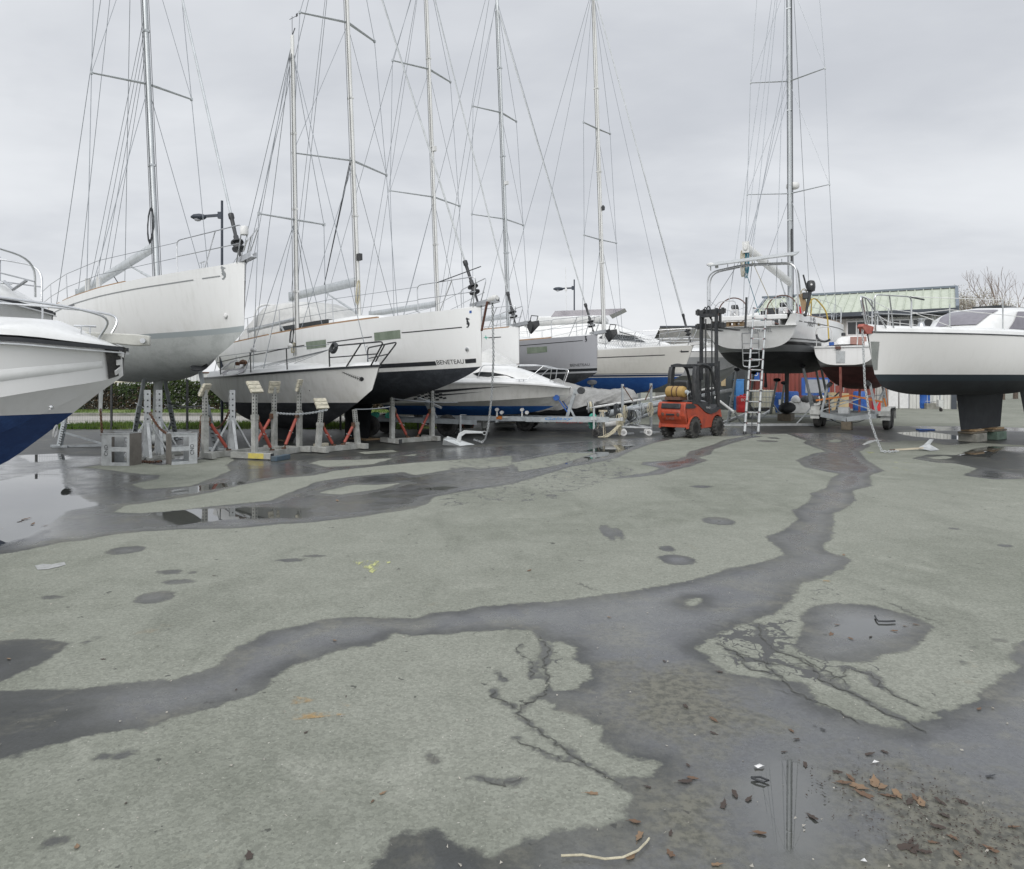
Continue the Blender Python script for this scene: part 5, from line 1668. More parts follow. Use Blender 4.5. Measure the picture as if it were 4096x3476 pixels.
mb = MB(); hI.rail(mb, .02, 1.0, .035, .028, inset=-.012, lift=-.012); bI.part(mb, 'rubbing_strake', 'stripe')
# deckhouse
HX, HW, HH = (.3, 1.5, 2.8, 3.7, 4.4, 4.95, 5.15), (1.05, 1.15, 1.12, 1.02, .90, .72, .6), (.62, .70, .72, .66, .46, .17, .04)
HA, HB = (-1, -.93, -.84, -.6, 0, .6, .84, .93, 1), (0, .5, .86, 1.02, 1.08, 1.02, .86, .5, 0)


def house(x, a_, b_, off=0.0):
    zb_ = hI.zs(x / hI.L) + .14
    sh = .16 * min(1, max(0, (x - 2.8) / .9)) * (1 - b_)
    return Vector((x + sh, np.interp(x, HX, HW) * a_ + off * (1 if a_ > 0 else -1), zb_ + np.interp(x, HX, HH) * b_ + off * .3))


mb = MB(); mb.loft([[house(x_, a_, b_) for a_, b_ in zip(HA, HB)] for x_ in sorted(list(HX) + [.9, 2.1, 3.2, 4.05, 4.7])], closed_ring=False)
dh = bI.part(mb, 'deckhouse', 'gel')
mb = MB()
vs = []
for j_ in range(9):
    for i_ in range(15):
        x_, a_ = 4.93 - .98 * j_ / 8, (-.66 + 1.32 * i_ / 14) * (1 - .06 * j_ / 8)
        vs.append(house(x_, a_, np.interp(a_, HA, HB)) + Vector((.016, 0, .02)))
mb.add(vs, [(j_ * 15 + i_, j_ * 15 + i_ + 1, j_ * 15 + i_ + 16, j_ * 15 + i_ + 15) for j_ in range(8) for i_ in range(14)])
bI.part(mb, 'windscreen', 'violet', dh)
for sd_ in (1, -1):
    for q_ in (((2.2, .14), (4.15, .14), (3.55, .84), (2.35, .84)), ((.5, .14), (2.02, .14), (2.05, .84), (.7, .84))):
        mb = MB(); vs = []
        for j_ in range(7):
            for i_ in range(11):
                u_, v_ = i_ / 10, j_ / 6
                x_ = (q_[0][0] * (1 - u_) + q_[1][0] * u_) * (1 - v_) + (q_[3][0] * (1 - u_) + q_[2][0] * u_) * v_
                f_ = (q_[0][1] * (1 - u_) + q_[1][1] * u_) * (1 - v_) + (q_[3][1] * (1 - u_) + q_[2][1] * u_) * v_
                vs.append(house(x_, sd_ * np.interp(f_, (0, .5, .86), (1, .93, .84)), f_, .022))
        mb.add(vs, [(j_ * 11 + i_, j_ * 11 + i_ + 1, j_ * 11 + i_ + 12, j_ * 11 + i_ + 11) for j_ in range(6) for i_ in range(10)])
        bI.part(mb, 'window', 'violet', dh)
mb = MB(); mb.box((2.6, 0, hI.zs(.3) + .93), (1.0, .7, .05)); mb.box((1.5, .1, hI.zs(.2) + .93), (.6, .5, .08)); bI.part(mb, 'roof_hatch', 'glass', dh)
mb = MB(); mb.box((5.9, .1, hI.zs(.7) + .19), (.7, .6, .04)); bI.part(mb, 'deck_hatch', 'gelgrey')
bI.pulpit((1, .95, .90), .80, over=.05, r=.017)
mb = MB(); mb.tube(rounded([hI.pt(.95, 1, 1) + Vector((.1, -.05, .1)), hI.pt(.97, 1, 1) + Vector((.45, -.1, .75)), hI.pt(.97, 1, -1) + Vector((.45, .1, .75)), hI.pt(.95, 1, -1) + Vector((.1, .05, .1))], .1), .017, 7); bI.part(mb, 'bow_seat_rail', 'steel')
for t_, h_ in ((.80, .55), (.635, .72), (.25, .7)):
    for sd_ in (1, -1):
        p_ = hI.pt(t_, 1, sd_) + Vector((0, -sd_ * .12, .12))
        mb = MB(); mb.tube([p_, p_ + Z * h_], .016, 7); mb.lathe([(.04, 0), (.04, .03), (0, .03)], 8, TR(p_)); bI.part(mb, 'stanchion', 'galvlight')
for sd_ in (1, -1):
    pb = hI.pt(.90, 1, sd_) + Vector((0, -sd_ * .05, 0))
    p1_, p2_, p3_ = [hI.pt(t_, 1, sd_) + Vector((0, -sd_ * .12, .12)) for t_ in (.80, .635, .25)]
    for q_ in ((pb + Z * .80, p2_ + Z * .70, p3_ + Z * .7), (pb + Z * .42, p1_ + Z * .42, p2_ + Z * .36, p3_ + Z * .36), (pb + Z * .46, p1_ + Z * .05)):
        mb = MB(); mb.tube(q_, .009, 5); bI.part(mb, 'lifeline', 'whiteplastic')
bI.stay(hI.pt(.90, 1, 1) + Vector((-.05, -.1, .80)), hI.pt(.88, 1, 1) + Vector((-.28, -.1, .76)), .02, 'rope', name='lashing')
mb = MB(); mb.lathe([(0, 0), (.1, 0), (.08, .05), (.06, .12), (.09, .2), (0, .22)], 12, TR((7.4, .3, hI.zs(.84) + .16))); bI.part(mb, 'windlass', 'steel')
# red bow roller and polished stem guard
p_ = hI.pt(1, 1, 1)
mb = MB(); mb.prism([(p_.x - .35, p_.z - .02), (p_.x + .12, p_.z - .06), (p_.x + .30, p_.z + .10), (p_.x + .24, p_.z + .16), (p_.x - .15, p_.z + .12)], .13, TR((0, .065, 0), rot('X', 90))); bI.part(mb, 'bow_roller', 'red_bottom', bevel=.01)
mb = MB()
for sd in (1, -1):
    vs = []
    n_ = 8
    for i_ in range(n_ + 1):
        z_ = .72 - .62 * i_ / n_
        w_ = .024 - .012 * i_ / n_
        q0, q1 = hI.at(1.0, z_, sd), hI.at(1 - w_, z_, sd, .012)
        vs += [Vector((q0.x + .016, 0, z_)), hI.at(1 - w_ * .5, z_, sd, .014), q1]
    mb.add(vs, [(3 * i_ + k_, 3 * i_ + k_ + 1, 3 * i_ + k_ + 4, 3 * i_ + k_ + 3) for i_ in range(n_) for k_ in (0, 1)])
bI.part(mb, 'stem_guard', 'steel')
bI.fin('keel', 'black_bottom', 4.9, -.42, 2.9, 4.65, -1.40, 2.45, .10)
bI.fin('rudder', 'black_bottom', 1.9, -.38, 1.1, 1.3, -1.6, .6, .12, y=.35)


# ------------------------------------------------------------------ motor boats
class VHull:
    """hard-chine hull from stations (x, keel z, chine y, chine z, gunwale y, gunwale z), x forward"""
    def __init__(s, st):
        s.st = st
        s.xs = [a[0] for a in st]

    def g(s, k, x):
        return curve(s.xs, [a[k] for a in s.st], x)

    def ring(s, x, sd):
        zk, yc, zc, yg, zg = (s.g(k, x) for k in range(1, 6))
        lift = .05 * min(1, yc / .4)
        p = [(0, zk), (yc * .52, zk + (zc - zk) * .48), (yc * .54, zk + (zc - zk) * .45), (yc, zc - lift * .4), (yc + lift, zc)]
        for f, e in ((.25, .16), (.5, .38), (.75, .66), (.95, .95), (1, 1)):
            p.append((yc + lift + (yg - yc - lift) * e, zc + (zg - zc) * f))
        return [Vector((x, sd * a, b)) for a, b in p]

    def side(s, x, f, sd, off=.008):
        """point on the topsides: f 0 at the chine, 1 at the gunwale"""
        yc, zc, yg, zg = (s.g(k, x) for k in range(2, 6))
        lift = .05 * min(1, yc / .4)
        e = np.interp(f, (0, .25, .5, .75, .95, 1), (0, .16, .38, .66, .95, 1))
        return Vector((x, sd * (yc + lift + (yg - yc - lift) * e + off), zc + (zg - zc) * f))

    def mesh(s, n=36):
        mb = MB()
        x0, x1 = s.xs[0], s.xs[-1]
        rings = []
        for i in range(n + 1):
            x = x0 + (x1 - x0) * (1 - (1 - i / n) ** 1.3)
            a, b = s.ring(x, -1), s.ring(x, 1)
            rings.append(a[::-1] + b[1:])
        mb.loft(rings, closed_ring=False)
        mb.add(rings[0], [tuple(range(len(rings[0])))])
        return mb

    def top(s, rows, n=30, x0=None, x1=None):
        """deck moulding over the gunwale: rows of (inset fraction of half beam, rise) from the edge to the middle"""
        mb = MB()
        a0, a1 = x0 if x0 is not None else s.xs[0], x1 if x1 is not None else s.xs[-1]
        rr = []
        for i in range(n + 1):
            x = a0 + (a1 - a0) * i / n
            yg, zg = s.g(4, x), s.g(5, x)
            k = min(1, (s.xs[-1] - x) / .8 + .05)
            half = [Vector((x, yg * (1 - a), zg + r * k)) for a, r in rows]
            rr.append(half + [Vector((p.x, -p.y, p.z)) for p in half[::-1]])
        mb.loft(rr, closed_ring=False)
        return mb

    def strake(s, mb, h, w=.03, dz=0.0, n=30, m=0):
        for sd in (1, -1):
            rr = []
            for i in range(n + 1):
                x = s.xs[0] + (s.xs[-1] - s.xs[0]) * i / n
                y, z = s.g(4, x), s.g(5, x) + dz
                rr.append([Vector((x + (w if i == n else 0), sd * (y + w), z - h / 2)), Vector((x, sd * max(0, y - .02), z - h / 2)), Vector((x, sd * max(0, y - .02), z + h / 2)), Vector((x + (w if i == n else 0), sd * (y + w), z + h / 2))])
            mb.loft(rr, m)
        return mb


def heading(hx, hy):
    return math.atan2(hy, hx)


def place(name, label, cat, tip_local, tip_world, head, group=None):
    """thing whose local point tip_local (height = true height above the ground) lands on tip_world; base at ground"""
    R = Matrix.Rotation(head, 3, 'Z')
    o = Vector(tip_world) - R @ Vector((tip_local[0], tip_local[1], 0))
    return thing(name, label, cat, (o.x, o.y, 0), head, group)


M['bowmetal'] = mat('dull_bow_metal', (.50, .50, .46), .5, .1, (.40, .40, .37), 6)
# ---- day cruiser at the left edge, bow to the right
hdJ = heading(.95, .31)
J = place('motor_boat', 'white day cruiser with navy bottom and black rubber bow guard, at the left edge', 'motor boat', (5.8, 0), P(493, 1392, 10.0), hdJ, 'motor boats ashore')
vJ = VHull([(0, .12, 1.02, 1.02, 1.16, 2.06), (2.2, .14, 1.04, 1.10, 1.20, 2.10), (3.6, .22, .98, 1.22, 1.16, 2.12), (4.36, .49, .86, 1.34, 1.06, 2.12), (4.8, .82, .70, 1.43, .93, 2.11), (5.2, 1.16, .47, 1.51, .74, 2.08), (5.5, 1.42, .25, 1.57, .52, 2.06), (5.68, 1.56, .08, 1.62, .33, 2.05), (5.8, 1.66, .012, 1.70, .16, 2.04)])
M['hullJ'] = hullmat('day_cruiser_hull', (.74, .74, .735), (.010, .035, .12), (), dirt=.15, antifoul=1.16, bottom2=(.02, .06, .18), brough=.55)
vJ.mesh(40).build('hull', 'hullJ', J, ang=24)
mb = vJ.top([(.0, .03), (.03, .10), (.10, .15), (.30, .22), (.6, .28), (1.0, .30)]); mb.build('deck', 'gel', J, ang=30)
mb = MB(); vJ.strake(mb, .050, .035, -.02); mb.build('rubbing_strake', 'stripe', J)
mb = MB(); vJ.strake(mb, .018, .042, -.075); mb.build('strake_trim', 'steel', J)
mb = MB()   # moulded swoosh on the flare
for sd in (1, -1):
    rr = []
    for i in range(15):
        x = 3.4 + 2.2 * i / 14
        f0 = .36 - .10 * math.sin(math.pi * i / 14)
        rr.append([vJ.side(x, f0 + d, sd, o) for d, o in ((0, .002), (.05, .025), (.12, .022), (.2, .002))])
    mb.loft(rr, closed_ring=False)
mb.build('spray_moulding', 'gel', J)
mb = MB()
rr = []
for i in range(9):
    f = .02 + .94 * i / 8
    p1, p2 = vJ.side(5.63, f, 1, .02), vJ.side(5.73, f, 1, .02)
    nose = Vector((5.86 - .10 * (1 - f), 0, p2.z))
    q1 = Vector((p1.x + .02, p1.y, p1.z)); q2 = Vector((p2.x + .03, p2.y, p2.z))
    rr.append([q1, q2, nose + Vector((-.02, .05, 0)), nose + Vector((-.02, -.05, 0)), Vector((q2.x, -q2.y, q2.z)), Vector((q1.x, -q1.y, q1.z))])
mb.loft(rr, closed_ring=False); mb.build('bow_guard', 'rubber', J)
mb = MB()
for k, (x0, z0) in enumerate(((5.82, 1.95), (5.80, 1.84), (5.78, 1.72))):
    mb.box((x0 - .02, -.15 - .0 * k, z0), (.10, .015, .07), rot('X', 30 * k - 20) @ rot('Z', 60))
mb.build('torn_tape', 'whiteplastic', J, smooth=False)
for sd, lift in ((-1, 0), (1, .06)):
    mb = MB()
    pts = [Vector((5.55, sd * .26, 2.14)), Vector((5.72, sd * .30, 2.42 + lift)), Vector((5.35, sd * .58, 2.52 + lift)), Vector((4.6, sd * .92, 2.60 + lift)), Vector((3.6, sd * 1.08, 2.66 + lift)), Vector((2.4, sd * 1.10, 2.68 + lift))]
    mb.tube(rounded(pts, .22, 5), .0165, 8)
    for x, y in ((4.6, .92), (3.4, 1.08)):
        mb.tube([(x, sd * y, 2.2), (x, sd * y, 2.60 + lift)], .013, 6)
    mb.build('bow_rail', 'steel', J)
mb = MB(); mb.prism([(5.0, 2.16), (5.98, 2.06), (6.16, 2.07), (6.16, 2.20), (5.98, 2.22), (5.3, 2.24)], .11, TR((0, -.10, 0), rot('X', 90))); mb.build('bow_roller', 'bowmetal', J, bevel=.015)
mb = MB(); mb.lathe([(0, -.03), (.035, -.03), (.035, .03), (0, .03)], 10, TR((6.08, -.24, 2.13), rot('X', 90))); mb.build('roller_bolt', 'steel', J)
mb = MB(); mb.tube([(5.3, -.42, 2.30), (5.55, -.38, 2.30)], .016, 6); mb.tube([(5.38, -.41, 2.2), (5.38, -.41, 2.3)], .012, 6); mb.tube([(5.48, -.39, 2.2), (5.48, -.39, 2.3)], .012, 6); mb.build('mooring_cleat', 'steel', J)
mb = MB(); mb.lathe([(0, 0), (.03, 0), (.03, .02), (0, .03)], 10, TR((5.06, -.47, 1.25), rot('X', 100))); mb.build('tow_eye', 'steel', J)
mb = MB(); mb.tube(arc((5.0, -.06, .92), .08, 0, 2 * math.pi, 12, (0, 1, 0), (.2, 0, 1)), .012, 6); mb.build('bow_eye', 'whiteplastic', J)

# ---- taller cruiser behind it
hdK = heading(.9, .43)
K = place('motor_boat', 'taller white motor cruiser with curved steel bow rail, behind the day cruiser', 'motor boat', (7.2, 0), P(209, 1236, 12.6), hdK, 'motor boats ashore')
vK = VHull([(0, .7, 1.25, 1.7, 1.42, 2.95), (3.6, .75, 1.22, 1.8, 1.45, 3.02), (5.2, 1.05, 1.0, 1.98, 1.36, 3.02), (6.2, 1.5, .66, 2.16, 1.08, 2.96), (6.8, 1.9, .32, 2.30, .72, 2.86), (7.08, 2.14, .12, 2.38, .40, 2.79), (7.2, 2.3, .02, 2.44, .12, 2.76)])
vK.mesh(36).build('hull', 'gel', K, ang=24)
vK.top([(0, .04), (.05, .13), (.3, .24), (.7, .33), (1, .35)]).build('deck', 'gel', K, ang=30)
mb = MB(); vK.strake(mb, .05, .035, -.01); mb.build('rubbing_strake', 'stripe', K)
mb = MB(); vK.strake(mb, .022, .045, -.05); mb.build('strake_trim', 'steel', K)
for sd in (-1, 1):
    mb = MB()
    top_ = rounded([Vector((7.0, sd * .35, 2.98)), Vector((7.0, sd * .42, 3.60)), Vector((6.2, sd * .98, 3.78)), Vector((4.9, sd * 1.28, 3.84)), Vector((3.0, sd * 1.36, 3.86))], .35, 6)
    mb.tube(top_, .018, 8)
    mb.tube(rounded([Vector((6.98, sd * .40, 3.24)), Vector((6.2, sd * 1.0, 3.38)), Vector((4.9, sd * 1.30, 3.42)), Vector((3.0, sd * 1.38, 3.44))], .3), .013, 7)
    for x, y in ((6.3, .92), (5.0, 1.26), (3.7, 1.34)):
        mb.tube([(x, sd * y, 3.05), (x, sd * y, 3.80)], .014, 6)
    mb.build('bow_rail', 'steel', K)
mb = MB(); rr = [[Vector((x, y * w, z)) for y, z in ((-1, 3.2), (-.9, h), (0, h + .1), (.9, h), (1, 3.2))] for x, w, h in ((2.0, 1.2, 4.0), (4.6, 1.1, 3.85), (5.35, 1.0, 3.3))]
mb.loft(rr, closed_ring=False); mb.build('windscreen', 'violet', K, smooth=False)
mb = MB(); mb.tube([(6.6, -.55, 3.2), (6.75, -.75, 3.05), (6.95, -.85, 3.2)], .025, 6); mb.tube([(6.4, -.6, 3.17), (6.7, -.5, 3.17)], .016, 6); mb.build('mooring_cleat', 'steel', K)

# ---- speedboat on its road trailer
hdS = heading(.97, -.24)
S = place('motor_boat', 'white speedboat with blue bottom and dark side flashes, sitting on a road trailer', 'motor boat', (5.4, 0), P(2280, 1551, 20.8), hdS, 'motor boats ashore')
vS = VHull([(0, .56, .85, .92, 1.0, 1.50), (1.8, .56, .88, .96, 1.04, 1.52), (3.2, .58, .82, 1.02, 1.03, 1.53), (4.2, .66, .62, 1.08, .90, 1.50), (4.8, .80, .36, 1.12, .66, 1.46), (5.15, .98, .16, 1.16, .42, 1.42), (5.4, 1.16, .012, 1.20, .12, 1.39)])
M['hullS'] = hullmat('speedboat_hull', (.62, .615, .585), (.015, .10, .36), (), dirt=.35, antifoul=.86, bottom2=(.02, .14, .42))
vS.mesh(34).build('hull', 'hullS', S, ang=24)
vS.top([(0, .02), (.04, .08), (.16, .12), (.22, .13)]).build('deck', 'gel', S, ang=30)
mb = MB(); vS.strake(mb, .04, .025, 0); mb.build('rubbing_strake', 'gel', S)
mb = MB(); rr = []
for x, w, h in ((1.4, .78, .02), (1.9, .80, .30), (2.6, .80, .48), (3.0, .78, .50), (3.7, .70, .40), (4.3, .52, .24), (4.8, .32, .08), (4.95, .2, .01)):
    z = vS.g(5, x) + .08
    rr.append([Vector((x, a * w, z + b * h)) for a, b in ((-1, 0), (-.94, .5), (-.8, .85), (-.4, 1.02), (0, 1.05), (.4, 1.02), (.8, .85), (.94, .5), (1, 0))])
mb.loft(rr, closed_ring=False); mb.build('cabin', 'gel', S)
mb = MB(); rr = []
for x, w, h in ((.2, .9, .05), (1.2, .92, .30), (2.2, .88, .52), (3.0, .5, .86), (3.2, .45, .80), (3.9, .5, .40)):
    z = vS.g(5, x) + .10
    rr.append([Vector((x, a * w, z + b * h)) for a, b in ((-1, 0), (-.7, .55), (-.2, .98), (0, 1.03), (.2, .98), (.7, .55), (1, 0))])
mb.loft(rr, closed_ring=False); mb.build('canvas_cover', 'canvas', S)
for sd in (-1, 1):
    mb = MB()
    vs = [Vector((x, sd * np.interp(x, (2.6, 3.0, 3.7, 4.3), (.785, .77, .68, .52)) + sd * .012, vS.g(5, x) + .08 + z)) for x, z in ((2.75, .17), (2.9, .10), (3.5, .06), (3.95, .06), (3.7, .14), (3.3, .21), (2.95, .22))]
    mb.add(vs, [tuple(range(len(vs)))]); mb.build('cabin_window', 'glass', S, smooth=False)
    for (xa, fa, xb, fb, hh) in ((1.5, .56, 3.9, .80, .16), (1.5, .36, 3.1, .50, .09)):
        mb = MB(); n = 12; vs = []
        for i in range(n + 1):
            a = i / n
            x, f = xa + (xb - xa) * a, fa + (fb - fa) * a
            th = hh * (1 - a) + .005
            vs += [vS.side(x, f - th * .7, sd), vS.side(x, f + th * .3, sd)]
        mb.add(vs, [(2 * i, 2 * i + 2, 2 * i + 3, 2 * i + 1) for i in range(n)])
        mb.build('side_flash', M['blue'] if False else 'stripe', S, smooth=False)
    mb = MB()
    for i in range(9):
        for j in range(5):
            if (i + j) % 2 == 0:
                x, f = 1.05 + i * .11, .50 - j * .085 + .06 * math.sin(i * .8)
                q = [vS.side(x, f, sd, .012), vS.side(x + .10, f + .02, sd, .012), vS.side(x + .08, f + .10, sd, .012), vS.side(x - .02, f + .08, sd, .012)]
                mb.add(q, [(0, 1, 2, 3)])
    mb.build('chequered_flag', 'stripe', S, smooth=False)
mb = MB()
for sd in (-1, 1):
    mb.tube(rounded([Vector((2.9, sd * .86, 1.62)), Vector((3.05, sd * .84, 2.02)), Vector((4.6, sd * .62, 2.02)), Vector((5.0, sd * .40, 1.92)), Vector((5.35, sd * .16, 1.90)), Vector((5.20, sd * .12, 1.46))], .1), .014, 7)
    mb.tube([(4.9, sd * .42, 1.56), (4.95, sd * .43, 1.93)], .012, 6)
    mb.tube([(4.3, sd * .68, 1.60), (4.75, sd * .55, 2.0)], .012, 6)
mb.build('bow_rail', 'steel', S)
for x in (4.2,):
    mb = MB(); mb.tube([(x - .16, -.96, 1.62), (x + .16, -.92, 1.62)], .012, 6); mb.tube([(x - .06, -.94, 1.56), (x - .06, -.94, 1.62)], .01, 6); mb.tube([(x + .06, -.93, 1.56), (x + .06, -.93, 1.62)], .01, 6); mb.build('mooring_cleat', 'steel', S)

R3 = lambda h: Matrix.Rotation(h, 3, 'Z')


def wheel(mb_tyre, mb_rim, c, axis, r, w, n=22):
    q = Vector(axis).to_track_quat('Z', 'Y').to_matrix()
    T = TR(c, q)
    mb_tyre.lathe([(r * .58, -w / 2), (r * .86, -w / 2), (r * .97, -w * .38), (r, -w * .2), (r, w * .2), (r * .97, w * .38), (r * .86, w / 2), (r * .58, w / 2), (r * .56, 0), (r * .58, -w / 2)], n, T)
    mb_rim.lathe([(0, -w * .42), (r * .16, -w * .46), (r * .2, -w * .30), (r * .5, -w * .34), (r * .60, -w * .46), (r * .60, w * .46), (r * .5, w * .34), (r * .2, w * .30), (r * .16, w * .46), (0, w * .42)], n, T)


def add_wheel(parent, c, axis, r, w, tyre='rubber', rim='galvlight', name='wheel'):
    a, b = MB(), MB()
    wheel(a, b, c, axis, r, w)
    t = a.build(name, tyre, parent)
    b.build('rim', rim, t)
    return t


TS = thing('boat_trailer', 'galvanised road trailer with jockey wheel, under the white speedboat', 'trailer', S.location, hdS, 'boat trailers')
mb = MB(); mb.bar((1.2, -.62, .52), (4.4, -.40, .50), .07, .13); mb.bar((1.2, .62, .52), (4.4, .40, .50), .07, .13); mb.bar((4.2, -.42, .49), (6.5, -.02, .49), .08, .14); mb.bar((4.2, .42, .49), (6.5, .02, .49), .08, .14)
for x in (1.3, 2.4, 3.4):
    mb.bar((x, -.62, .44), (x, .62, .44), .06, .08)
mb.build('frame', 'galv', TS)
mb = MB(); mb.tube([(6.1, -.14, .16), (6.1, -.14, .82)], .032, 10); mb.tube([(6.1, -.14, .83), (6.0, -.30, .83)], .014, 6); mb.box((6.1, -.1, .52), (.16, .12, .10)); mb.build('jockey_post', 'galvlight', TS)
add_wheel(TS, (6.16, -.16, .125), (.3, 1, 0), .125, .07)
add_wheel(TS, (2.0, -.82, .31), (0, 1, 0), .31, .17); add_wheel(TS, (2.0, .82, .31), (0, 1, 0), .31, .17)
mb = MB(); mb.bar((5.3, 0, .5), (5.55, 0, 1.28), .08, .09); mb.bar((5.55, 0, .52), (5.35, 0, .9), .05); mb.box((5.62, 0, 1.28), (.22, .16, .14)); mb.build('winch_post', 'galv', TS)
mb = MB(); mb.lathe([(0, -.1), (.10, -.1), (.10, .1), (0, .1)], 14, TR((5.72, 0, 1.30), rot('X', 90))); mb.build('winch', 'black', TS)
for x, y in ((5.05, -.22), (5.05, .22)):
    mb = MB(); mb.lathe([(0, -.06), (.085, -.06), (.085, .06), (0, .06)], 14, TR((x, y, 1.10), rot('X', 90))); mb.bar((x + .06, y, 1.05), (5.36, y, .70), .03); mb.build('bow_roller', 'blue', TS)
for x, y in ((3.4, -.55), (4.1, -.42)):
    mb = MB(); mb.bar((x, y, .56), (x, y, .72), .04); mb.lathe([(0, -.05), (.05, -.05), (.05, .05), (0, .05)], 10, TR((x, y, .76), rot('X', 90))); mb.lathe([(0, -.05), (.05, -.05), (.05, .05), (0, .05)], 10, TR((x + .14, y, .68), rot('X', 90))); mb.build('keel_roller', 'whiteplastic', TS)
mb = MB(); mb.box((3.45, -.50, .53), (.16, .03, .09)); mb.build('side_lamp', 'orangestrap', TS)
mb = MB(); mb.box((3.62, -.50, .545), (.16, .03, .06)); mb.build('side_lamp', 'palepaint', TS)
q0 = Vector((4.75, -.365, .455)); q1 = Vector((5.75, -.19, .455))
flat_text('Galaxy', 'maker_lettering', q0 + Vector((0, -.015, 0)), q1 - q0, (0, 0, 1), .78, 'skyblue', TS, .10, shear=.35)
mb = MB(); mb.bar((6.4, 0, .49), (6.85, 0, .50), .06, .07); mb.lathe([(0, 0), (.05, .02), (.05, .1), (0, .12)], 10, TR((6.86, 0, .44))); mb.build('coupling', 'galvlight', TS)

# ---- boat under a grey cover
T0 = P(2236, 1640, 23.6)
T = thing('covered_boat', 'small boat wrapped in a crumpled grey tarpaulin between two yachts', 'boat', (T0.x - .4, T0.y, 0), RAD(-8))
mb = MB(); rr = []
rg = random.Random(11)
nx_c = 90
for i in range(nx_c + 1):
    a = i / nx_c
    x = -1.8 + 4.7 * a
    zt = np.interp(x, (-1.8, -.6, .3, .9, 1.6, 2.3, 2.75, 2.9), (1.10, 1.35, 1.66, 1.46, 1.30, 1.34, 1.30, 1.08))
    zb = np.interp(x, (-1.8, -.2, .8, 1.8, 2.9), (.70, .62, .72, .86, .92))
    w = np.interp(x, (-1.8, .3, 1.5, 2.4, 2.9), (.95, .95, .85, .55, .22))
    ring = []
    for j in range(49):
        g = math.pi * j / 48
        y = -math.cos(g)
        z = math.sin(g) ** .75
        q_ = x * 1.9 - z * 2.8 + .5 * y
        cr = (1 - abs(math.sin(q_ * 1.7 + .5 * math.sin(x * 2.3)))) ** 3 + .6 * (1 - abs(math.sin(q_ * 3.9 + 1.3 + z * 3))) ** 4
        wr = .085 * cr * (1.15 - .6 * z) - .02 + .014 * math.sin(x * 8 + z * 7 + 2 * math.sin(y * 3)) + .005 * math.sin(x * 21 - z * 13)
        ring.append(Vector((x + .03 * math.sin(9 * z), y * (w + wr + .06 * (1 - z)), zb + (zt - zb) * z + wr * z + .02 * math.sin(x * 11) * (1 - z))))
    rr.append(ring)
mb.loft(rr, closed_ring=False); mb.add(rr[-1], [tuple(range(49))])
mb.build('cover', 'tarp', T, ang=80)
mb = MB(); rr = []
for x, w, z0 in ((-1.8, .8, .35), (.5, .8, .35), (1.8, .62, .5), (2.6, .25, .75), (2.8, .05, .9)):
    rr.append([Vector((x, -w, .95)), Vector((x, -w * .9, z0 + .2)), Vector((x, 0, z0)), Vector((x, w * .9, z0 + .2)), Vector((x, w, .95))])
mb.loft(rr, closed_ring=False); mb.build('hull', 'black', T)
mb = MB(); mb.bar((-1.8, -.5, .30), (2.6, -.2, .30), .06, .09); mb.bar((-1.8, .5, .30), (2.6, .2, .30), .06, .09); mb.bar((0, -.7, .24), (0, .7, .24), .06); mb.build('cradle', 'galv', T)
for y in (-.85, .85):
    add_wheel(T, (-.6, y, .28), (0, 1, 0), .28, .15)
flat_text('Usquire', 'maker_lettering', (.35, -.56, .22), (1, .0, 0), (0, 0, 1), .85, 'red', T, .12, shear=.3)

# ---- trailer lying half under the big yacht
T1 = P(1700, 1690, 20.6)
TU = thing('boat_trailer', 'empty steel boat trailer with teal rope lumps, lying under the big white yacht', 'trailer', (T1.x, T1.y, 0), RAD(-12), 'boat trailers')
mb = MB(); mb.bar((-2.4, 0, .50), (1.5, 0, .42), .07, .12); mb.bar((-2.4, .9, .52), (.9, .12, .44), .07, .12); mb.bar((-2.0, -.1, .45), (-2.0, 1.0, .45), .07, .09); mb.bar((.3, 0, .5), (.05, 0, 1.02), .10, .14); mb.build('frame', 'galv', TU)
mb = MB(); mb.bar((-.15, -.1, 1.10), (.52, -.12, .82), .10, .05); mb.build('bow_chock', 'galvlight', TU)
mb = MB(); mb.tube([(1.05, -.05, .02), (1.05, -.05, .62)], .03, 8); mb.tube([(1.05, -.05, .63), (1.22, -.05, .63)], .012, 6); mb.build('jockey_post', 'galvlight', TU)
for y in (-.15, 1.15):
    add_wheel(TU, (-1.6, y, .30), (0, 1, 0), .30, .16)
for x in (-2.0, -1.55, -1.1):
    mb = MB()
    for k in range(5):
        mb.tube(arc((x + .03 * k, -.04, .60), .07, 0, 6.28, 10, (1, 0, .2), (0, .6, 1))[:-1], .018, 5, closed=True)
    mb.build('rope_lashing', 'greenrope', TU)

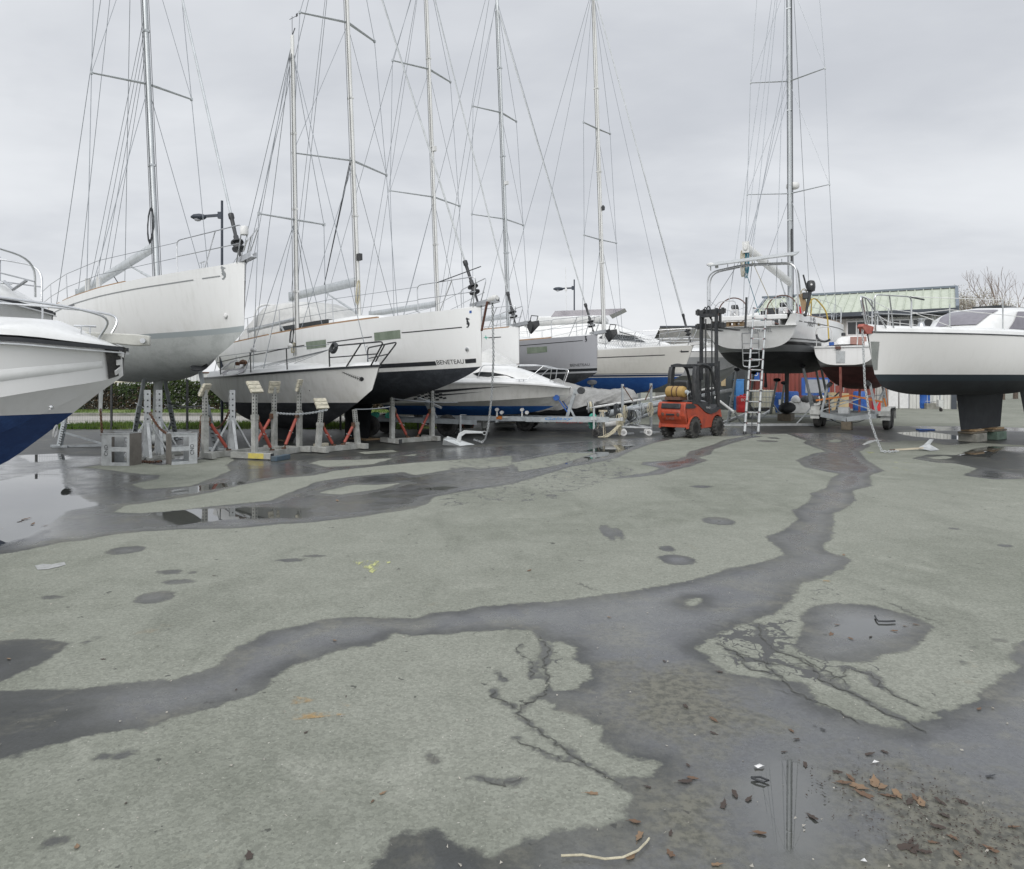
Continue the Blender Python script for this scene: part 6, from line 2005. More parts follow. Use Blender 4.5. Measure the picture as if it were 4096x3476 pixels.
# ------------------------------------------------------------------ stands
def jack_stand(label, top, bot, brace=(.5, 0), pad='black', group='tall adjustable hull props', plen=.36, thick=.045, side=0.0):
    """inclined prop: slotted channel below, sliding tube and pad above"""
    top, bot = Vector(top), Vector(bot)
    t = thing('hull_prop', label, 'boat stand', bot, 0, group)
    p, q = Vector((0, 0, .03)), top - bot
    mid = p.lerp(q, .52)
    ax = (q - p).normalized()
    mb = MB(); mb.bar(p, mid, .10, .085); mb.build('slotted_channel', 'galv', t)
    nrm = Vector((0, -1, 0))
    nrm = (nrm - ax * nrm.dot(ax)).normalized()
    lat = ax.cross(nrm)
    mb = MB()
    for k in range(8):
        c = p.lerp(mid, .10 + .105 * k) + nrm * .046 + lat * .02
        mb.bar(c - lat * .028 + ax * .008, c + lat * .028 - ax * .008, .016, .028, up=nrm)
    s_ = mb.build('slots', 'black', t, smooth=False)
    s_['kind'] = 'stuff'
    mb = MB(); mb.tube([mid.lerp(p, .1), q - ax * .06], thick, 10); mb.tube([mid, mid + ax * .05], thick * 1.25, 10); mb.build('sliding_tube', 'galv', t)
    mb = MB(); mb.tube([mid - lat * .12, mid + lat * .14], .012, 6); mb.build('locking_pin', 'galvlight', t)
    mb = MB()
    d = Vector((q.x - p.x, q.y - p.y, 0))
    pn = (Vector((0, 0, 1)) + (d.normalized() * .55 if d.length > .05 else Vector())).normalized()
    R = pn.to_track_quat('Z', 'Y').to_matrix()
    mb.lathe([(0, -.05), (plen * .28, -.045), (plen * .48, -.01), (plen * .5, .012), (plen * .3, .02), (0, .022)], 16, TR(q, R)); mb.tube([q - ax * .14, q], thick * .55, 8)
    mb.build('pad', pad, t)
    foot = Vector((brace[0], brace[1], .03))
    mb = MB(); mb.bar(p.lerp(mid, .62), foot, .05, .04); mb.build('brace', 'galv', t)
    mb = MB(); mb.bar(p - foot.normalized() * .15, foot + foot.normalized() * .1, .06, .05); mb.bar(p - lat * .2, p + lat * .2, .06, .05); mb.build('foot', 'galv', t)
    return t


def gp(U, V, z=0):
    return G(U, V, z)


jack_stand('steel hull prop with dark oval pad, in front of the pale keel', P(585, 1468, 16.6), gp(531, 1778), (.55, .5))
jack_stand('steel hull prop right of the pale keel, leaning left', P(655, 1500, 18.2), gp(705, 1758), (-.5, .45))
jack_stand('steel hull prop under the grey-bottomed bow, beside the cream pad', P(797, 1468, 15.6), gp(862, 1800), (.1, .6))
jack_stand('steel hull prop seen behind the navy-bottomed day cruiser', P(275, 1610, 17.6), gp(238, 1790), (1.0, .25))
jack_stand('short padded steel prop rising beside the crumpled grey tarpaulin', P(2368, 1530, 24.6), gp(2372, 1705), (.4, .1), group='short padded props', plen=.34)
jack_stand('steel hull prop under the open stern, left of the telescopic ladder', P(2947, 1478, 25.2), gp(2912, 1697), (.55, .2), group='hull props under the seen-from-astern yacht', plen=.2)
jack_stand('steel hull prop behind the ladder under the open-stern yacht', P(3015, 1492, 27.4), gp(2990, 1676), (.6, .2), group='hull props under the seen-from-astern yacht', plen=.2)
jack_stand('steel hull prop right of the torpedo keel, nearest the viewer', P(3212, 1466, 25.0), gp(3266, 1704), (-.72, .05), group='hull props under the seen-from-astern yacht', plen=.2)
jack_stand('middle one of the three hull props left of the red trailer keel', P(3264, 1474, 28.5), gp(3300, 1672), (-.5, .1), group='hull props under the seen-from-astern yacht', plen=.2)
jack_stand('rightmost hull prop under the open-stern yacht, by the small trailer', P(3284, 1470, 27.6), gp(3328, 1684), (-.5, .1), group='hull props under the seen-from-astern yacht', plen=.2)
jack_stand('short hull prop standing alone left of the torpedo keel', P(3108, 1520, 30.0), gp(3082, 1655), (.45, .1), group='hull props under the seen-from-astern yacht', plen=.3)
jack_stand('short hull prop touching the torpedo keel from the left', P(3138, 1532, 31.0), gp(3122, 1652), (.4, .1), group='hull props under the seen-from-astern yacht', plen=.3)
for lab, a, b in (('pale steel floor beam lying in front of the torpedo keel', (2888, 1706), (3285, 1703)), ('pale steel floor beam lying behind the torpedo keel', (2950, 1672), (3340, 1668)), ('pale steel floor beam running under the ladder toward the keel', (2884, 1700), (2985, 1658)), ('short pale steel floor beam left of the torpedo keel', (3050, 1665), (3085, 1643))):
    p_, q_ = gp(*a), gp(*b)
    mb = MB(); mb.bar(p_ + Z * .05, q_ + Z * .05, .10, .08)
    o = mb.build('floor_beam', 'galvlight'); tag(o, lab, 'steel beam', 'floor beams under the open-stern yacht')


def prop_cradle(label, A, B, hA, hB, padA, padB, leanA=0.0, leanB=0.0, mark=None, footA=.34, footB=.34):
    """yard cradle: a floor rail with two end feet, two drilled posts with pads, two red screw braces"""
    A, B = Vector(A), Vector(B)
    d = (B - A)
    L = d.length
    head = math.atan2(d.y, d.x)
    t = thing('prop_cradle', label, 'boat cradle', A, head, 'red-braced boat cradles')
    mb = MB()
    mb.bar((0, -.0, .07), (L, 0, .07), .10, .12)
    mb.bar((0, .16, .05), (L, .16, .05), .05, .06)
    mb.build('floor_rail', 'stand', t)
    for x, f in ((0, footA), (L, footB)):
        mb = MB(); mb.bar((x, -f * .9, .08), (x, f * 1.2, .08), .11, .12); o = mb.build('foot', 'stand', t, bevel=.006)
        if x == 0 and mark:
            mb = MB(); mb.bar((x - .058, -f * .55, .08), (x - .058, f * .25, .08), .006, .105); mb.build('paint_patch', mark, o, smooth=False)
            mb = MB(); mb.bar((x - f * 0, -f * .9 - .003, .08), (x, -f * .9 - .008, .08), .10, .11); mb.build('end_cap', 'darkmetal', o, smooth=False)
    for x, h, ln, sgn, pad in ((0, hA, leanA, 1, padA), (L, hB, leanB, -1, padB)):
        b0, tp = Vector((x, 0, .12)), Vector((x + ln, 0, h))
        ax = (tp - b0).normalized()
        mb = MB(); mb.bar(b0, b0.lerp(tp, .62), .108, .092, up=Vector((0, 1, 0))); mb.bar(b0.lerp(tp, .60), tp, .085, .072, up=Vector((0, 1, 0))); mb.bar(b0.lerp(tp, .55), b0.lerp(tp, .63), .122, .106, up=Vector((0, 1, 0)))
        po = mb.build('post', 'stand', t)
        mb = MB()
        for k in range(6):
            c = b0.lerp(tp, .66 + .055 * k)
            for sy, sx in ((-1, 0), (0, -1), (0, 1)):
                mb.box(c + Vector((sx * .0435, sy * .0365, 0)), (.028 if not sx else .004, .028 if not sy else .004, .028))
        s_ = mb.build('bolt_holes', 'black', po, smooth=False); s_['kind'] = 'stuff'
        if pad:
            ang, tilt, yaw = pad
            R = Matrix.Rotation(RAD(yaw), 3, 'Z') @ Matrix.Rotation(RAD(tilt), 3, 'X') @ Matrix.Rotation(RAD(ang), 3, 'Y')
            mb = MB()
            for k in (-1, 0, 1):
                mb.box(tp + Z * .10 + R @ Vector((0, .0, k * .092)), (.30, .05, .085), R)
            pd = mb.build('pad', 'pad', t, bevel=.006)
            mb = MB(); mb.box(tp + Z * .10 + R @ Vector((0, .04, 0)), (.24, .03, .22), R); mb.bar(tp - Z * .05, tp + Z * .10, .07, .06); mb.build('pad_bracket', 'stand', t)
        q = Vector((x + sgn * min(.55, L * .38), .0, .13))
        p = b0.lerp(tp, .56) + Vector((sgn * .07, 0, 0))
        mb = MB(); mb.tube([p.lerp(q, .12), p.lerp(q, .88)], .034, 10); br = mb.build('screw_brace', 'redbrace', t)
        mb = MB(); mb.tube([p, q], .018, 7); mb.box(p, (.07, .08, .11)); mb.box(q, (.08, .07, .06)); mb.build('thread', 'rust', br)
        c = p.lerp(q, .5)
        mb = MB(); mb.tube([c + Vector((-.10, -.05, .03)), c + Vector((.12, .03, -.03))], .009, 6); mb.build('turning_bar', 'galvlight', br)
    return t


def hgt_at(U, Vb, Vt, z0=0.0):
    d = EYE * F / (Vb - HV)
    return EYE + (HV - Vt) / F * d


prop_cradle('red-braced cradle nearest the metal boxes, cream pad tilted left', gp(820, 1836), gp(1097, 1808), 1.30, 1.34, (0, 25, 30), (0, 10, 5), footB=.25)
prop_cradle('red-braced cradle with a yellow paint patch on its front foot', gp(1019, 1838), gp(1197, 1810), 1.36, 1.38, (0, -35, -10), (0, 12, 20), mark='yellowpaint', footA=.46)
prop_cradle('low red-braced cradle with inward leaning posts, under the small yacht bow', gp(1272, 1812), gp(1431, 1796), .98, .92, (0, -35, -8), None, .09, -.10)
prop_cradle('red-braced cradle with a white paint patch, in front of the dark keel', gp(1569, 1775), gp(1728, 1764), 1.38, 1.32, (0, -65, 0), None, mark='palepaint', footA=.40)
prop_cradle('farthest red-braced cradle, posts left of the hanging anchor chain', gp(1808, 1733), gp(1934, 1728), 1.40, 1.46, None, None, mark='palepaint', footA=.45)


def splayed_post(label, U, Vb, Vt):
    b = gp(U, Vb)
    h = hgt_at(U, Vb, Vt)
    t = thing('splayed_post', label, 'boat stand', b, RAD(35), 'splay-legged steel posts')
    mb = MB(); mb.bar((0, 0, .02), (0, 0, h * .55), .14, .14); mb.bar((0, 0, h * .5), (0, 0, h), .11, .11); mb.build('post', 'galvlight', t)
    mb = MB()
    for k in range(5):
        for a, b_ in ((-1, 0), (0, -1)):
            mb.box((a * .0565, b_ * .0565, h * (.58 + .09 * k)), (.004 if a else .03, .004 if b_ else .03, .03))
    s_ = mb.build('bolt_holes', 'black', t, smooth=False); s_['kind'] = 'stuff'
    for k in range(4):
        a = k * math.pi / 2
        mb = MB(); mb.bar((.06 * math.cos(a), .06 * math.sin(a), h * .52), (.42 * math.cos(a), .42 * math.sin(a), .05), .055, .03); mb.build('leg', 'galvlight', t)
    mb = MB(); mb.bar((-.5, 0, .03), (.5, 0, .03), .08, .06); mb.bar((0, -.5, .03), (0, .5, .03), .08, .055); mb.build('base', 'stand', t)
    mb = MB(); mb.tube([(-.08, -.02, h * .68), (.09, -.02, h * .68)], .014, 6); mb.build('locking_pin', 'rust', t)
    return t


splayed_post('splay-legged steel post between the two metal boxes, left one', 589, 1836, 1560)
splayed_post('splay-legged steel post rising behind the right metal box', 636, 1822, 1560)
splayed_post('splay-legged steel post right of the grey bow, rope tied to it', 928, 1812, 1560)


def metal_box(label, c, head, w, dpt, h, mirror=False, text='CND'):
    t = thing('metal_box', label, 'metal box', c, head, 'open galvanised boxes')
    for y, nm in ((-dpt / 2, 'front_panel'), (dpt / 2, 'back_panel')):
        mb = MB(); th = .012
        k = -1 if mirror else 1
        x0, x1 = -.02 * k, .17 * k
        lo, hi = min(x0, x1) - .06, max(x0, x1) + .06
        mb.box(((-w / 2 + lo) / 2, y, h / 2), (lo + w / 2, th, h)); mb.box(((w / 2 + hi) / 2, y, h / 2), (w / 2 - hi, th, h))
        for z0, z1 in ((0, .10 * h), (.44 * h, .58 * h), (.90 * h, h)):
            mb.box(((lo + hi) / 2, y, (z0 + z1) / 2), (hi - lo, th, z1 - z0))
        p = mb.build(nm, 'galvlight', t, smooth=False)
        if y < 0:
            for k2, (s_, zz) in enumerate(((text, .30),)):
                flat_text(s_, 'stencil_lettering', (-w / 2 + (.13 if not mirror else w - .06), y - .009, h * zz), (0, 0, 1), (-1, 0, 0), h * .34, 'stripe', p, .07)
    for x, nm in ((-w / 2, 'side_panel'), (w / 2, 'side_panel')):
        mb = MB(); mb.box((x, 0, h / 2), (.016, dpt - .014, h - .004)); o = mb.build(nm, 'boxside', t, smooth=False)
    mb = MB(); mb.box((0, 0, .012), (w, dpt, .02)); mb.build('bottom_panel', 'galv', t, smooth=False)
    mb = MB()
    for sy in (-1, 1):
        mb.bar((-w / 2, sy * dpt / 2, h), (w / 2, sy * dpt / 2, h), .04, .012)
    mb.build('top_lip', 'galvlight', t, smooth=False)
    return t


M['boxside'] = mat('brown_grey_plate', (.20, .185, .165), .75, .1, (.13, .12, .105), 3)
metal_box('galvanised box with cut-out windows, left one, front side square on', gp(470, 1862) + Vector((0, .15, 0)), RAD(-7), .56, .36, .60)
metal_box('galvanised box with cut-out windows, right one, turned corner-on', gp(706, 1858) + Vector((0.0, .22, 0)), RAD(38), .46, .40, .58, True, 'CND')


# ------------------------------------------------------------------ chains and anchors
def chain(label, pts, mname='galv', link=.062, r=.0085, name='anchor_chain', group=None):
    pts = [Vector(p) for p in pts]
    seg = [(pts[i + 1] - pts[i]).length for i in range(len(pts) - 1)]
    tot = sum(seg)
    n = int(tot / (link * .74))
    mb = MB()
    for k in range(n + 1):
        s = tot * k / n
        i = 0
        while i < len(seg) - 1 and s > seg[i]:
            s -= seg[i]
            i += 1
        c = pts[i].lerp(pts[i + 1], min(1, s / max(seg[i], 1e-6)))
        d = (pts[i + 1] - pts[i]).normalized()
        u = d.cross(Vector((.3, .8, .52))).normalized()
        v = d.cross(u)
        u = (u + v).normalized() if k % 2 else (u - v).normalized()
        mb.tube([c + d * (math.cos(a) * link / 2) + u * (math.sin(a) * link * .30) for a in [2 * math.pi * j / 8 for j in range(8)]], r, 5, closed=True)
    o = mb.build(name, mname)
    return tag(o, label, 'chain', group)


def hang(a, b, sag, n=14):
    a, b = Vector(a), Vector(b)
    return [a.lerp(b, i / n) - Z * (sag * 4 * (i / n) * (1 - i / n)) for i in range(n + 1)]


chain_top = bB.mw @ (rB + Vector((.06, -.03, -.02)))
a1 = gp(1936, 1772, .03)
pth = [chain_top, chain_top.lerp(a1, .35) + Vector((.10, -.08, -.08)), chain_top.lerp(a1, .62) + Vector((.11, -.08, -.12)), chain_top.lerp(a1, .85) + Vector((.07, -.02, -.10)), a1 + Vector((.03, .0, .10)), a1 + Vector((-.05, -.02, .02)), gp(1915, 1766, .05), gp(1898, 1760, .10)]
chain('long galvanised chain hanging from the big white yacht bow to the ground', pth, 'galvlight', .075, .0105)
an = gp(1830, 1782)
AN = thing('anchor', 'pale grey delta anchor lying at the end of the hanging chain', 'anchor', (an.x, an.y, 0), RAD(6))
mb = MB(); mb.prism([(-.05, .10), (.03, .30), (.16, .37), (.62, .34), (.62, .29), (.20, .29), (.10, .22), (.08, .08)], .05, TR((0, .025, 0), rot('X', 90))); mb.build('shank', 'zinc', AN, bevel=.008)
mb = MB()
mb.add([(-.36, -.12, .02), (-.34, -.20, .16), (-.24, -.12, .22), (-.05, .0, .14), (.42, .02, .02), (.05, -.10, .0)], [(0, 1, 2, 3, 4, 5)])
mb.add([(-.36, .10, .02), (-.34, .22, .16), (-.24, .12, .22), (-.05, .02, .14), (.42, .04, .02), (.05, .10, .0)], [(5, 4, 3, 2, 1, 0)])
mb.add([(-.36, -.12, .02), (.05, -.10, 0), (.42, .03, .015), (.05, .10, 0), (-.36, .10, .02)], [(0, 1, 2, 3, 4)])
mb.build('fluke', 'zinc', AN, smooth=False)
mb = MB(); mb.tube(arc((.66, 0, .30), .045, 0, 6.28, 12, (1, 0, 0), (0, 0, 1))[:-1], .01, 6, closed=True); mb.build('shackle', 'galvlight', AN)

c2 = bI.mw @ (hI.pt(1, 1, 1) + Vector((.22, .0, .06)))
a2 = gp(3528, 1806, .03)
chain('thin galvanised chain hanging from the red bow roller to the ground', [c2, c2.lerp(a2, .4) + Vector((-.12, .0, -.15)), c2.lerp(a2, .7) + Vector((-.12, 0, -.16)), c2.lerp(a2, .9) + Vector((-.05, 0, -.06)), a2, gp(3560, 1806, .03), gp(3590, 1804, .03)], 'galvlight', .07, .009)
an = gp(3660, 1803)
A2 = thing('anchor', 'flat plough anchor lying on its side at the end of the thin chain', 'anchor', (an.x - .1, an.y, 0), RAD(4))
A2.scale = (.8, .8, .62)
mb = MB(); mb.bar((-.46, 0, .04), (.36, -.02, .10), .035, .06); mb.build('shank', 'greyteak', A2)
mb = MB(); mb.add([(.20, -.02, .10), (.45, -.22, .02), (.82, -.05, .03), (.42, .02, .13)], [(0, 1, 2, 3)]); mb.add([(.20, .0, .10), (.40, .03, .20), (.60, .05, .42), (.72, .05, .40), (.60, .04, .22), (.82, -.03, .04), (.42, .0, .12)], [(0, 1, 2, 3, 4, 5, 6)]); mb.build('fluke', 'galvlight', A2, smooth=False)
mb = MB(); mb.bar((-.62, 0, .03), (-.44, 0, .045), .03, .035); mb.build('swivel', 'rust', A2)

RC = 'rusty chains slung between the stands'
chain('rusty chain slung from the left steel post to the right metal box', hang(P(601, 1655, 14.7), P(664, 1732, 14.2), .06), 'rust', .07, .011, 'rusty_chain', RC)
chain('rusty chain hanging straight down behind the left metal box', hang(P(402, 1640, 17.0), P(408, 1738, 16.6), 0), 'rust', .075, .012, 'rusty_chain', RC)
chain('rusty chain dropping from the grey bow prop to the ground', hang(P(805, 1668, 15.2), P(792, 1822, 14.6), .0), 'rust', .07, .011, 'rusty_chain', RC)
chain('rusty chain slung across to the splay-legged post near the small yacht', hang(P(858, 1712, 16.4), P(914, 1652, 15.6), .10), 'rust', .07, .011, 'rusty_chain', RC)
chain('rusty chain lying on the ground between the two metal boxes', [gp(545, 1850, .02), gp(575, 1846, .02), gp(600, 1848, .03), gp(640, 1846, .02)], 'rust', .07, .012, 'rusty_chain', RC)
chain('thin chain stretched low from cradle to cradle under the small yacht', hang(P(1110, 1652, 15.9), P(1305, 1640, 15.3), .05), 'galv', .06, .009, 'tie_chain', None)


def slack(label, pts, mname, r, name='rope', group=None, cat='rope'):
    mb = MB(); mb.tube(pts, r, 6)
    return tag(mb.build(name, mname), label, cat, group)


slack('dark rope slung from the leaning hull prop to the cream padded post', hang(P(675, 1612, 17.9), P(818, 1620, 15.3), .07), 'rope', .018)
slack('thin pale wire stretched from the cradle toward the dark keel', hang(P(1420, 1637, 15.6), P(1560, 1627, 16.3), .02), 'wire', .012)
slack('long dark rope running from the white-patched cradle under the dark hull', hang(P(1575, 1595, 17.6), P(1830, 1610, 19.6), .03), 'wire', .014)

# ------------------------------------------------------------------ blocks under the keels
def block(label, c, size, mname, head=0, name='keel_block', group='blocks under the keels'):
    c = Vector(c)
    o = MB().box((0, 0, size[2] / 2), size).build(name, mname, None, bevel=.012)
    o.location = c
    o.rotation_euler = (0, 0, head)
    return tag(o, label, 'block', group)


def below(bt, x, y=0.0):
    p = bt.mw @ Vector((x, y, 0))
    return Vector((p.x, p.y, 0))


zA = (bA.mw @ Vector((5.4, 0, -2.38))).z
block('low timber block under the pale torpedo keel behind the metal boxes', below(bA, 5.4), (.9, .35, max(.04, zA)), 'wetwood', A45)
zB = (bB.mw @ Vector((5.7, 0, -1.99))).z
block('timber block under the dark keel of the big white yacht', below(bB, 6.0), (1.1, .45, max(.04, zB)), 'wood', A45)
zC = (bC.mw @ Vector((2.7, 0, -1.10))).z
block('low timber block under the small white yacht keel', below(bC, 2.65), (1.2, .3, max(.04, zC)), 'wetwood', A45)
for bt, x, zz, nm in ((bD, 6.0, -1.99, 'brown-striped yacht'), (bE, 5.8, -1.99, 'grey yacht'), (bF, 5.2, -1.75, 'blue-bottomed yacht')):
    zk_ = (bt.mw @ Vector((x, 0, zz))).z
    block('timber stack under the keel of the ' + nm, below(bt, x), (1.2, .5, max(.05, zk_)), 'wetwood', A45)
zG = (bG.mw @ Vector((6.7, 0, -2.32))).z
block('dark timber baulk under the torpedo keel of the open-stern yacht', below(bG, 6.7), (.9, .5, max(.05, zG)), 'wetwood', RAD(60))
hd = RAD(216)
for xk, nm, mn in ((3.95, 'mossy pale', 'concrete'), (2.7, 'green-stained', 'mossblock')):
    zk_ = (bI.mw @ Vector((xk, 0, -1.40))).z
    b_ = below(bI, xk, 0)
    block(nm + ' concrete block under the broad black keel of the right-hand yacht', b_, (.62, .45, zk_ - .11), mn, hd)
    o = block('wood plank between keel and %s concrete block' % nm, b_ + Z * (zk_ - .108), (.95, .34, .05), 'wetwood', hd, 'keel_plank')
    o = block('short timber between keel and %s concrete block' % nm, b_ + Z * (zk_ - .056), (.55, .36, .054), 'wood', hd, 'keel_plank')
o = MB().bar(gp(1095, 1846) + Z * .05, gp(1150, 1836) + Z * .05, .14, .10).build('painted_baulk', 'bluepaint', None, bevel=.01); tag(o, 'blue-painted timber baulk lying by the yellow-patched cradle', 'timber')
o = MB().bar(gp(1258, 1798) + Z * .07, gp(1310, 1793) + Z * .07, .10, .12).build('spare_pad', 'pad', None, bevel=.01); tag(o, 'cream pad plank lying behind the low cradle', 'pad')


# ------------------------------------------------------------------ forklift
FK = thing('forklift', 'orange forklift truck with yellow gas bottle and raised black mast', 'forklift', (4.70, 20.40, 0), RAD(46))
prof = [(-.30, .34), (-.42, .50), (-.50, .62), (-.50, .80), (-.46, .96), (-.38, 1.00), (.10, .98), (.30, .90), (.52, .74), (.72, .66), (.95, .64), (1.20, .70), (1.44, .80), (1.50, .74), (1.56, .56)]
prof += [(1.30 + .32 * math.cos(a), .27 + .32 * math.sin(a)) for a in [RAD(20 + 20 * k) for k in range(8)]]
prof += [(.96, .25), (.45, .25)]
prof += [(.0 + .36 * math.cos(a), .26 + .36 * math.sin(a)) for a in [RAD(5 + 17 * k) for k in range(11)]]
mb = MB(); mb.prism(prof, .86, TR((0, .43, 0), rot('X', 90)))
o = mb.build('body', 'orange', FK, bevel=.035)
mb = MB(); mb.prism([(-.30, .40), (-.47, .52), (-.53, .66), (-.52, .78), (-.40, .86), (-.2, .86), (-.2, .42)], .62, TR((0, .31, 0), rot('X', 90))); mb.build('counterweight', 'orange', FK, bevel=.06)
for sd in (1, -1):
    mb = MB(); rr = []
    for k in range(13):
        a = RAD(-2 + 15 * k)
        rr.append([Vector((0 + r_ * math.cos(a), sd * y_, .26 + r_ * math.sin(a))) for r_, y_ in ((.345, .40), (.345, .475), (.375, .47), (.375, .40))])
    mb.loft(rr); mb.build('wheel_arch', 'orange', FK)
mb = MB(); mb.box((-.485, 0, .885), (.06, .60, .15), rot('Y', 14)); gr_ = mb.build('grille', 'black', FK, bevel=.02)
mb = MB()
for k in range(3):
    mb.box((-.52 + .01 * k, 0, .845 + .035 * k), (.02, .40, .010))
s_ = mb.build('grille_slats', 'darkmetal', gr_); s_['kind'] = 'stuff'
for sd in (1, -1):
    mb = MB(); mb.prism([(-.46, .84), (-.42, .95), (-.10, .95), (.10, .86), (.0, .82), (-.30, .82)], .02, TR((0, sd * .438 + .01, 0), rot('X', 90))); mb.build('side_vent', 'black', FK)
    mb = MB(); mb.lathe([(0, 0), (.045, .0), (.05, .02), (0, .03)], 12, TR((-.515, sd * .24, .66), rot('Y', -90))); mb.build('tail_lamp', 'brownstripe', FK)
mb = MB(); mb.box((-.535, 0, .655), (.03, .26, .05)); mb.build('tow_slot', 'black', FK, bevel=.01)
flat_text('LAB', 'stencil_lettering', (-.535, .12, .52), (0, -1, 0), (.35, 0, 1), .24, 'brownstripe', FK, .07)
flat_text('FENWICK', 'maker_lettering', (.62, -.452, .80), (1, 0, 0), (0, 0, 1), .24, 'whiteplastic', FK, .05)
# black seat deck sweeping down to the step
mb = MB(); mb.prism([(-.32, .99), (.10, .99), (.30, .92), (.52, .76), (.72, .68), (.95, .66), (1.2, .72), (1.46, .83), (1.46, .90), (1.2, .80), (1.0, .76), (.86, .80), (.80, .98), (.42, 1.02), (.2, 1.06), (-.30, 1.05)], .80, TR((0, .40, 0), rot('X', 90))); mb.build('seat_deck', 'black', FK, bevel=.02)
for sd in (1, -1):
    mb = MB(); rr = []
    for x, z, h in ((-.1, .97, .05), (.15, .95, .06), (.38, .84, .08), (.6, .72, .08), (.9, .655, .07), (1.2, .70, .06), (1.45, .80, .05)):
        rr.append([Vector((x, sd * y_, z + e)) for y_, e in ((.40, -.02), (.448, -.02), (.448, h), (.40, h))])
    mb.loft(rr); mb.build('step_trim', 'black', FK)
mb = MB(); mb.prism([(.50, .76), (.86, .80), (.82, 1.0), (.60, 1.03), (.48, 1.0)], .70, TR((0, .35, 0), rot('X', 90))); mb.build('battery_cover', 'gelgrey', FK, bevel=.03)
mb = MB(); mb.box((.32, 0, 1.10), (.46, .46, .12)); st = mb.build('seat', 'black', FK, bevel=.03)
mb = MB(); mb.box((.08, 0, 1.36), (.12, .46, .46), rot('Y', -10)); mb.build('backrest', 'black', st, bevel=.04)
mb = MB(); mb.bar((.95, 0, .78), (1.05, 0, 1.12), .16, .30); mb.bar((.9, .0, 1.08), (.80, 0, 1.16), .05); mb.build('dashboard', 'black', FK)
mb = MB(); mb.tube(arc((.80, 0, 1.19), .16, 0, 6.28, 18, (.35, 0, .9), (0, 1, 0))[:-1], .016, 6, closed=True); mb.build('steering_wheel', 'black', FK)
mb = MB()
for k in range(3):
    mb.tube([(1.05, -.22 - .06 * k, 1.0), (.98, -.24 - .06 * k, 1.26)], .010, 5); mb.lathe([(0, -.02), (.02, 0), (0, .02)], 8, TR((.98, -.24 - .06 * k, 1.27)))
mb.build('levers', 'black', FK)
# gas bottle across the back
T_ = TR((-.22, 0, 1.27), rot('X', 90))
mb = MB(); mb.lathe([(0, -.30), (.10, -.30), (.155, -.26), (.165, -.22), (.165, .20), (.15, .26), (.09, .30), (0, .30)], 22, T_); gb = mb.build('gas_bottle', 'gas', FK)
mb = MB(); mb.lathe([(.167, -.07), (.171, -.06), (.171, -.045), (.167, -.035)], 22, T_); mb.lathe([(.167, .08), (.171, .09), (.171, .105), (.167, .115)], 22, T_); mb.build('straps', 'rust', gb)
mb = MB(); mb.lathe([(0, .28), (.06, .30), (.06, .36), (.03, .37), (.03, .41), (0, .41)], 12, T_); mb.tube([(-.22, -.38, 1.27), (-.34, -.42, 1.2), (-.25, -.38, 1.06)], .014, 6); mb.build('valve', 'galv', gb)
mb = MB(); mb.prism([(-.42, 1.05), (-.02, 1.05), (-.05, 1.14), (-.12, 1.13), (-.22, 1.105), (-.32, 1.13), (-.40, 1.14)], .50, TR((0, .25, 0), rot('X', 90))); mb.build('bottle_cradle', 'rust', FK)
# overhead guard
for sd in (1, -1):
    mb = MB(); rr = []
    for x, z, wd in ((.20, .98, .15), (.14, 1.3, .12), (.14, 1.6, .105), (.16, 1.85, .10), (.20, 1.98, .09)):
        rr.append([Vector((x + a * wd, sd * (.40 - .02 * (z - 1)) + b * .055, z)) for a, b in ((-1, -1), (1, -1), (1, 1), (-1, 1))])
    mb.loft(rr); mb.build('rear_pillar', 'darkmetal', FK, bevel=.02)
    mb = MB(); mb.tube(rounded([Vector((1.42, sd * .40, .82)), Vector((1.36, sd * .40, 1.15)), Vector((.98, sd * .38, 1.98)), Vector((.5, sd * .38, 2.05)), Vector((.20, sd * .38, 2.00))], .22, 5), .042, 8); mb.build('front_pillar', 'darkmetal', FK)
mb = MB()
for k in range(8):
    x = .26 + .10 * k
    mb.bar((x, -.38, 2.02 - .06 * max(0, (k - 5) / 2)), (x, .38, 2.02 - .06 * max(0, (k - 5) / 2)), .012, .05)
mb.bar((.18, -.40, 2.0), (.18, .40, 2.0), .07, .07); mb.bar((1.0, -.38, 1.96), (1.0, .38, 1.96), .05, .05)
mb.build('roof_guard', 'darkmetal', FK)
# mast, raised
mb = MB()
for sd in (1, -1):
    mb.bar((1.56, sd * .30, .12), (1.56, sd * .30, 2.15), .12, .075, up=Vector((0, 1, 0)))
    mb.bar((1.58, sd * .245, 1.6), (1.58, sd * .245, 3.55), .11, .065, up=Vector((0, 1, 0)))
for z in (.3, 2.05):
    mb.bar((1.52, -.30, z), (1.52, .30, z), .05, .10)
mb.bar((1.56, -.26, 3.50), (1.56, .26, 3.50), .10, .10)
ma = mb.build('mast', 'darkmetal', FK)
mb = MB(); mb.tube([(1.58, .10, .3), (1.58, .10, 3.4)], .022, 8); mb.tube([(1.58, -.10, .3), (1.58, -.10, 3.4)], .022, 8); mb.tube([(1.54, 0, .3), (1.54, 0, 2.0)], .045, 10); mb.build('lift_rams', 'darkmetal', ma)
mb = MB(); mb.tube(arc((1.56, 0, 3.62), .12, 0, 6.28, 14, (0, .5, 0), (0, 0, 1.3))[:-1], .02, 6, closed=True); mb.tube(arc((1.56, .1, 3.60), .10, 0, 3.14, 10, (0, .5, 0), (0, 0, 1.5)), .016, 6); mb.build('hoses', 'black', ma)
mb = MB()
mb.box((1.68, 0, 3.62), (.06, .96, .13)); mb.box((1.68, 0, 3.20), (.06, .98, .13))
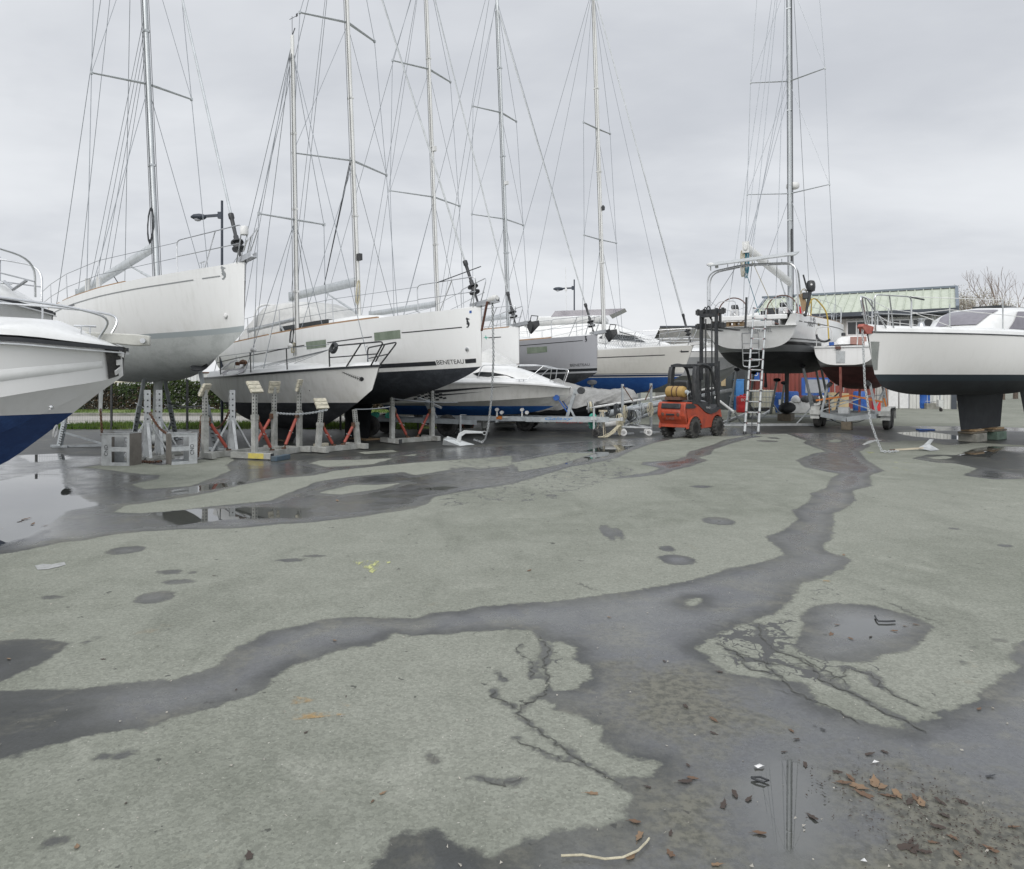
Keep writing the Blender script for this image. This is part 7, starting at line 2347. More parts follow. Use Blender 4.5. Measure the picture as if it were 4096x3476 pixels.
for y in (-.40, .40, -.2, .2):
    mb.box((1.67, y, 3.62), (.075, .06, .19)); mb.box((1.67, y, 3.20), (.075, .07, .17))
for sd in (1, -1):
    mb.box((1.64, sd * .22, 3.40), (.08, .05, .5))
mb.build('carriage', 'darkmetal', FK)
for sd in (1, -1):
    mb = MB(); mb.bar((1.74, sd * .28, 3.65), (1.74, sd * .28, 3.12), .10, .04, up=Vector((0, 1, 0))); mb.bar((1.74, sd * .28, 3.13), (2.9, sd * .28, 3.12), .10, .035); mb.build('fork', 'darkmetal', FK)


def lug_wheel(parent, c, r, w):
    t = add_wheel(parent, c, (0, 1, 0), r, w, 'rubber', 'rust')
    mb = MB()
    for k in range(16):
        a = 2 * math.pi * k / 16
        for sd in (1, -1):
            ca = a + sd * .1
            cc = Vector(c) + Vector((math.cos(ca) * r, sd * w * .27, math.sin(ca) * r))
            mb.box(cc, (.05, w * .46, .045), Matrix.Rotation(-ca, 3, 'Y') @ rot('X', sd * 22))
    l_ = mb.build('tread', 'rubber', t)
    return t


for x, y, r in ((0, .40, .275), (0, -.40, .275), (1.30, .42, .26), (1.30, -.42, .26)):
    lug_wheel(FK, (x, y, r + .012), r, .17)

# ------------------------------------------------------------------ telescopic ladder against the open stern
l0, l1 = gp(2978, 1736), gp(3032, 1737)
u0, u1 = P(3015, 1233, 22.78), P(3065, 1236, 22.70)
LD = thing('ladder', 'tall aluminium telescopic ladder leaning on the open stern of the yacht', 'ladder', ((l0.x + l1.x) / 2, (l0.y + l1.y) / 2, 0))
lo = LD.location
for a_, b_ in ((l0, u0), (l1, u1)):
    mb = MB(); n = 12
    for k in range(n):
        r = .040 - .0014 * k
        mb.tube([a_.lerp(b_, k / n) - lo, a_.lerp(b_, (k + 1) / n) - lo], r, 10)
    ra = mb.build('rail', 'galvlight', LD)
    mb = MB()
    for k in range(1, n + 1):
        c = a_.lerp(b_, k / n) - lo
        d = (b_ - a_).normalized() * .022
        mb.tube([c - d, c + d], .047 - .0014 * k, 10)
    s_ = mb.build('collars', 'black', ra); s_['kind'] = 'stuff'
    mb = MB(); mb.tube([a_ - lo, a_ - lo + (b_ - a_).normalized() * .07], .048, 10); mb.build('rubber_foot', 'black', ra)
for k in range(1, 13):
    p_, q_ = l0.lerp(u0, k / 12) - lo, l1.lerp(u1, k / 12) - lo
    mb = MB(); mb.bar(p_, q_, .045, .032); ru = mb.build('rung', 'galvlight', LD)
    for e in (.10, .90):
        mb = MB(); c = p_.lerp(q_, e); mb.box(c + Vector((0, -.026, 0)), (.02, .006, .016)); mb.build('latch', 'red', ru)
mb = MB(); p_, q_ = l0.lerp(u0, 2 / 12).lerp(l1.lerp(u1, 2 / 12), .5) - lo, gp(3008, 1741) - lo; mb.tube([p_, p_.lerp(q_, .5) + Vector((-.015, 0, 0)), q_ + Z * .01], .014, 6); mb.build('hanging_strap', 'black', LD)

# ------------------------------------------------------------------ outboard engine and pallets on the open-stern yacht
oc = P(3226, 1180, 22.6)
OB = thing('outboard_engine', 'small black outboard engine clamped upright on the stern rail', 'outboard engine', oc, RAD(60))
mb = MB(); rr = []
for z, w, d in ((.10, .07, .10), (.13, .12, .17), (.24, .135, .20), (.36, .13, .19), (.43, .10, .14), (.45, .04, .06)):
    rr.append([Vector((.04 + d * math.cos(g) * (1 if math.cos(g) > 0 else .8), -.12 + w * math.sin(g), z)) for g in [2 * math.pi * k / 16 for k in range(16)]])
mb.loft(rr); ec = mb.build('engine_cover', 'black', OB)
mb = MB(); mb.lathe([(0, 0), (.03, 0), (0, .008)], 10, TR((-.12, -.16, .30), rot('Y', -90))); mb.build('badge', 'whiteplastic', ec)
mb = MB(); mb.tube([(.02, -.10, .12), (.0, -.06, -.15), (-.03, .0, -.50), (-.05, .02, -.62)], [.06, .05, .035, .04], 8); mb.lathe([(.01, -.16), (.05, -.1), (.05, .06), (.0, .12)], 10, TR((-.05, .03, -.62), rot('Y', 90))); mb.build('leg', 'black', OB)
mb = MB(); mb.tube([(-.06, -.02, .20), (-.10, .08, .62)], .026, 7); mb.build('tiller', 'black', OB)
mb = MB(); mb.box((.0, .02, -.02), (.12, .18, .20)); mb.build('clamp', 'black', OB, bevel=.02)
mb = MB(); mb.box((.03, .10, -.22), (.05, .16, .55), rot('X', -12)); mb.build('mounting_board', 'wood', OB)
mb = MB(); mb.tube(arc((-.05, .1, .05), .12, 0, 6.0, 12, (1, .3, 0), (0, 0, 1)), .012, 5); mb.tube(arc((-.02, .14, .12), .09, 0, 6.0, 12, (1, .3, 0), (0, 0, 1)), .012, 5)
tag(mb.build('rope_coil', 'cream'), 'cream rope coil hung beside the black outboard engine', 'rope').location = oc


def pallet(label, c, head, w, d, h):
    t = thing('wooden_pallet', label, 'pallet', c, head, 'pallets on the open stern')
    for z in (.012, h - .012):
        for k in range(4):
            mb = MB(); mb.box((0, -d / 2 + d * (k + .5) / 4, z), (w, d / 4 - .02, .022)); mb.build('board', 'wood', t)
    for x in (-w / 2 + .05, 0, w / 2 - .05):
        mb = MB(); mb.box((x, 0, h / 2), (.09, d, h - .048)); mb.build('block', 'wood', t)
    return t


pt_ = lambda x, y, z: bG.mw @ Vector((x, y, z))
pallet('wooden pallet at the far left of the open stern sill', pt_(.30, 1.02, .81), RAD(-30), .48, .30, .12)
pallet('wooden pallet on the open stern sill, behind the forklift mast, right one', pt_(.30, .48, .81), RAD(-30), .52, .30, .15)

# ------------------------------------------------------------------ small yacht on the trailer, seen from astern
hH = Hull(6.3, 2.3, .70, .62, .75, ((0, .10, .25, .42, .58, .72, .84, .92, .97, 1), (.78, .87, .97, 1.0, .94, .80, .57, .34, .15, .012)), ((0, .15, .35, .5, .7, .85, .94, 1), (.06, -.28, -.85, -1.0, -.9, -.45, -.1, .2)), rb=.3, sag=.03, p=.6, q=.85, vb=.95, v0=.5, rs=-.04)
bH = Boat('sailing_yacht', 'small white yacht with red keel and rudder, stern on, strapped to a trailer', 'sailing yacht', hH, P(3378, 1466, 23.2), RAD(56), 0, 'sailing yachts laid up in the yard', anchor=Vector((0, 0, 0)))
M['hullH'] = hullmat('hull_white_red_bottom', (.72, .72, .71), (.09, .025, .022), [(.0, .05, (.10, .10, .105))], dirt=.2)
bH.hull('hullH')
bH.part(hH.deck(camber=.1), 'deck', 'gel')
mb = MB(); hH.rail(mb, 0, 1, .05, .05, inset=-.015, lift=-.03); mb.box((-.02, 0, .635), (.05, 1.78, .05)); bH.part(mb, 'rubbing_strake', 'gel')
bH.coachroof(2.0, 5.0, .72, .5, .04, .42, .3, nose=1.4)
M['faded_red'] = mat('faded_red_board', (.34, .19, .16), .7, 0, None, 4)
mb = MB(); mb.box((1.98, -.1, .84), (.05, .50, .40)); bH.part(mb, 'companionway', 'faded_red')
mb = MB(); mb.lathe([(0, 0), (.07, 0), (.07, .1), (0, .12)], 10, TR((2.3, .42, 1.10))); bH.part(mb, 'vent', 'black')
mb = MB(); mb.box((1.0, .62, .72), (.9, .35, .22)); mb.box((.9, -.66, .72), (.8, .3, .16)); bH.part(mb, 'cockpit_seat', 'gel')
mb = MB()
for k in range(4):
    mb.box((.0 - .045, .02 + .06 * k, .30), (.012, .045, .34))
mb.box((-.04, .11, .30), (.012, .26, .38)); bH.part(mb, 'boarding_step', 'galvlight')
mb = MB(); mb.box((-.06, .18, .60), (.08, .16, .09)); bH.part(mb, 'tiller_bracket', 'brownstripe')
for sd in (1, -1):
    mb = MB(); mb.tube(rounded([Vector((.12, sd * .86, .64)), Vector((.02, sd * .86, 1.26)), Vector((.02, sd * .40, 1.28)), Vector((.10, sd * .35, .64))], .12), .016, 7); bH.part(mb, 'pushpit', 'whiteplastic')
mb = MB(); mb.tube(arc((.02, .60, 1.05), .24, math.pi * 1.0, math.pi * 1.75, 14, (0, -1, 0), (0, 0, 1)), .035, 8); bH.part(mb, 'rail_fender', 'black')
mb = MB(); mb.box((.1, .40, .72), (.12, .14, .14)); bH.part(mb, 'fuel_can', 'blue')
mb = MB()
for k in range(6):
    mb.box((-.10, -.03 + .002 * k, -.02 - .18 * k), (.32 - .01 * k, .05, .18), None)
bH.fin('rudder', 'red_bottom', .12, -.02, .46, .12, -.98, .40, .12, y=.10)
bH.fin('keel', 'red_bottom', 3.2, -.55, .55, 3.05, -1.55, .45, .16)
# its trailer
hh = RAD(56)
t0 = bH.mw @ Vector((2.2, 0, 0))
TH = thing('boat_trailer', 'grey boat trailer with white mudguards and orange straps, carrying the red-keeled yacht', 'trailer', (t0.x, t0.y, 0), hh, 'boat trailers')
mb = MB()
mb.bar((-1.6, -.80, .46), (2.4, -.80, .46), .07, .14); mb.bar((-1.6, .80, .46), (2.4, .80, .46), .07, .14)
mb.bar((-1.6, -.82, .46), (-1.85, 0, .34), .07, .15); mb.bar((-1.6, .82, .46), (-1.85, 0, .34), .07, .15)
mb.bar((0, -1.0, .36), (0, 1.0, .36), .09, .09); mb.bar((1.2, -.8, .46), (1.2, .8, .46), .07, .10); mb.bar((-.9, -.8, .46), (-.9, .8, .46), .07, .10)
mb.build('frame', 'galv', TH)
for sd in (1, -1):
    for x in (-.38, .38):
        add_wheel(TH, (x - .6, sd * 1.05, .32), (0, 1, 0), .32, .19, 'rubber', 'creamboard')
    mb = MB(); rr = []
    for x, z in ((-1.36, .34), (-1.34, .62), (-1.22, .72), (.02, .72), (.14, .62), (.16, .34)):
        rr.append([Vector((x, sd * .92, z)), Vector((x, sd * 1.20, z)), Vector((x, sd * 1.20, z - .03)), Vector((x, sd * .92, z - .03))])
    mb.loft(rr); mb.box((-1.40, sd * 1.0, .52), (.05, .42, .14)); mb.build('mudguard', 'palepaint', TH)
for x, sd, h in ((-1.45, 1, 1.45), (-1.45, -1, 1.5), (1.2, 1, 1.5), (1.2, -1, 1.55)):
    mb = MB(); mb.bar((x, sd * .84, .50), (x, sd * .62, h), .08, .07); mb.build('support_post', 'galv', TH)
    mb = MB(); mb.box((x, sd * .58, h), (.30, .10, .16), rot('X', sd * 40)); mb.build('hull_pad', 'black', TH)
for (a, b) in (((-1.45, .80, .6), (-1.4, -.75, 1.15)), ((-1.45, -.80, .6), (-1.4, .75, 1.15)), ((-1.45, -.78, .7), (1.2, -.72, 1.3)), ((1.2, .7, 1.2), (-1.4, .8, .7)), ((-1.45, .74, .8), (1.2, -.74, 1.1))):
    mb = MB(); mb.bar(a, b, .05, .03); mb.build('cross_brace', 'galv', TH)
for (a, b) in (((-1.5, 1.0, .92), (-1.42, -.05, 1.10)), ((-1.42, -.05, 1.10), (-1.5, -1.0, .90)), ((-.2, -1.0, .75), (0.2, -.85, 1.6)), ((-1.5, .58, .5), (-1.5, .58, .95)), ((-.4, -1.0, .6), (-.4, -.9, 1.0))):
    mb = MB(); mb.bar(a, b, .012, .055); mb.build('strap', 'orangestrap', TH)
mb = MB(); mb.box((-1.7, .1, .62), (.25, .32, .20)); mb.build('winch_box', 'galvlight', TH)
mb = MB(); mb.tube(hang((-1.6, -.6, .4), (-1.75, .2, .30), .12), .012, 5); mb.tube(hang((-1.6, .6, .4), (-1.75, -.1, .30), .14), .012, 5); mb.build('lighting_cable', 'black', TH)
o = block('squat timber block propping the front of the grey trailer', (TH.matrix_basis @ Vector((-1.78, 0, 0))) * 1.0 if False else Vector((t0.x, t0.y, 0)) + R3(hh) @ Vector((-1.78, 0, 0)), (.30, .30, .26), 'wetwood', hh)

# ------------------------------------------------------------------ spars on trestles beside the forklift
mp0, mp1 = P(2408, 1636, 21.2), P(2700, 1590, 23.2)
d_ = (mp1 - mp0).normalized()
SP = 'spars lying on trestles'
def spar(label, a, b, r, mname, flat=.7):
    mb = MB(); a, b = Vector(a), Vector(b); d = (b - a).normalized(); sx = d.cross(Z).normalized(); sy = sx.cross(d)
    mb.loft([[a.lerp(b, k) + sx * (math.cos(g) * r * flat) + sy * (math.sin(g) * r) for g in [2 * math.pi * j / 14 for j in range(14)]] for k in (0, 1)])
    return tag(mb.build('spar', mname), label, 'spar', SP)
spar('thick grey mast section lying lowest on the trestles', mp0 + Vector((-.02, 0, -.18)), mp0 + d_ * 2.6 + Vector((0, .1, -.10)), .10, 'galv', .8)
spar('long slim white spar lying uppermost on the trestles', mp0 + Vector((-.45, -.12, .02)), mp0 + d_ * 5.5 + Vector((0, -.1, .12)), .035, 'whitemast')
spar('medium silver spar pointing past the forklift', mp0 + Vector((.9, .1, -.02)), P(2925, 1560, 25.5), .065, 'alu')
spar('low grey spar lying under the silver one', mp0 + Vector((.7, .25, -.42)), mp0 + d_ * 4.6 + Vector((0, .3, -.1)), .055, 'galv')
spar('white furling tube slanting down behind the forklift', P(2860, 1590, 24.2), P(2935, 1648, 23.0), .045, 'whitemast')
w0, w1 = P(2408, 1700, 21.0), P(2478, 1694, 21.3)
spar('dirty white pipe hanging low under the trestles', w0, w1, .085, 'canvas', 1.0)
mb = MB(); T_ = TR(P(2362, 1627, 21.0), (d_ + Vector((0, -.6, 0))).to_track_quat('Z', 'Y').to_matrix())
mb.lathe([(.06, -.08), (.17, -.08), (.18, -.06), (.10, -.04), (.10, .04), (.18, .06), (.17, .08), (.06, .08)], 18, T_)
dr = mb.build('furling_drum', 'galvlight'); tag(dr, 'round furling drum with yellowish line at the spar end', 'furling drum')
mb = MB(); mb.lathe([(.105, -.04), (.15, -.03), (.15, .03), (.105, .04)], 16, T_); o = mb.build('furling_line', 'cream', dr)


def rope_bundle(label, top, ln, wd, mname, n, seed, r=.012, name='rope_bundle'):
    rg = random.Random(seed)
    mb = MB(); top = Vector(top)
    for k in range(n):
        a0 = rg.uniform(0, 6.28)
        pts = []
        w = wd * rg.uniform(.4, 1)
        l = ln * rg.uniform(.6, 1)
        off = Vector((rg.uniform(-.3, .3) * wd, rg.uniform(-.3, .3) * wd, 0))
        for j in range(14):
            a = 2 * math.pi * j / 14
            pts.append(top + off + Vector((math.sin(a) * w * math.cos(a0) + rg.uniform(-.015, .015), math.sin(a) * w * math.sin(a0), -l / 2 + math.cos(a) * l / 2)))
        mb.tube(pts, r, 5, closed=True)
    return tag(mb.build(name, mname), label, 'rope', 'ropes hanging from the spars')


rope_bundle('tangled green rope bundle hanging from the furling drum', P(2369, 1655, 20.9), .46, .16, 'greenrope', 14, 1, .011)
rope_bundle('long cream rope bundle hanging from the spars to the ground', P(2480, 1655, 20.9), .62, .10, 'cream', 9, 2, .012)
rope_bundle('black rope loops hanging from the middle of the spars', P(2466, 1615, 21.0), .46, .08, 'rope', 7, 3, .016)
rope_bundle('black and grey rope loops hanging beside the cream bundle', P(2520, 1640, 21.3), .34, .16, 'rope', 7, 4, .016)
rope_bundle('pale rope loop hanging nearest the forklift', P(2565, 1612, 21.6), .40, .14, 'galv', 4, 6, .012)
for k_, (U_, V_, ln_, wd_, mn_, lab_) in enumerate(((2430, 1625, .40, .10, 'rope', 'black rope tangle left of the cream bundle'), (2500, 1622, .55, .09, 'cream', 'thin cream rope skein right of the long bundle'), (2545, 1640, .50, .12, 'galv', 'grey hanging line near the red strapped post'), (2600, 1610, .42, .10, 'cream', 'pale line looped over the spars by the forklift'))):
    rope_bundle(lab_, P(U_, V_, 21.0 + .15 * k_), ln_, wd_, mn_, 6, 40 + k_, .009)
mb = MB(); rg = random.Random(9); pc = gp(2452, 1750)
for k in range(12):
    a = Vector((pc.x + .20 + rg.uniform(-.05, .05), pc.y + .1, .34)); b = Vector((pc.x - .22 + rg.uniform(-.12, .1), pc.y - .04 + rg.uniform(-.08, .08), .02))
    mb.tube([a, a.lerp(b, .5) + Vector((rg.uniform(-.03, .05), 0, -.04)), b, b + Vector((-.1, -.01, .0))], .011, 5)
tag(mb.build('frayed_rope', 'cream'), 'frayed cream rope tail spread on the ground under the spars', 'rope', 'ropes hanging from the spars')
for lab, U, V, h in (('left thin-legged wooden trestle under the spar end', 2402, 1745, .72), ('right steel trestle post strapped in red', 2604, 1732, 1.50), ('middle steel trestle post among the hanging ropes', 2490, 1738, 1.48)):
    b = gp(U, V)
    t = thing('trestle', lab, 'trestle', b, RAD(10), 'trestles carrying the spars')
    if h < 1:
        for dx, dy in ((-.18, -.1), (.02, -.25), (.2, .15)):
            mb = MB(); mb.tube([(dx, dy, 0), (dx * .1 + .06, 0, h)], .014, 6); mb.build('leg', 'greyteak', t)
        mb = MB(); mb.bar((-.05, -.04, h), (.2, .04, h), .05); mb.build('cross_bar', 'greyteak', t)
    else:
        mb = MB(); mb.bar((0, 0, .02), (0, 0, h), .075, .06); mb.build('post', 'galv', t)
        mb = MB(); mb.bar((-.35, 0, .03), (.35, 0, .03), .06, .05); mb.bar((0, -.3, .03), (0, .3, .03), .06, .045); mb.build('base', 'galv', t)
        mb = MB(); mb.tube([(0, -.05, h - .06), (-.22 if U > 2500 else .28, -.1, h - .50)], .016, 6); mb.build('strap', 'rust', t)
b = gp(2540, 1742)
DL = thing('dolly', 'low tubular dolly with pale castors beneath the spars', 'dolly', b, RAD(5))
mb = MB(); mb.tube(rounded([Vector((-.42, -.2, .26)), Vector((.45, -.2, .22)), Vector((.45, .25, .22)), Vector((-.42, .25, .26)), Vector((-.42, -.2, .26))], .06), .022, 7); mb.bar((-.4, -.2, .26), (-.1, .25, .34), .03); mb.bar((.1, .25, .3), (.42, -.2, .24), .03); mb.build('frame', 'galvlight', DL)
for x, y in ((-.38, -.18), (.36, -.18), (-.3, .22), (.42, .22)):
    add_wheel(DL, (x, y, .10), (.3, 1, 0), .10, .045, 'whiteplastic', 'galv', 'castor')

# ------------------------------------------------------------------ clutter along the red container
def barrel(label, c, r, h, mname, group='plastic barrels', lie=None):
    t = MB()
    pr = [(0, 0), (r * .9, 0), (r * .97, .03), (r, h * .25), (r * 1.03, h * .28), (r, h * .31), (r, h * .66), (r * 1.03, h * .69), (r, h * .72), (r * .96, h * .94), (r * .86, h), (r * .8, h - .02), (0, h - .02)]
    t.lathe(pr, 20, TR((0, 0, 0)))
    o = t.build('barrel', mname)
    o.location = c
    return tag(o, label, 'barrel', group)


o = MB().box((0, 0, .80), (.42, .42, 1.6)).box((0, 0, 1.62), (.46, .46, .05)).box((0, -.215, .8), (.34, .02, 1.4)).build('plastic_bin', 'skyblue', None, bevel=.02)
o.location = gp(2955, 1640); tag(o, 'tall light blue plastic bin left of the red canister', 'bin')
RJ = thing('canister', 'big red plastic canister beside the milky liquid tank', 'canister', gp(2972, 1650))
mb = MB(); rr = [[Vector((x * w, y * w, z)) for x, y in ((-.28, -.2), (.28, -.2), (.30, 0), (.28, .2), (-.28, .2), (-.30, 0))] for z, w in ((.0, .93), (.04, 1), (.35, 1), (.38, .96), (.42, 1), (.72, 1), (.80, .9), (.82, .5))]
mb.loft(rr); mb.build('body', 'red', RJ, bevel=.02)
mb = MB(); mb.lathe([(0, 0), (.06, 0), (.06, .06), (0, .06)], 12, TR((-.1, 0, .81))); mb.tube(rounded([Vector((.0, 0, .80)), Vector((.02, 0, .90)), Vector((.22, 0, .88)), Vector((.24, 0, .78))], .04), .025, 6); mb.build('cap', 'red', RJ)
flat_text('BOT', 'stencil_lettering', (-.16, -.215, .56), (1, 0, 0), (0, 0, 1), .36, 'whiteplastic', RJ, .13)
IB = thing('liquid_tank', 'milky cubic liquid tank in a wire cage behind the ladder', 'tank', gp(3043, 1644), RAD(4))
mb = MB(); mb.box((0, 0, .62), (1.1, .95, .92)); mb.lathe([(0, 1.08), (.1, 1.08), (.1, 1.14), (0, 1.14)], 14); mb.build('bottle', 'ibc', IB, bevel=.07)
mb = MB()
for z in (.22, .48, .74, 1.02):
    for y in (-.49, .49):
        mb.tube([(-.57, y, z), (.57, y, z)], .013, 5)
    for x in (-.57, .57):
        mb.tube([(x, -.49, z), (x, .49, z)], .013, 5)
for k in range(8):
    x = -.57 + 1.14 * k / 7
    for y in (-.49, .49):
        mb.tube([(x, y, .15), (x, y, 1.10)], .010, 5)
mb.build('cage', 'galv', IB)
mb = MB(); mb.box((0, 0, .07), (1.14, .98, .12)); mb.build('base', 'black', IB)
mb = MB(); mb.box((0, -.49, .36), (1.09, .012, .40)); mb.build('shaded_liquid', 'gelgrey', IB) if False else None
SB = thing('banner', 'narrow blue banner with white letters on the red container', 'banner', gp(3030, 1638), 0)
mb = MB(); mb.box((0, .3, 2.35), (.42, .015, 1.5)); mb.build('cloth', 'blue', SB)
for k, ch in enumerate('CBO'):
    flat_text(ch, 'lettering', (-.12, .285, 2.62 - .40 * k), (1, 0, 0), (0, 0, 1), .25, 'whiteplastic', SB, .28)
mb = MB(); mb.tube([(-.22, .3, .0), (-.22, .3, 3.1)], .018, 6); mb.build('pole', 'galv', SB)
ob_ = barrel('dark blue barrel between two hull props, white label facing front', gp(3118, 1650), .30, 1.0, 'blue')
MB().box((-.02, -.312, .52), (.26, .012, .26)).build('barrel_label', 'whiteplastic', ob_)
barrel('dark blue barrel right of the torpedo keel, against the container', gp(3170, 1645), .30, 1.02, 'blue')
barrel('blue barrel standing behind the red keel on the trailer', gp(3440, 1652), .32, 1.05, 'blue')
barrel('bright blue barrel by the white cabinets on the right', gp(3700, 1634), .38, 1.15, 'blue')
WB = thing('workbench', 'blue board leaning on the red container behind the props', 'board', gp(3268, 1640))
mb = MB(); mb.box((0, .2, 1.25), (1.5, .05, .95)); mb.build('panel', 'blue', WB)
mb = MB(); mb.box((.05, .165, 1.27), (1.2, .02, .72)); mb.build('dull_centre', 'gelgrey', WB)
RP = thing('rubbish_pile', 'grey crumpled sheeting and bags piled along the container', 'rubbish heap', gp(3245, 1652))
mb = MB(); rg = random.Random(21)
rr = []
for k in range(15):
    x = -1.1 + 2.2 * k / 14
    h = .55 + rg.uniform(-.06, .12)
    rr.append([Vector((x, -.35, .02)), Vector((x + rg.uniform(-.04, .04), -.33 + rg.uniform(-.04, .04), h * .5)), Vector((x, -.2 + rg.uniform(-.05, .05), h)), Vector((x, .2, h + rg.uniform(-.1, .1))), Vector((x, .3, .02))])
mb.loft(rr, closed_ring=False); mb.build('sheeting', 'canvas', RP)
for k, (x, mn) in enumerate(((-.8, 'whiteplastic'), (-.35, 'black'), (.1, 'black'), (.45, 'whiteplastic'), (.8, 'black'))):
    mb = MB(); rr = []
    for z, w in ((.5, .12), (.55, .22), (.68, .24), (.80, .16), (.86, .05)):
        rr.append([Vector((x + w * math.cos(g) * rg.uniform(.8, 1.1), -.15 + w * .8 * math.sin(g), z)) for g in [2 * math.pi * j / 10 for j in range(10)]])
    mb.loft(rr); mb.build('bag', mn, RP)
CB = thing('cream_cabinet', 'pair of cream boards standing left of the red keel', 'board', gp(3345, 1662))
mb = MB(); mb.box((-.28, 0, .52), (.52, .10, 1.04)); mb.box((.30, .06, .50), (.56, .08, 1.0)); mb.build('boards', 'creamboard', CB, bevel=.01)
mb = MB(); mb.box((-.30, -.06, .55), (.34, .02, .30)); mb.build('recess', 'pad', CB)
mb = MB(); mb.tube(rounded([Vector((-.22, 0, 0)), Vector((-.22, 0, .72)), Vector((.22, 0, .72)), Vector((.22, 0, 0))], .08), .018, 6); mb.tube([(-.22, 0, .35), (.22, 0, .35)], .015, 6)
o = mb.build('folding_frame', 'galvlight'); o.location = gp(3357, 1650, 0) + Z * 1.0; tag(o, 'small silver tubular frame above the cream boards', 'frame')
mb = MB(); mb.lathe([(0, 0), (.12, 0), (.14, .1), (.1, .28), (.05, .32), (0, .32)], 12); o = mb.build('jerrycan', 'ibc'); o.location = gp(3090, 1655); tag(o, 'small yellowish jerrycan on the ground by the barrel', 'jerrycan')
mb = MB(); mb.box((0, 0, .3), (.34, .2, .58)); mb.lathe([(0, .58), (.04, .58), (.04, .66), (0, .66)], 8); o = mb.build('jerrycan', 'red', None, bevel=.03); o.location = gp(3505, 1655); tag(o, 'red jerrycan behind the trailer of the red-keeled yacht', 'jerrycan')


# ------------------------------------------------------------------ background: hall, containers, sheds, other boats
def ribwall(name, base, stripes, c2, rough=.6, axis=0):
    m, nt = new_mat(name)
    oc = nt.n('ShaderNodeTexCoord').outputs['Object']
    x = nt.n('ShaderNodeSeparateXYZ', i_0=oc).outputs[axis]
    wv = nt.math('SINE', nt.math('MULTIPLY', x, stripes * 6.283))
    n1 = nt.noise(nt.mapping(oc, (3, 3, .4)), 1.4, 5, .6)
    c = nt.mix(nt.step(n1, .42, .68), base, c2)
    bn = nt.n('ShaderNodeBump', i_Strength=.9, i_Distance=.05, i_Height=nt.step(wv, -.4, .4))
    finish(nt, c, rough, 0, bn.outputs[0])
    M[name] = m


ribwall('pale_cladding', (.58, .585, .55), 3.0, (.47, .475, .45))
ribwall('green_roof', (.46, .495, .415), .01, (.40, .435, .36), .6)
ribwall('red_container', (.22, .050, .036), 2.2, (.13, .036, .028), .6)
ribwall('white_container', (.56, .57, .56), 2.4, (.44, .45, .44), .6)
ribwall('dark_cabin', (.075, .085, .085), .8, (.045, .05, .05), .35)
m, nt = new_mat('slate_roof')
oc = nt.n('ShaderNodeTexCoord').outputs['Object']
br = nt.n('ShaderNodeTexBrick', i_Vector=nt.mapping(oc, (1, 1, 1), rot=(0, 0, 0)), i_Scale=3.6)
br.inputs['Color1'].default_value = (.115, .112, .104, 1)
br.inputs['Color2'].default_value = (.175, .17, .152, 1)
br.inputs['Mortar'].default_value = (.09, .09, .085, 1)
br.inputs['Mortar Size'].default_value = .04
br.inputs['Row Height'].default_value = .42
br.inputs['Brick Width'].default_value = .8
nn_ = nt.noise(oc, .8, 5, .6)
finish(nt, nt.mix(nt.step(nn_, .4, .65), br.outputs[0], (.085, .088, .076)), .85)
M['slate_roof'] = m

hd_ = heading(.86, -.51)
HB_ = thing('yard_hall', 'long pale clad hall with light green metal roof and a row of windows', 'building', (25.8, 43.0, 0), hd_)
LH = 10.4
mb = MB()
sl = [(-LH, 0, 7.0), (.25, 0, 7.0), (.25, -4.0, 5.5), (-LH, -4.0, 5.5)]
mb.add(sl + [(x, y, z - .12) for x, y, z in sl], [(0, 1, 2, 3), (7, 6, 5, 4), (0, 3, 7, 4), (1, 5, 6, 2), (3, 2, 6, 7)])
mb.add([(-LH, 0, 7.0), (.25, 0, 7.0), (.25, 4.0, 5.5), (-LH, 4.0, 5.5)], [(3, 2, 1, 0)])
rf = mb.build('roof', 'green_roof', HB_, smooth=False)
mb = MB()
for k in range(24):
    x = -LH + .12 + k * (LH + .05) / 23.5
    mb.add([(x - .035, -.06, 6.98), (x + .035, -.06, 6.98), (x + .035, -3.98, 5.51), (x - .035, -3.98, 5.51), (x - .015, -.06, 7.06), (x + .015, -.06, 7.06), (x + .015, -3.98, 5.59), (x - .015, -3.98, 5.59)], [(0, 1, 5, 4), (1, 2, 6, 5), (2, 3, 7, 6), (3, 0, 4, 7), (4, 5, 6, 7)])
s_ = mb.build('standing_seams', 'green_roof', rf, smooth=False); s_['kind'] = 'stuff'
M['trim'] = mat('slate_blue_trim', (.16, .19, .225), .55, 0, (.12, .145, .17), 3)
M['darktrim'] = mat('dark_soffit_trim', (.055, .065, .08), .6, 0, None, 3)
mb = MB(); mb.box((-LH / 2, -.05, 7.07), (LH + .6, .22, .12)); mb.build('ridge_cap', 'trim', rf)
mb = MB(); mb.bar((.30, 0, 7.0), (.30, -4.05, 5.48), .16, .26); mb.bar((-LH - .04, 0, 7.0), (-LH - .04, -4.05, 5.48), .12, .2); mb.build('verge_trim', 'trim', rf)
mb = MB(); mb.box((-LH / 2, -4.05, 5.38), (LH + .6, .12, .24)); mb.add([(-LH, -4.0, 5.30), (.2, -4.0, 5.30), (.2, -3.3, 5.18), (-LH, -3.3, 5.18)], [(0, 1, 2, 3)]); mb.build('fascia', 'darktrim', rf)
mb = MB(); mb.box((-LH / 2, 0, 2.65), (LH, 6.6, 5.3)); mb.build('wall', 'pale_cladding', HB_, smooth=False)
mb = MB(); mb.box((.14, -3.34, 2.6), (.26, .12, 5.2)); mb.build('corner_trim', 'darktrim', HB_)
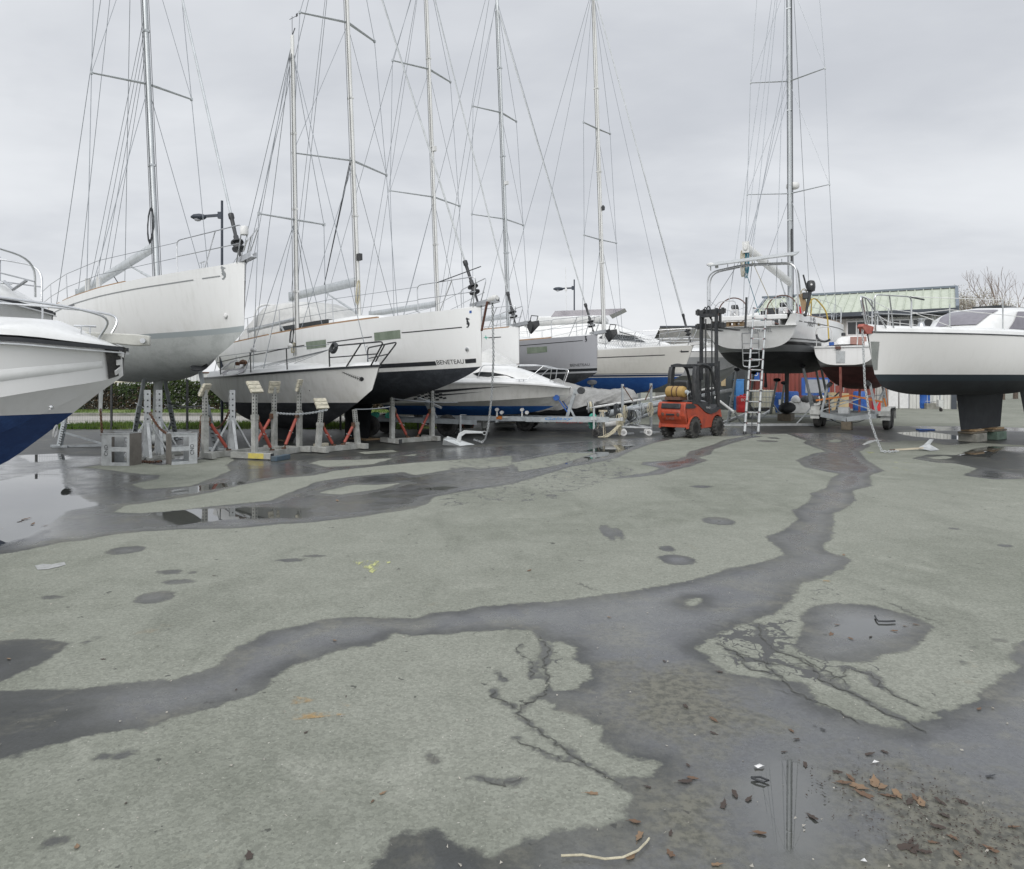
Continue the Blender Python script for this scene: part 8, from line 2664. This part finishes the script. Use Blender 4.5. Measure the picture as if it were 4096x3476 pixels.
mb = MB(); mb.add([(.0, -3.3, 5.3), (.0, 3.3, 5.3), (.0, 0, 6.9)], [(0, 1, 2)]); mb.build('gable', 'pale_cladding', HB_, smooth=False)
for k in range(4):
    x = -1.35 - k * 1.12
    f_ = MB(); f_.box((x, -3.32, 4.62), (1.06, .08, .86)); fr = f_.build('window_frame', 'gel', HB_)
    for dx in (-.27, .27):
        g_ = MB(); g_.box((x + dx * .9, -3.37, 4.62), (.42, .03, .70)); g_.build('pane', 'glass', fr)

RC_ = thing('shipping_container', 'rust red shipping container behind the open-stern yacht', 'container', P(3245, 1640, 40.8) * 1.0)
RC_.location.z = 0
mb = MB(); mb.box((0, 1.2, 1.32), (7.0, 2.4, 2.6)); mb.build('body', 'red_container', RC_, smooth=False)
mb = MB()
for z in (.06, 2.58):
    mb.box((0, -.02, z), (7.04, .10, .13))
for x in (-3.47, 0.9, 3.47):
    mb.box((x, -.02, 1.32), (.12, .09, 2.5))
mb.build('corner_frame', 'red_container', RC_, smooth=False)
mb = MB(); mb.box((-1.35, -.07, 2.05), (.28, .06, .55)); mb.lathe([(0, 0), (.12, 0), (.08, .2), (0, .22)], 10, TR((-1.35, -.14, 2.28))); mb.build('wall_lamp', 'black', RC_) if False else None
DC = thing('site_cabin', 'dark glazed cabin with tan strip, left of the red container', 'cabin', (P(2900, 1640, 39.5).x, 39.5, 0))
mb = MB(); mb.box((-.5, 1.2, 1.25), (3.6, 2.4, 2.5)); mb.build('wall', 'dark_cabin', DC, smooth=False)
for x in (-1.7, -.95, .75):
    mb = MB(); mb.box((x, -.02, 1.55), (.62, .05, 1.5)); mb.build('window', 'glass', DC, smooth=False)
mb = MB(); mb.box((-.10, -.03, 1.75), (.24, .05, .95)); mb.build('tan_strip', 'creamboard', DC, smooth=False)
mb = MB(); mb.box((-.5, 1.1, 2.56), (3.8, 2.7, .10)); mb.build('roof', 'darktrim', DC, smooth=False)

# slate roofed shed
SH = thing('slate_shed', 'old shed with mottled slate roof seen between rigging behind the yachts', 'building', (P(2640, 1520, 56).x, 56, 0), RAD(-4))
mb = MB(); mb.add([(-.0, 0, 5.65), (7.0, 0, 5.65), (7.0, -3.2, 3.8), (-.6, -3.2, 3.8)], [(0, 1, 2, 3)]); mb.add([(0, 0, 5.65), (7, 0, 5.65), (7, 3.2, 3.8), (-.6, 3.2, 3.8)], [(3, 2, 1, 0)]); mb.build('roof', 'slate_roof', SH, smooth=False)
mb = MB(); mb.box((3.4, 0, 1.9), (6.8, 5.8, 3.8)); mb.build('wall', 'concrete', SH, smooth=False)
mb = MB(); mb.bar((0, 0, 5.68), (7, 0, 5.68), .25, .12); mb.build('ridge', 'darktrim', SH)

# flybridge motor yacht behind the grey and blue-bottomed ones
FB = thing('motor_yacht', 'white flybridge motor yacht with tinted windscreen, behind the blue-bottomed yacht', 'motor boat', (P(2420, 1520, 37).x, 37.0, 0), RAD(-12), 'motor boats ashore')
mb = MB(); rr = []
for x, w, z0, z1 in ((-5, 1.7, 1.2, 3.2), (0, 1.8, 1.1, 3.2), (3, 1.5, 1.3, 3.3), (5, .8, 1.9, 3.4), (6, .05, 2.5, 3.5)):
    rr.append([Vector((x, y * w, z)) for y, z in ((-1, z1), (-.85, (z0 + z1) / 2), (0, z0), (.85, (z0 + z1) / 2), (1, z1))])
mb.loft(rr, closed_ring=False); mb.build('hull', 'gel', FB)
mb = MB(); rr = []
for x, w, z in ((-4.5, 1.4, 4.35), (-1, 1.5, 4.5), (.6, 1.4, 4.35), (2.2, 1.2, 3.75), (3.4, .9, 3.3)):
    rr.append([Vector((x, a * w, 3.15 + (z - 3.15) * b)) for a, b in ((-1, 0), (-.95, .6), (-.8, .95), (0, 1.05), (.8, .95), (.95, .6), (1, 0))])
mb.loft(rr, closed_ring=False); mb.build('deckhouse', 'gel', FB)
mb = MB(); mb.add([(-.2, -1.47, 3.65), (2.1, -1.23, 3.42), (1.5, -1.29, 3.72), (.2, -1.42, 3.90)], [(0, 1, 2, 3)]); mb.add([(0.8, -1.33, 3.98), (2.3, -1.1, 3.52), (2.3, 1.1, 3.56), (.8, 1.2, 4.0)], [(0, 1, 2, 3)]); mb.build('cabin_window', 'glass', FB, smooth=False)
mb = MB(); mb.box((-1.6, 0, 4.62), (3.4, 2.2, .35)); mb.build('flybridge', 'gel', FB, bevel=.08)
mb = MB(); mb.add([(-2.6, -1.1, 4.75), (.3, -1.05, 4.78), (1.05, -.9, 5.12), (-2.4, -1.0, 5.05)], [(0, 1, 2, 3)]); mb.add([(.3, -1.05, 4.78), (.3, 1.05, 4.78), (1.05, .9, 5.12), (1.05, -.9, 5.12)], [(0, 1, 2, 3)]); mb.build('flybridge_screen', 'violet', FB, smooth=False)
mb = MB(); mb.tube([(-2.0, .3, 4.8), (-2.05, .3, 7.4)], .012, 5); mb.lathe([(0, 0), (.06, 0), (.05, .2), (0, .22)], 8, TR((-2.03, .3, 6.2))); mb.build('aerial', 'whiteplastic', FB)
mb = MB()
for x in (-3.5, -1, 1.5):
    mb.bar((x, -.9, 0), (x, -.7, 1.35), .15)
    mb.bar((x, .9, 0), (x, .7, 1.35), .15)
mb.build('cradle', 'galv', FB)

MY = place('motor_boat', 'white motor boat with grey topsides, half hidden behind the forklift mast', 'motor boat', (5, 0), P(2948, 1455, 33.5), RAD(-10), 'motor boats ashore')
vM = VHull([(0, 1.0, 1.1, 1.7, 1.3, 2.75), (2.8, 1.05, 1.0, 1.8, 1.28, 2.85), (4.0, 1.35, .6, 2.0, .98, 2.86), (4.6, 1.75, .3, 2.15, .6, 2.80), (5.0, 2.1, .015, 2.3, .15, 2.70)])
M['hullM'] = hullmat('motor_boat_hull', (.34, .35, .36), (.30, .31, .32), [(2.62, 2.9, (.7, .7, .69))], antifoul=1.6)
vM.mesh(26).build('hull', 'hullM', MY, ang=24)
vM.top([(0, .03), (.1, .1), (.5, .2), (1, .24)]).build('deck', 'gel', MY)
mb = MB(); mb.tube(rounded([Vector((4.7, -.45, 2.9)), Vector((4.7, -.5, 3.4)), Vector((3.0, -1.1, 3.45)), Vector((1.5, -1.2, 3.45))], .2), .016, 6); mb.tube(rounded([Vector((4.7, .45, 2.9)), Vector((4.7, .5, 3.4)), Vector((3.0, 1.1, 3.45)), Vector((1.5, 1.2, 3.45))], .2), .016, 6); mb.build('bow_rail', 'steel', MY)
mb = MB()
for x in (.6, 3.2):
    mb.bar((x, -.7, 0), (x, -.5, 1.45), .12); mb.bar((x, .7, 0), (x, .5, 1.45), .12)
mb.build('cradle', 'galv', MY)

# low things along the right-hand wall
WC = thing('white_cabinets', 'row of tall white cabinets under the hall, left of the bright blue barrel', 'cabinet', gp(3620, 1634))
for k, (x, h, w) in enumerate(((-.65, 1.2, .55), (-.05, 1.25, .5), (.95, 1.1, .4))):
    mb = MB(); mb.box((x, .3, h / 2), (w, .6, h)); mb.build('cabinet', 'whiteplastic', WC, bevel=.02)
mb = MB(); mb.box((.5, .4, .55), (.45, .5, 1.1)); mb.build('shelf_unit', 'gelgrey', WC)
LW = thing('low_wall', 'low concrete wall with metal railing at the right end of the yard', 'wall', gp(3790, 1636))
mb = MB(); mb.box((.6, .2, .16), (3.4, .25, .32)); mb.build('wall', 'concrete', LW)
mb = MB()
for k in range(12):
    x = -1.0 + k * .28
    mb.tube([(x, .2, .32), (x, .2, 1.05)], .014, 5)
mb.tube([(-1.1, .2, 1.05), (2.3, .2, 1.05)], .02, 6); mb.tube([(-1.1, .2, .42), (2.3, .2, .42)], .016, 6); mb.build('railing', 'galvlight', LW)
HT = thing('hand_truck', 'small white hand truck standing before the low concrete wall', 'hand truck', gp(3760, 1646))
mb = MB(); mb.box((0, 0, .42), (.26, .2, .34)); mb.build('box', 'palepaint', HT); mb = MB(); mb.bar((0, 0, .1), (0, 0, 1.0), .05); mb.build('post', 'galv', HT)
add_wheel(HT, (0, -.08, .10), (1, .2, 0), .10, .06)
o = MB().box((0, 0, .06), (.62, .4, .12)).build('blue_crate', 'blue', None, bevel=.02); o.location = gp(3702, 1722); tag(o, 'flat dark blue piece of plastic lying in the right-hand puddle', 'litter')
o.scale = (.8, .6, .4)

# a white wall and sheds beyond the hedge on the left
WW = thing('boundary_wall', 'long white ribbed hoarding beyond the hedge on the left', 'wall', (P(700, 1520, 47).x, 47, 0))
mb = MB(); mb.box((3.5, 0, 1.0), (12, .2, 2.1)); mb.build('panels', 'white_container', WW, smooth=False)
mb = MB(); mb.box((3.5, -.02, 2.08), (12.1, .3, .08)); mb.build('coping', 'rust', WW)
VN = thing('kiosk', 'little sandy kiosk with overhanging flat roof beyond the hedge', 'kiosk', (P(482, 1520, 45).x, 45, 0))
mb = MB(); mb.box((0, 0, .65), (.85, .8, 1.3)); mb.build('wall', 'creamboard', VN); mb = MB(); mb.box((0, 0, 1.42), (1.1, 1.0, .22)); mb.build('roof', 'pad', VN, bevel=.04)
FN2 = thing('railing', 'dark railing with white uprights beyond the hedge', 'railing', (P(560, 1520, 46).x, 46, 0))
mb = MB(); mb.box((0, .1, .95), (2.4, .05, 1.3)); mb.build('backing', 'black', FN2)
mb = MB()
for k in range(9):
    mb.box((-1.1 + k * .27, 0, 1.05), (.06, .05, 1.4))
mb.box((0, -.02, 1.75), (2.5, .05, .06)); mb.build('uprights', 'whiteplastic', FN2)
for lab, U, d in (('white van roof showing over the hedge', 545, 42),):
    o = MB().box((0, 0, .75), (2.2, 1.6, 1.35)).box((.0, -.81, 1.1), (1.6, .02, .4)).build('parked_van', 'whiteplastic', None, bevel=.12); o.location = (P(U, 1520, d).x, d, 0); tag(o, lab, 'van')

# road, kerb and grass behind the fence
M['road'] = mat('pale_road', (.34, .325, .295), .9, 0, (.27, .26, .24), 2)
M['turf'] = mat('turf_soil', (.10, .15, .03), .9, 0, (.16, .19, .06), .8)


def sheet(name, x0, x1, y0, y1, z, mname):
    mb = MB(); n = 12
    for k in range(n):
        a, b = x0 + (x1 - x0) * k / n, x0 + (x1 - x0) * (k + 1) / n
        mb.add([(a, y0, z), (b, y0, z), (b, y1, z), (a, y1, z)], [(0, 1, 2, 3)])
    return struct(mb.build(name, mname, smooth=False))


sheet('road', -60, -2.0, 26.6, 32.2, .008, 'road')
sheet('verge', -60, -2.0, 24.0, 26.5, .006, 'turf')
sheet('lawn', -60, -2.0, 32.6, 39.0, .06, 'turf')
mb = MB(); mb.box((-31, 32.4, .07), (58, .3, .14)); struct(mb.build('kerb', 'concrete'))


def grass(name, x0, x1, y0, y1, n, h, seed, zb=0):
    rg = random.Random(seed)
    mb = MB()
    vs, fs = [], []
    for k in range(n):
        x, y = rg.uniform(x0, x1), rg.uniform(y0, y1)
        if math.sin(x * 1.7) + math.sin(x * .6 + y) + rg.uniform(-1, 1) < -.8:
            continue
        hh = h * rg.uniform(.5, 1.3)
        a = rg.uniform(0, 3.14)
        dx, dy = math.cos(a) * .013, math.sin(a) * .013
        lx, ly = rg.uniform(-.08, .08), rg.uniform(-.08, .08)
        i = len(vs)
        vs += [(x - dx, y - dy, zb), (x + dx, y + dy, zb), (x + lx, y + ly, zb + hh)]
        fs.append((i, i + 1, i + 2))
    mb.add(vs, fs)
    return stuff(mb.build(name, 'grassblade', smooth=False))


grass('rough_grass', -16, -3.0, 23.7, 26.4, 16000, .16, 1)
grass('lawn_grass', -26, -3, 32.7, 37, 9000, .09, 2, .06)

# hedge
HG = thing('hedge', 'straggly dark green and brown hedge beyond the road', 'hedge', (-14, 38.6, .06))
rg = random.Random(4)
vs, fs, ms = [], [], []
for k in range(26000):
    x = rg.uniform(-12, 9.5)
    top = 1.42 + .16 * math.sin(x * 1.3) + .12 * math.sin(x * 3.1 + 1) + rg.uniform(-.1, .12)
    z = top * (rg.random() ** .75)
    y = rg.uniform(-.75, .75) * (1 - .35 * z / top)
    s = rg.uniform(.05, .12)
    n = Vector((rg.uniform(-1, 1), rg.uniform(-1, .3), rg.uniform(-.2, 1))).normalized()
    u = n.orthogonal().normalized() * s
    v = n.cross(u)
    i = len(vs)
    c = Vector((x, y, z))
    vs += [c - u, c - v * .5, c + u, c + v * .5]
    fs.append((i, i + 1, i + 2, i + 3))
    ms.append(1 if math.sin(x * .9 + 1) + .8 * math.sin(x * 2.3) + (top * .55 - z) * 1.4 + rg.uniform(-.6, .6) > .55 else 0)
mb = MB(); mb.add(vs, fs); mb.m = ms
mb.build('leaves', ['leafgreen', 'hedgebrown'], HG, smooth=False)
mb = MB()
for k in range(260):
    x, y = rg.uniform(-12, 9.5), rg.uniform(-.4, .4)
    mb.tube([(x, y, 0), (x + rg.uniform(-.2, .2), y + rg.uniform(-.1, .1), .7), (x + rg.uniform(-.4, .4), y + rg.uniform(-.2, .2), rg.uniform(1.1, 1.5))], [.02, .013, .005], 4)
mb.build('stems', 'hedgebrown', HG)

# mesh fence along the yard edge
FE = thing('mesh_fence', 'dark green wire mesh fence along the back edge of the yard', 'fence', (-9.5, 23.6, 0), RAD(-2))
for k in range(6):
    x = -6 + k * 2.5
    mb = MB(); mb.bar((x, 0, 0), (x, 0, 1.62), .055, .055); mb.build('post', 'darkmetal', FE)
M['fencewire'] = mat('green_fence_wire', (.05, .065, .055), .6, .2, None, 6)
mb = MB()
x = -6.0
while x < 6.6:
    mb.tube([(x, 0, .05), (x, 0, 1.55)], .0026, 3, caps=False)
    x += .055
for z in (.08, .28, .48, .68, .88, 1.08, 1.28, 1.48):
    mb.tube([(-6, 0, z), (6.6, 0, z)], .0035, 3, caps=False)
mb.build('wire_mesh', 'fencewire', FE)

# street lamps
def lamp_post(label, U, d, ztop, arm):
    b = Vector(((U - CU) / F * d, d, 0))
    t = thing('street_lamp', label, 'street lamp', b, 0, 'street lamps over the yard')
    mb = MB(); mb.tube([(0, 0, 0), (0, 0, ztop)], [.045, .036], 10); mb.build('pole', 'lamp', t)
    za = ztop - .45
    mb = MB(); mb.bar((0, 0, za), (-.14 * arm, 0, za), .10, .20); mb.bar((-.1 * arm, 0, za + .0), (-.62 * arm, 0, za - .03), .06, .08); mb.build('arm', 'lamp', t)
    mb = MB(); rr = []
    for k, (x, w, h) in enumerate(((-.58, .05, .04), (-.66, .11, .08), (-.82, .15, .10), (-1.0, .13, .085), (-1.12, .04, .03))):
        rr.append([Vector((x * arm, w * math.cos(g), za - .05 + h * math.sin(g))) for g in [2 * math.pi * j / 14 for j in range(14)]])
    mb.loft(rr); hd = mb.build('lamp_head', 'lamp', t)
    mb = MB(); mb.lathe([(0, -.09), (.08, -.07), (.11, -.02), (.10, .0), (0, .01)], 14, TR((-.88 * arm, 0, za - .10))); mb.build('glass_bowl', 'gelgrey', hd)
    return t


lamp_post('dark street lamp with one arm, rising behind the grey-bottomed bow', 888, 22.5, 7.12, .85)
lamp_post('dark street lamp with one arm, rising behind the grey yacht', 2297, 39.0, 6.96, 1.0)


# trees on the right
def grow(mb, p, d, ln, r, depth, rg, tips, spread=.5, up=.12):
    n = 3
    pts = [p]
    for k in range(n):
        d = (d + Vector((rg.uniform(-.16, .16), rg.uniform(-.16, .16), rg.uniform(-.05, .14) + up * .3))).normalized()
        pts.append(pts[-1] + d * (ln / n))
    mb.tube(pts, [r * (1 - .4 * k / n) for k in range(n + 1)], 5 if depth > 2 else 4, caps=False)
    tips.append((pts[-1], depth))
    tips.append((pts[-2], depth))
    if depth <= 0:
        return
    for k in range(rg.choice((2, 3, 3))):
        nd = (d + Vector((rg.uniform(-1, 1), rg.uniform(-1, 1), rg.uniform(-.35, .75))) * spread).normalized()
        grow(mb, pts[-1 if k < 2 else -2], nd, ln * rg.uniform(.62, .85), r * .58, depth - 1, rg, tips, spread, up)


def tree(label, U, d, h, depth, seed, leaf=None, nleaf=0, spread=.55, stems=1, group=None, trunk_r=.16):
    rg = random.Random(seed)
    t = thing('tree', label, 'tree', ((U - CU) / F * d, d, 0), 0, group)
    tb, bb, tips = MB(), MB(), []
    for s_ in range(stems):
        x0 = Vector((rg.uniform(-.9, .9), rg.uniform(-.6, .6), 0)) if stems > 1 else Vector()
        top = x0 + Vector((rg.uniform(-.4, .4), rg.uniform(-.3, .3), h * .36))
        tb.tube([x0, x0.lerp(top, .5) + Vector((rg.uniform(-.1, .1), 0, 0)), top], [trunk_r, trunk_r * .8, trunk_r * .62], 8)
        for k in range(3):
            dd = Vector((rg.uniform(-.8, .8), rg.uniform(-.8, .8), 1)).normalized()
            grow(bb, top, dd, h * .22, trunk_r * .5, depth, rg, tips, spread)
    tb.build('trunk', 'bark', t)
    bb.build('branches', 'twig', t, smooth=False)
    if leaf:
        vs, fs = [], []
        ends = [p for p, dd in tips if dd <= 1]
        for k in range(nleaf):
            c = rg.choice(ends) + Vector((rg.gauss(0, .22), rg.gauss(0, .22), rg.gauss(0, .2)))
            s = rg.uniform(.035, .075)
            n = Vector((rg.uniform(-1, 1), rg.uniform(-1, 1), rg.uniform(-1, 1))).normalized()
            u = n.orthogonal().normalized() * s
            v = n.cross(u)
            i = len(vs)
            vs += [c - u, c - v * .6, c + u, c + v * .6]
            fs.append((i, i + 1, i + 2, i + 3))
        m2 = MB(); m2.add(vs, fs); m2.build('crown', leaf, t, smooth=False)
    return t


tree('twiggy tree with pale blossom, right beside the green-roofed hall', 3850, 56, 8.4, 4, 3, 'blossom', 1800, .6, 2, 'blossoming trees by the hall')
tree('twiggy tree full of pale blossom, in the middle of the right-hand thicket', 3935, 58, 8.5, 4, 8, 'blossom', 2600, .62, 2, 'blossoming trees by the hall')
tree('low blossoming tree at the far right of the thicket', 4020, 59, 7.8, 4, 12, 'blossom', 1800, .62, 2, 'blossoming trees by the hall')
tree('taller bare tree with cut stumps among thin twigs, at the right edge', 4062, 62, 12.2, 4, 17, None, 0, .5, 1, None, .2)

# ------------------------------------------------------------------ small things on the ground
rg = random.Random(33)


def leaf_mesh(sc, curl, lob, seed, mname):
    r_ = random.Random(seed)
    out = []
    n = 18
    for k in range(n):
        a = 2 * math.pi * k / n
        rr = (1 + lob * math.cos(5 * a + .4)) * (1 - .42 * abs(math.sin(a))) * r_.uniform(.88, 1.1)
        out.append(Vector((rr * math.cos(a), rr * math.sin(a) * .8, 0)))
    mb = MB()
    vs = []
    for f in (1, .5):
        for p in out:
            x, y = p.x * f, p.y * f
            vs.append((x * sc, y * sc, sc * (curl * (x * x * .35 + abs(y) * .55) + r_.uniform(-.05, .05) * f) + .008))
    vs.append((0, 0, .006))
    fs = [(k, (k + 1) % n, n + (k + 1) % n, n + k) for k in range(n)] + [(n + k, n + (k + 1) % n, 2 * n) for k in range(n)]
    mb.add(vs, fs)
    mb.tube([(sc * .9, 0, .012), (sc * 1.3, sc * .08, .02), (sc * 1.6, sc * .05, .015)], sc * .03, 4)
    me_o = mb.build('leaf', mname, smooth=True, ang=60)
    return me_o


LEAVES = [('R', 800, 1172, .055, 0), ('R', 800, 1226, .04, 1), ('R', 690, 1420, .06, 1), ('R', 715, 1405, .045, 0), ('R', 320, 1466, .055, 2), ('R', 490, 1580, .045, 0), ('R', 506, 1636, .06, 2), ('R', 630, 1706, .055, 0), ('R', 470, 1722, .05, 2), ('R', 812, 1750, .04, 2),
          ('R', 840, 1512, .06, 1), ('R', 885, 1470, .05, 1), ('R', 940, 1490, .045, 1), ('R', 630, 1625, .035, 1), ('R', 985, 1625, .05, 0), ('R', 1195, 1562, .055, 1), ('R', 1110, 1216, .04, 0), ('R', 1130, 1250, .035, 1), ('R', 1165, 1352, .045, 1), ('R', 1080, 1300, .03, 1),
          ('R', 1320, 1425, .06, 0), ('R', 1375, 1440, .075, 2), ('R', 1400, 1470, .07, 0), ('R', 1440, 1425, .075, 2), ('R', 1470, 1440, .06, 2), ('R', 1500, 1475, .06, 0), ('R', 1530, 1470, .06, 2), ('R', 1580, 1500, .05, 1), ('R', 1610, 1490, .06, 0), ('R', 1625, 1505, .055, 2), ('R', 1345, 1405, .05, 0), ('R', 1290, 1380, .04, 1),
          ('R', 1700, 1500, .055, 1), ('R', 1720, 1555, .05, 1), ('R', 1790, 1500, .045, 1), ('R', 1690, 1600, .055, 1), ('R', 1560, 1680, .06, 1), ('R', 1600, 1690, .06, 1), ('R', 1640, 1700, .05, 1), ('R', 1585, 1660, .045, 1), ('R', 1750, 1640, .045, 0), ('R', 1850, 1620, .04, 1), ('R', 1905, 1690, .05, 0), ('R', 1670, 1660, .04, 0), ('R', 1770, 1710, .05, 0), ('R', 1990, 1600, .04, 0),
          ('R', 1268, 832, .05, 0), ('R', 1290, 795, .04, 0), ('R', 1345, 850, .045, 0), ('R', 1425, 842, .04, 1), ('R', 1520, 820, .045, 0), ('R', 1602, 794, .04, 0), ('R', 1560, 800, .03, 0), ('R', 1855, 1131, .035, 0), ('R', 1900, 1398, .045, 3), ('R', 1318, 517, .06, 2), ('R', 68, 580, .05, 0), ('R', 365, 203, .05, 2), ('R', 1955, 135, .06, 2),
          ('R', 690, 1120, .04, 1), ('R', 605, 940, .03, 1), ('R', 825, 982, .04, 1), ('R', 700, 1355, .025, 1), ('R', 385, 765, .03, 2), ('R', 540, 1440, .03, 1), ('R', 1235, 1212, .03, 3), ('R', 1420, 1310, .05, 1), ('R', 1480, 1300, .04, 1),
          ('L', 305, 1680, .035, 2), ('L', 1520, 1466, .03, 2), ('L', 1480, 1497, .03, 0), ('L', 1330, 858, .035, 2), ('L', 938, 1053, .022, 1), ('L', 410, 932, .03, 1), ('L', 850, 600, .035, 1), ('L', 100, 375, .10, 0), ('L', 80, 385, .08, 1), ('L', 130, 395, .09, 0), ('L', 180, 400, .05, 0), ('L', 990, 1715, .05, 1), ('L', 35, 932, .04, 2), ('L', 1215, 1224, .025, 1), ('L', 1375, 1080, .02, 1), ('L', 1340, 302, .08, 2), ('L', 500, 1505, .02, 1)]
LM = ['leaf', 'leafdark', 'leaf', 'black']
M['leafpale'] = mat('pale_dead_leaf', (.235, .155, .092), .75, 0, (.15, .10, .062), 30)
LM[2] = 'leafpale'
protos = {}
for k in range(4):
    for v in range(3):
        o = leaf_mesh(1.0, (.5, .25, .8)[v], (.18, .26, .10)[v], 10 * k + v, LM[k])
        protos[(k, v)] = o
seen = set()
KN = ('reddish brown', 'dark wet', 'pale tan', 'black')
cnt = {}
for i, (sd, x, y, sc, kind) in enumerate(LEAVES):
    p = (gr if sd == 'R' else gl)([(x, y)])[0]
    key = (kind, i % 3)
    if key in seen:
        o = protos[key].copy()
        COL.objects.link(o)
    else:
        o = protos[key]
        seen.add(key)
    o.name = 'dead_leaf'
    o.location = (p.x, p.y, .003)
    o.rotation_euler = (rg.uniform(-.15, .15), rg.uniform(-.15, .15), rg.uniform(0, 6.28))
    sc *= .50
    o.scale = (sc, sc * rg.uniform(.7, 1.1), sc * .55)
    if sd == 'R' and 1262 < x < 1620 and 740 < y < 860:
        where = 'floating in the round puddle'
    elif sd == 'R' and x > 1280 and y > 1300:
        where = 'in the leaf litter at the lower right'
    elif sd == 'R' and 870 < x < 1240 and y > 1200:
        where = 'in the puddle that mirrors the mast'
    elif y > 1100:
        where = 'on the near asphalt below the cracks'
    else:
        where = 'lying alone on the open asphalt'
    tag(o, '%s dead leaf %s' % (KN[kind], where), 'leaf', '%s leaves %s' % (KN[kind], where))
for key, o in protos.items():
    if key not in seen:
        bpy.data.objects.remove(o)

q = gr([(195, 1725), (280, 1722), (370, 1738), (440, 1732), (500, 1705), (535, 1670), (545, 1655)])
slack('long yellowish plant stalk curving over the near wet asphalt', [Vector((p.x, p.y, .012)) for p in q], 'cream', .004, 'plant_stalk', None, 'stalk')
q = gr([(1442, 765), (1448, 778), (1456, 786), (1490, 787), (1522, 785)])
slack('bent black rubber strip lying in the round puddle', [Vector((p.x, p.y, .012)) for p in q], 'black', .006, 'rubber_strip', None, 'litter')
q = gr([(950, 1410), (985, 1408), (1020, 1422), (1000, 1428), (970, 1420), (950, 1410)])
slack('dark loop of thin twig in the puddle that mirrors the mast', [Vector((p.x, p.y, .010)) for p in q], 'black', .004, 'twig', None, 'twig')
for lab, pts in (('torn scrap of white plastic beside the mirrored mast', [(948, 1356), (985, 1352), (1018, 1358), (1005, 1366), (975, 1372), (955, 1368)]), ('curved white shell of plastic at the edge of the leaf litter', [(1422, 1348), (1435, 1338), (1460, 1340), (1468, 1350), (1445, 1346)]), ('little white wrapper in the lower right leaf litter', [(1375, 1735), (1400, 1728), (1420, 1742), (1395, 1750)])):
    p = gr(pts)
    c0 = sum(p, Vector((0, 0))) / len(p)
    p = [c0 + (a - c0) * .62 for a in p]
    mb = MB(); n = len(p)
    c = sum((Vector((a.x, a.y, 0)) for a in p), Vector()) / n + Z * .012
    mb.add([(a.x, a.y, .005 + .006 * (k % 2)) for k, a in enumerate(p)] + [c], [(k, (k + 1) % n, n) for k in range(n)])
    tag(mb.build('plastic_scrap', 'whiteplastic'), lab, 'litter')
mb = MB()
for pl, wd in (([(205, 552), (240, 548), (255, 556)], 3), ([(140, 560), (175, 556), (185, 572), (150, 576)], 3), ([(225, 572), (250, 570), (248, 580)], 2)):
    pass
M['palemark'] = mat('dried_white_paint', (.36, .365, .36), .8, 0, (.24, .245, .235), 20)
mark(gl([(138, 560), (170, 553), (205, 555), (255, 545), (262, 556), (230, 566), (190, 574), (150, 577)]), 'palemark')
vs, fs = [], []
mb = MB()
for k in range(700):
    y = 2.3 + 8 * rg.random() ** 1.5
    x = rg.uniform(-.75, .75) * y
    s = rg.uniform(.003, .009)
    b = [Vector((x, y, 0)) + Vector((rg.uniform(-s, s), rg.uniform(-s, s), rg.uniform(0, s * 1.2))) for _ in range(4)]
    mb.add(b, [(0, 1, 2), (0, 2, 3), (0, 3, 1), (1, 3, 2)])
stuff(mb.build('grit', 'pebble', smooth=False))
mb = MB()
for k in range(900):
    y0, x0 = rg.choice(((1460, 1500), (1560, 1720), (1660, 1600), (1700, 1880), (1420, 1380), (1500, 1640), (1620, 1900)))
    p = gr([(x0 + rg.gauss(0, 120), y0 + rg.gauss(0, 55))])[0]
    s = rg.uniform(.002, .009)
    a = rg.uniform(0, 6.28)
    c = Vector((p.x, p.y, .005))
    mb.add([c + Vector((math.cos(a) * s, math.sin(a) * s, 0)), c + Vector((-math.sin(a) * s * .3, math.cos(a) * s * .3, rg.uniform(0, .004))), c - Vector((math.cos(a) * s, math.sin(a) * s, 0)), c + Vector((math.sin(a) * s * .3, -math.cos(a) * s * .3, 0))], [(0, 1, 2, 3)])
stuff(mb.build('leaf_litter', 'leafdark', smooth=False))
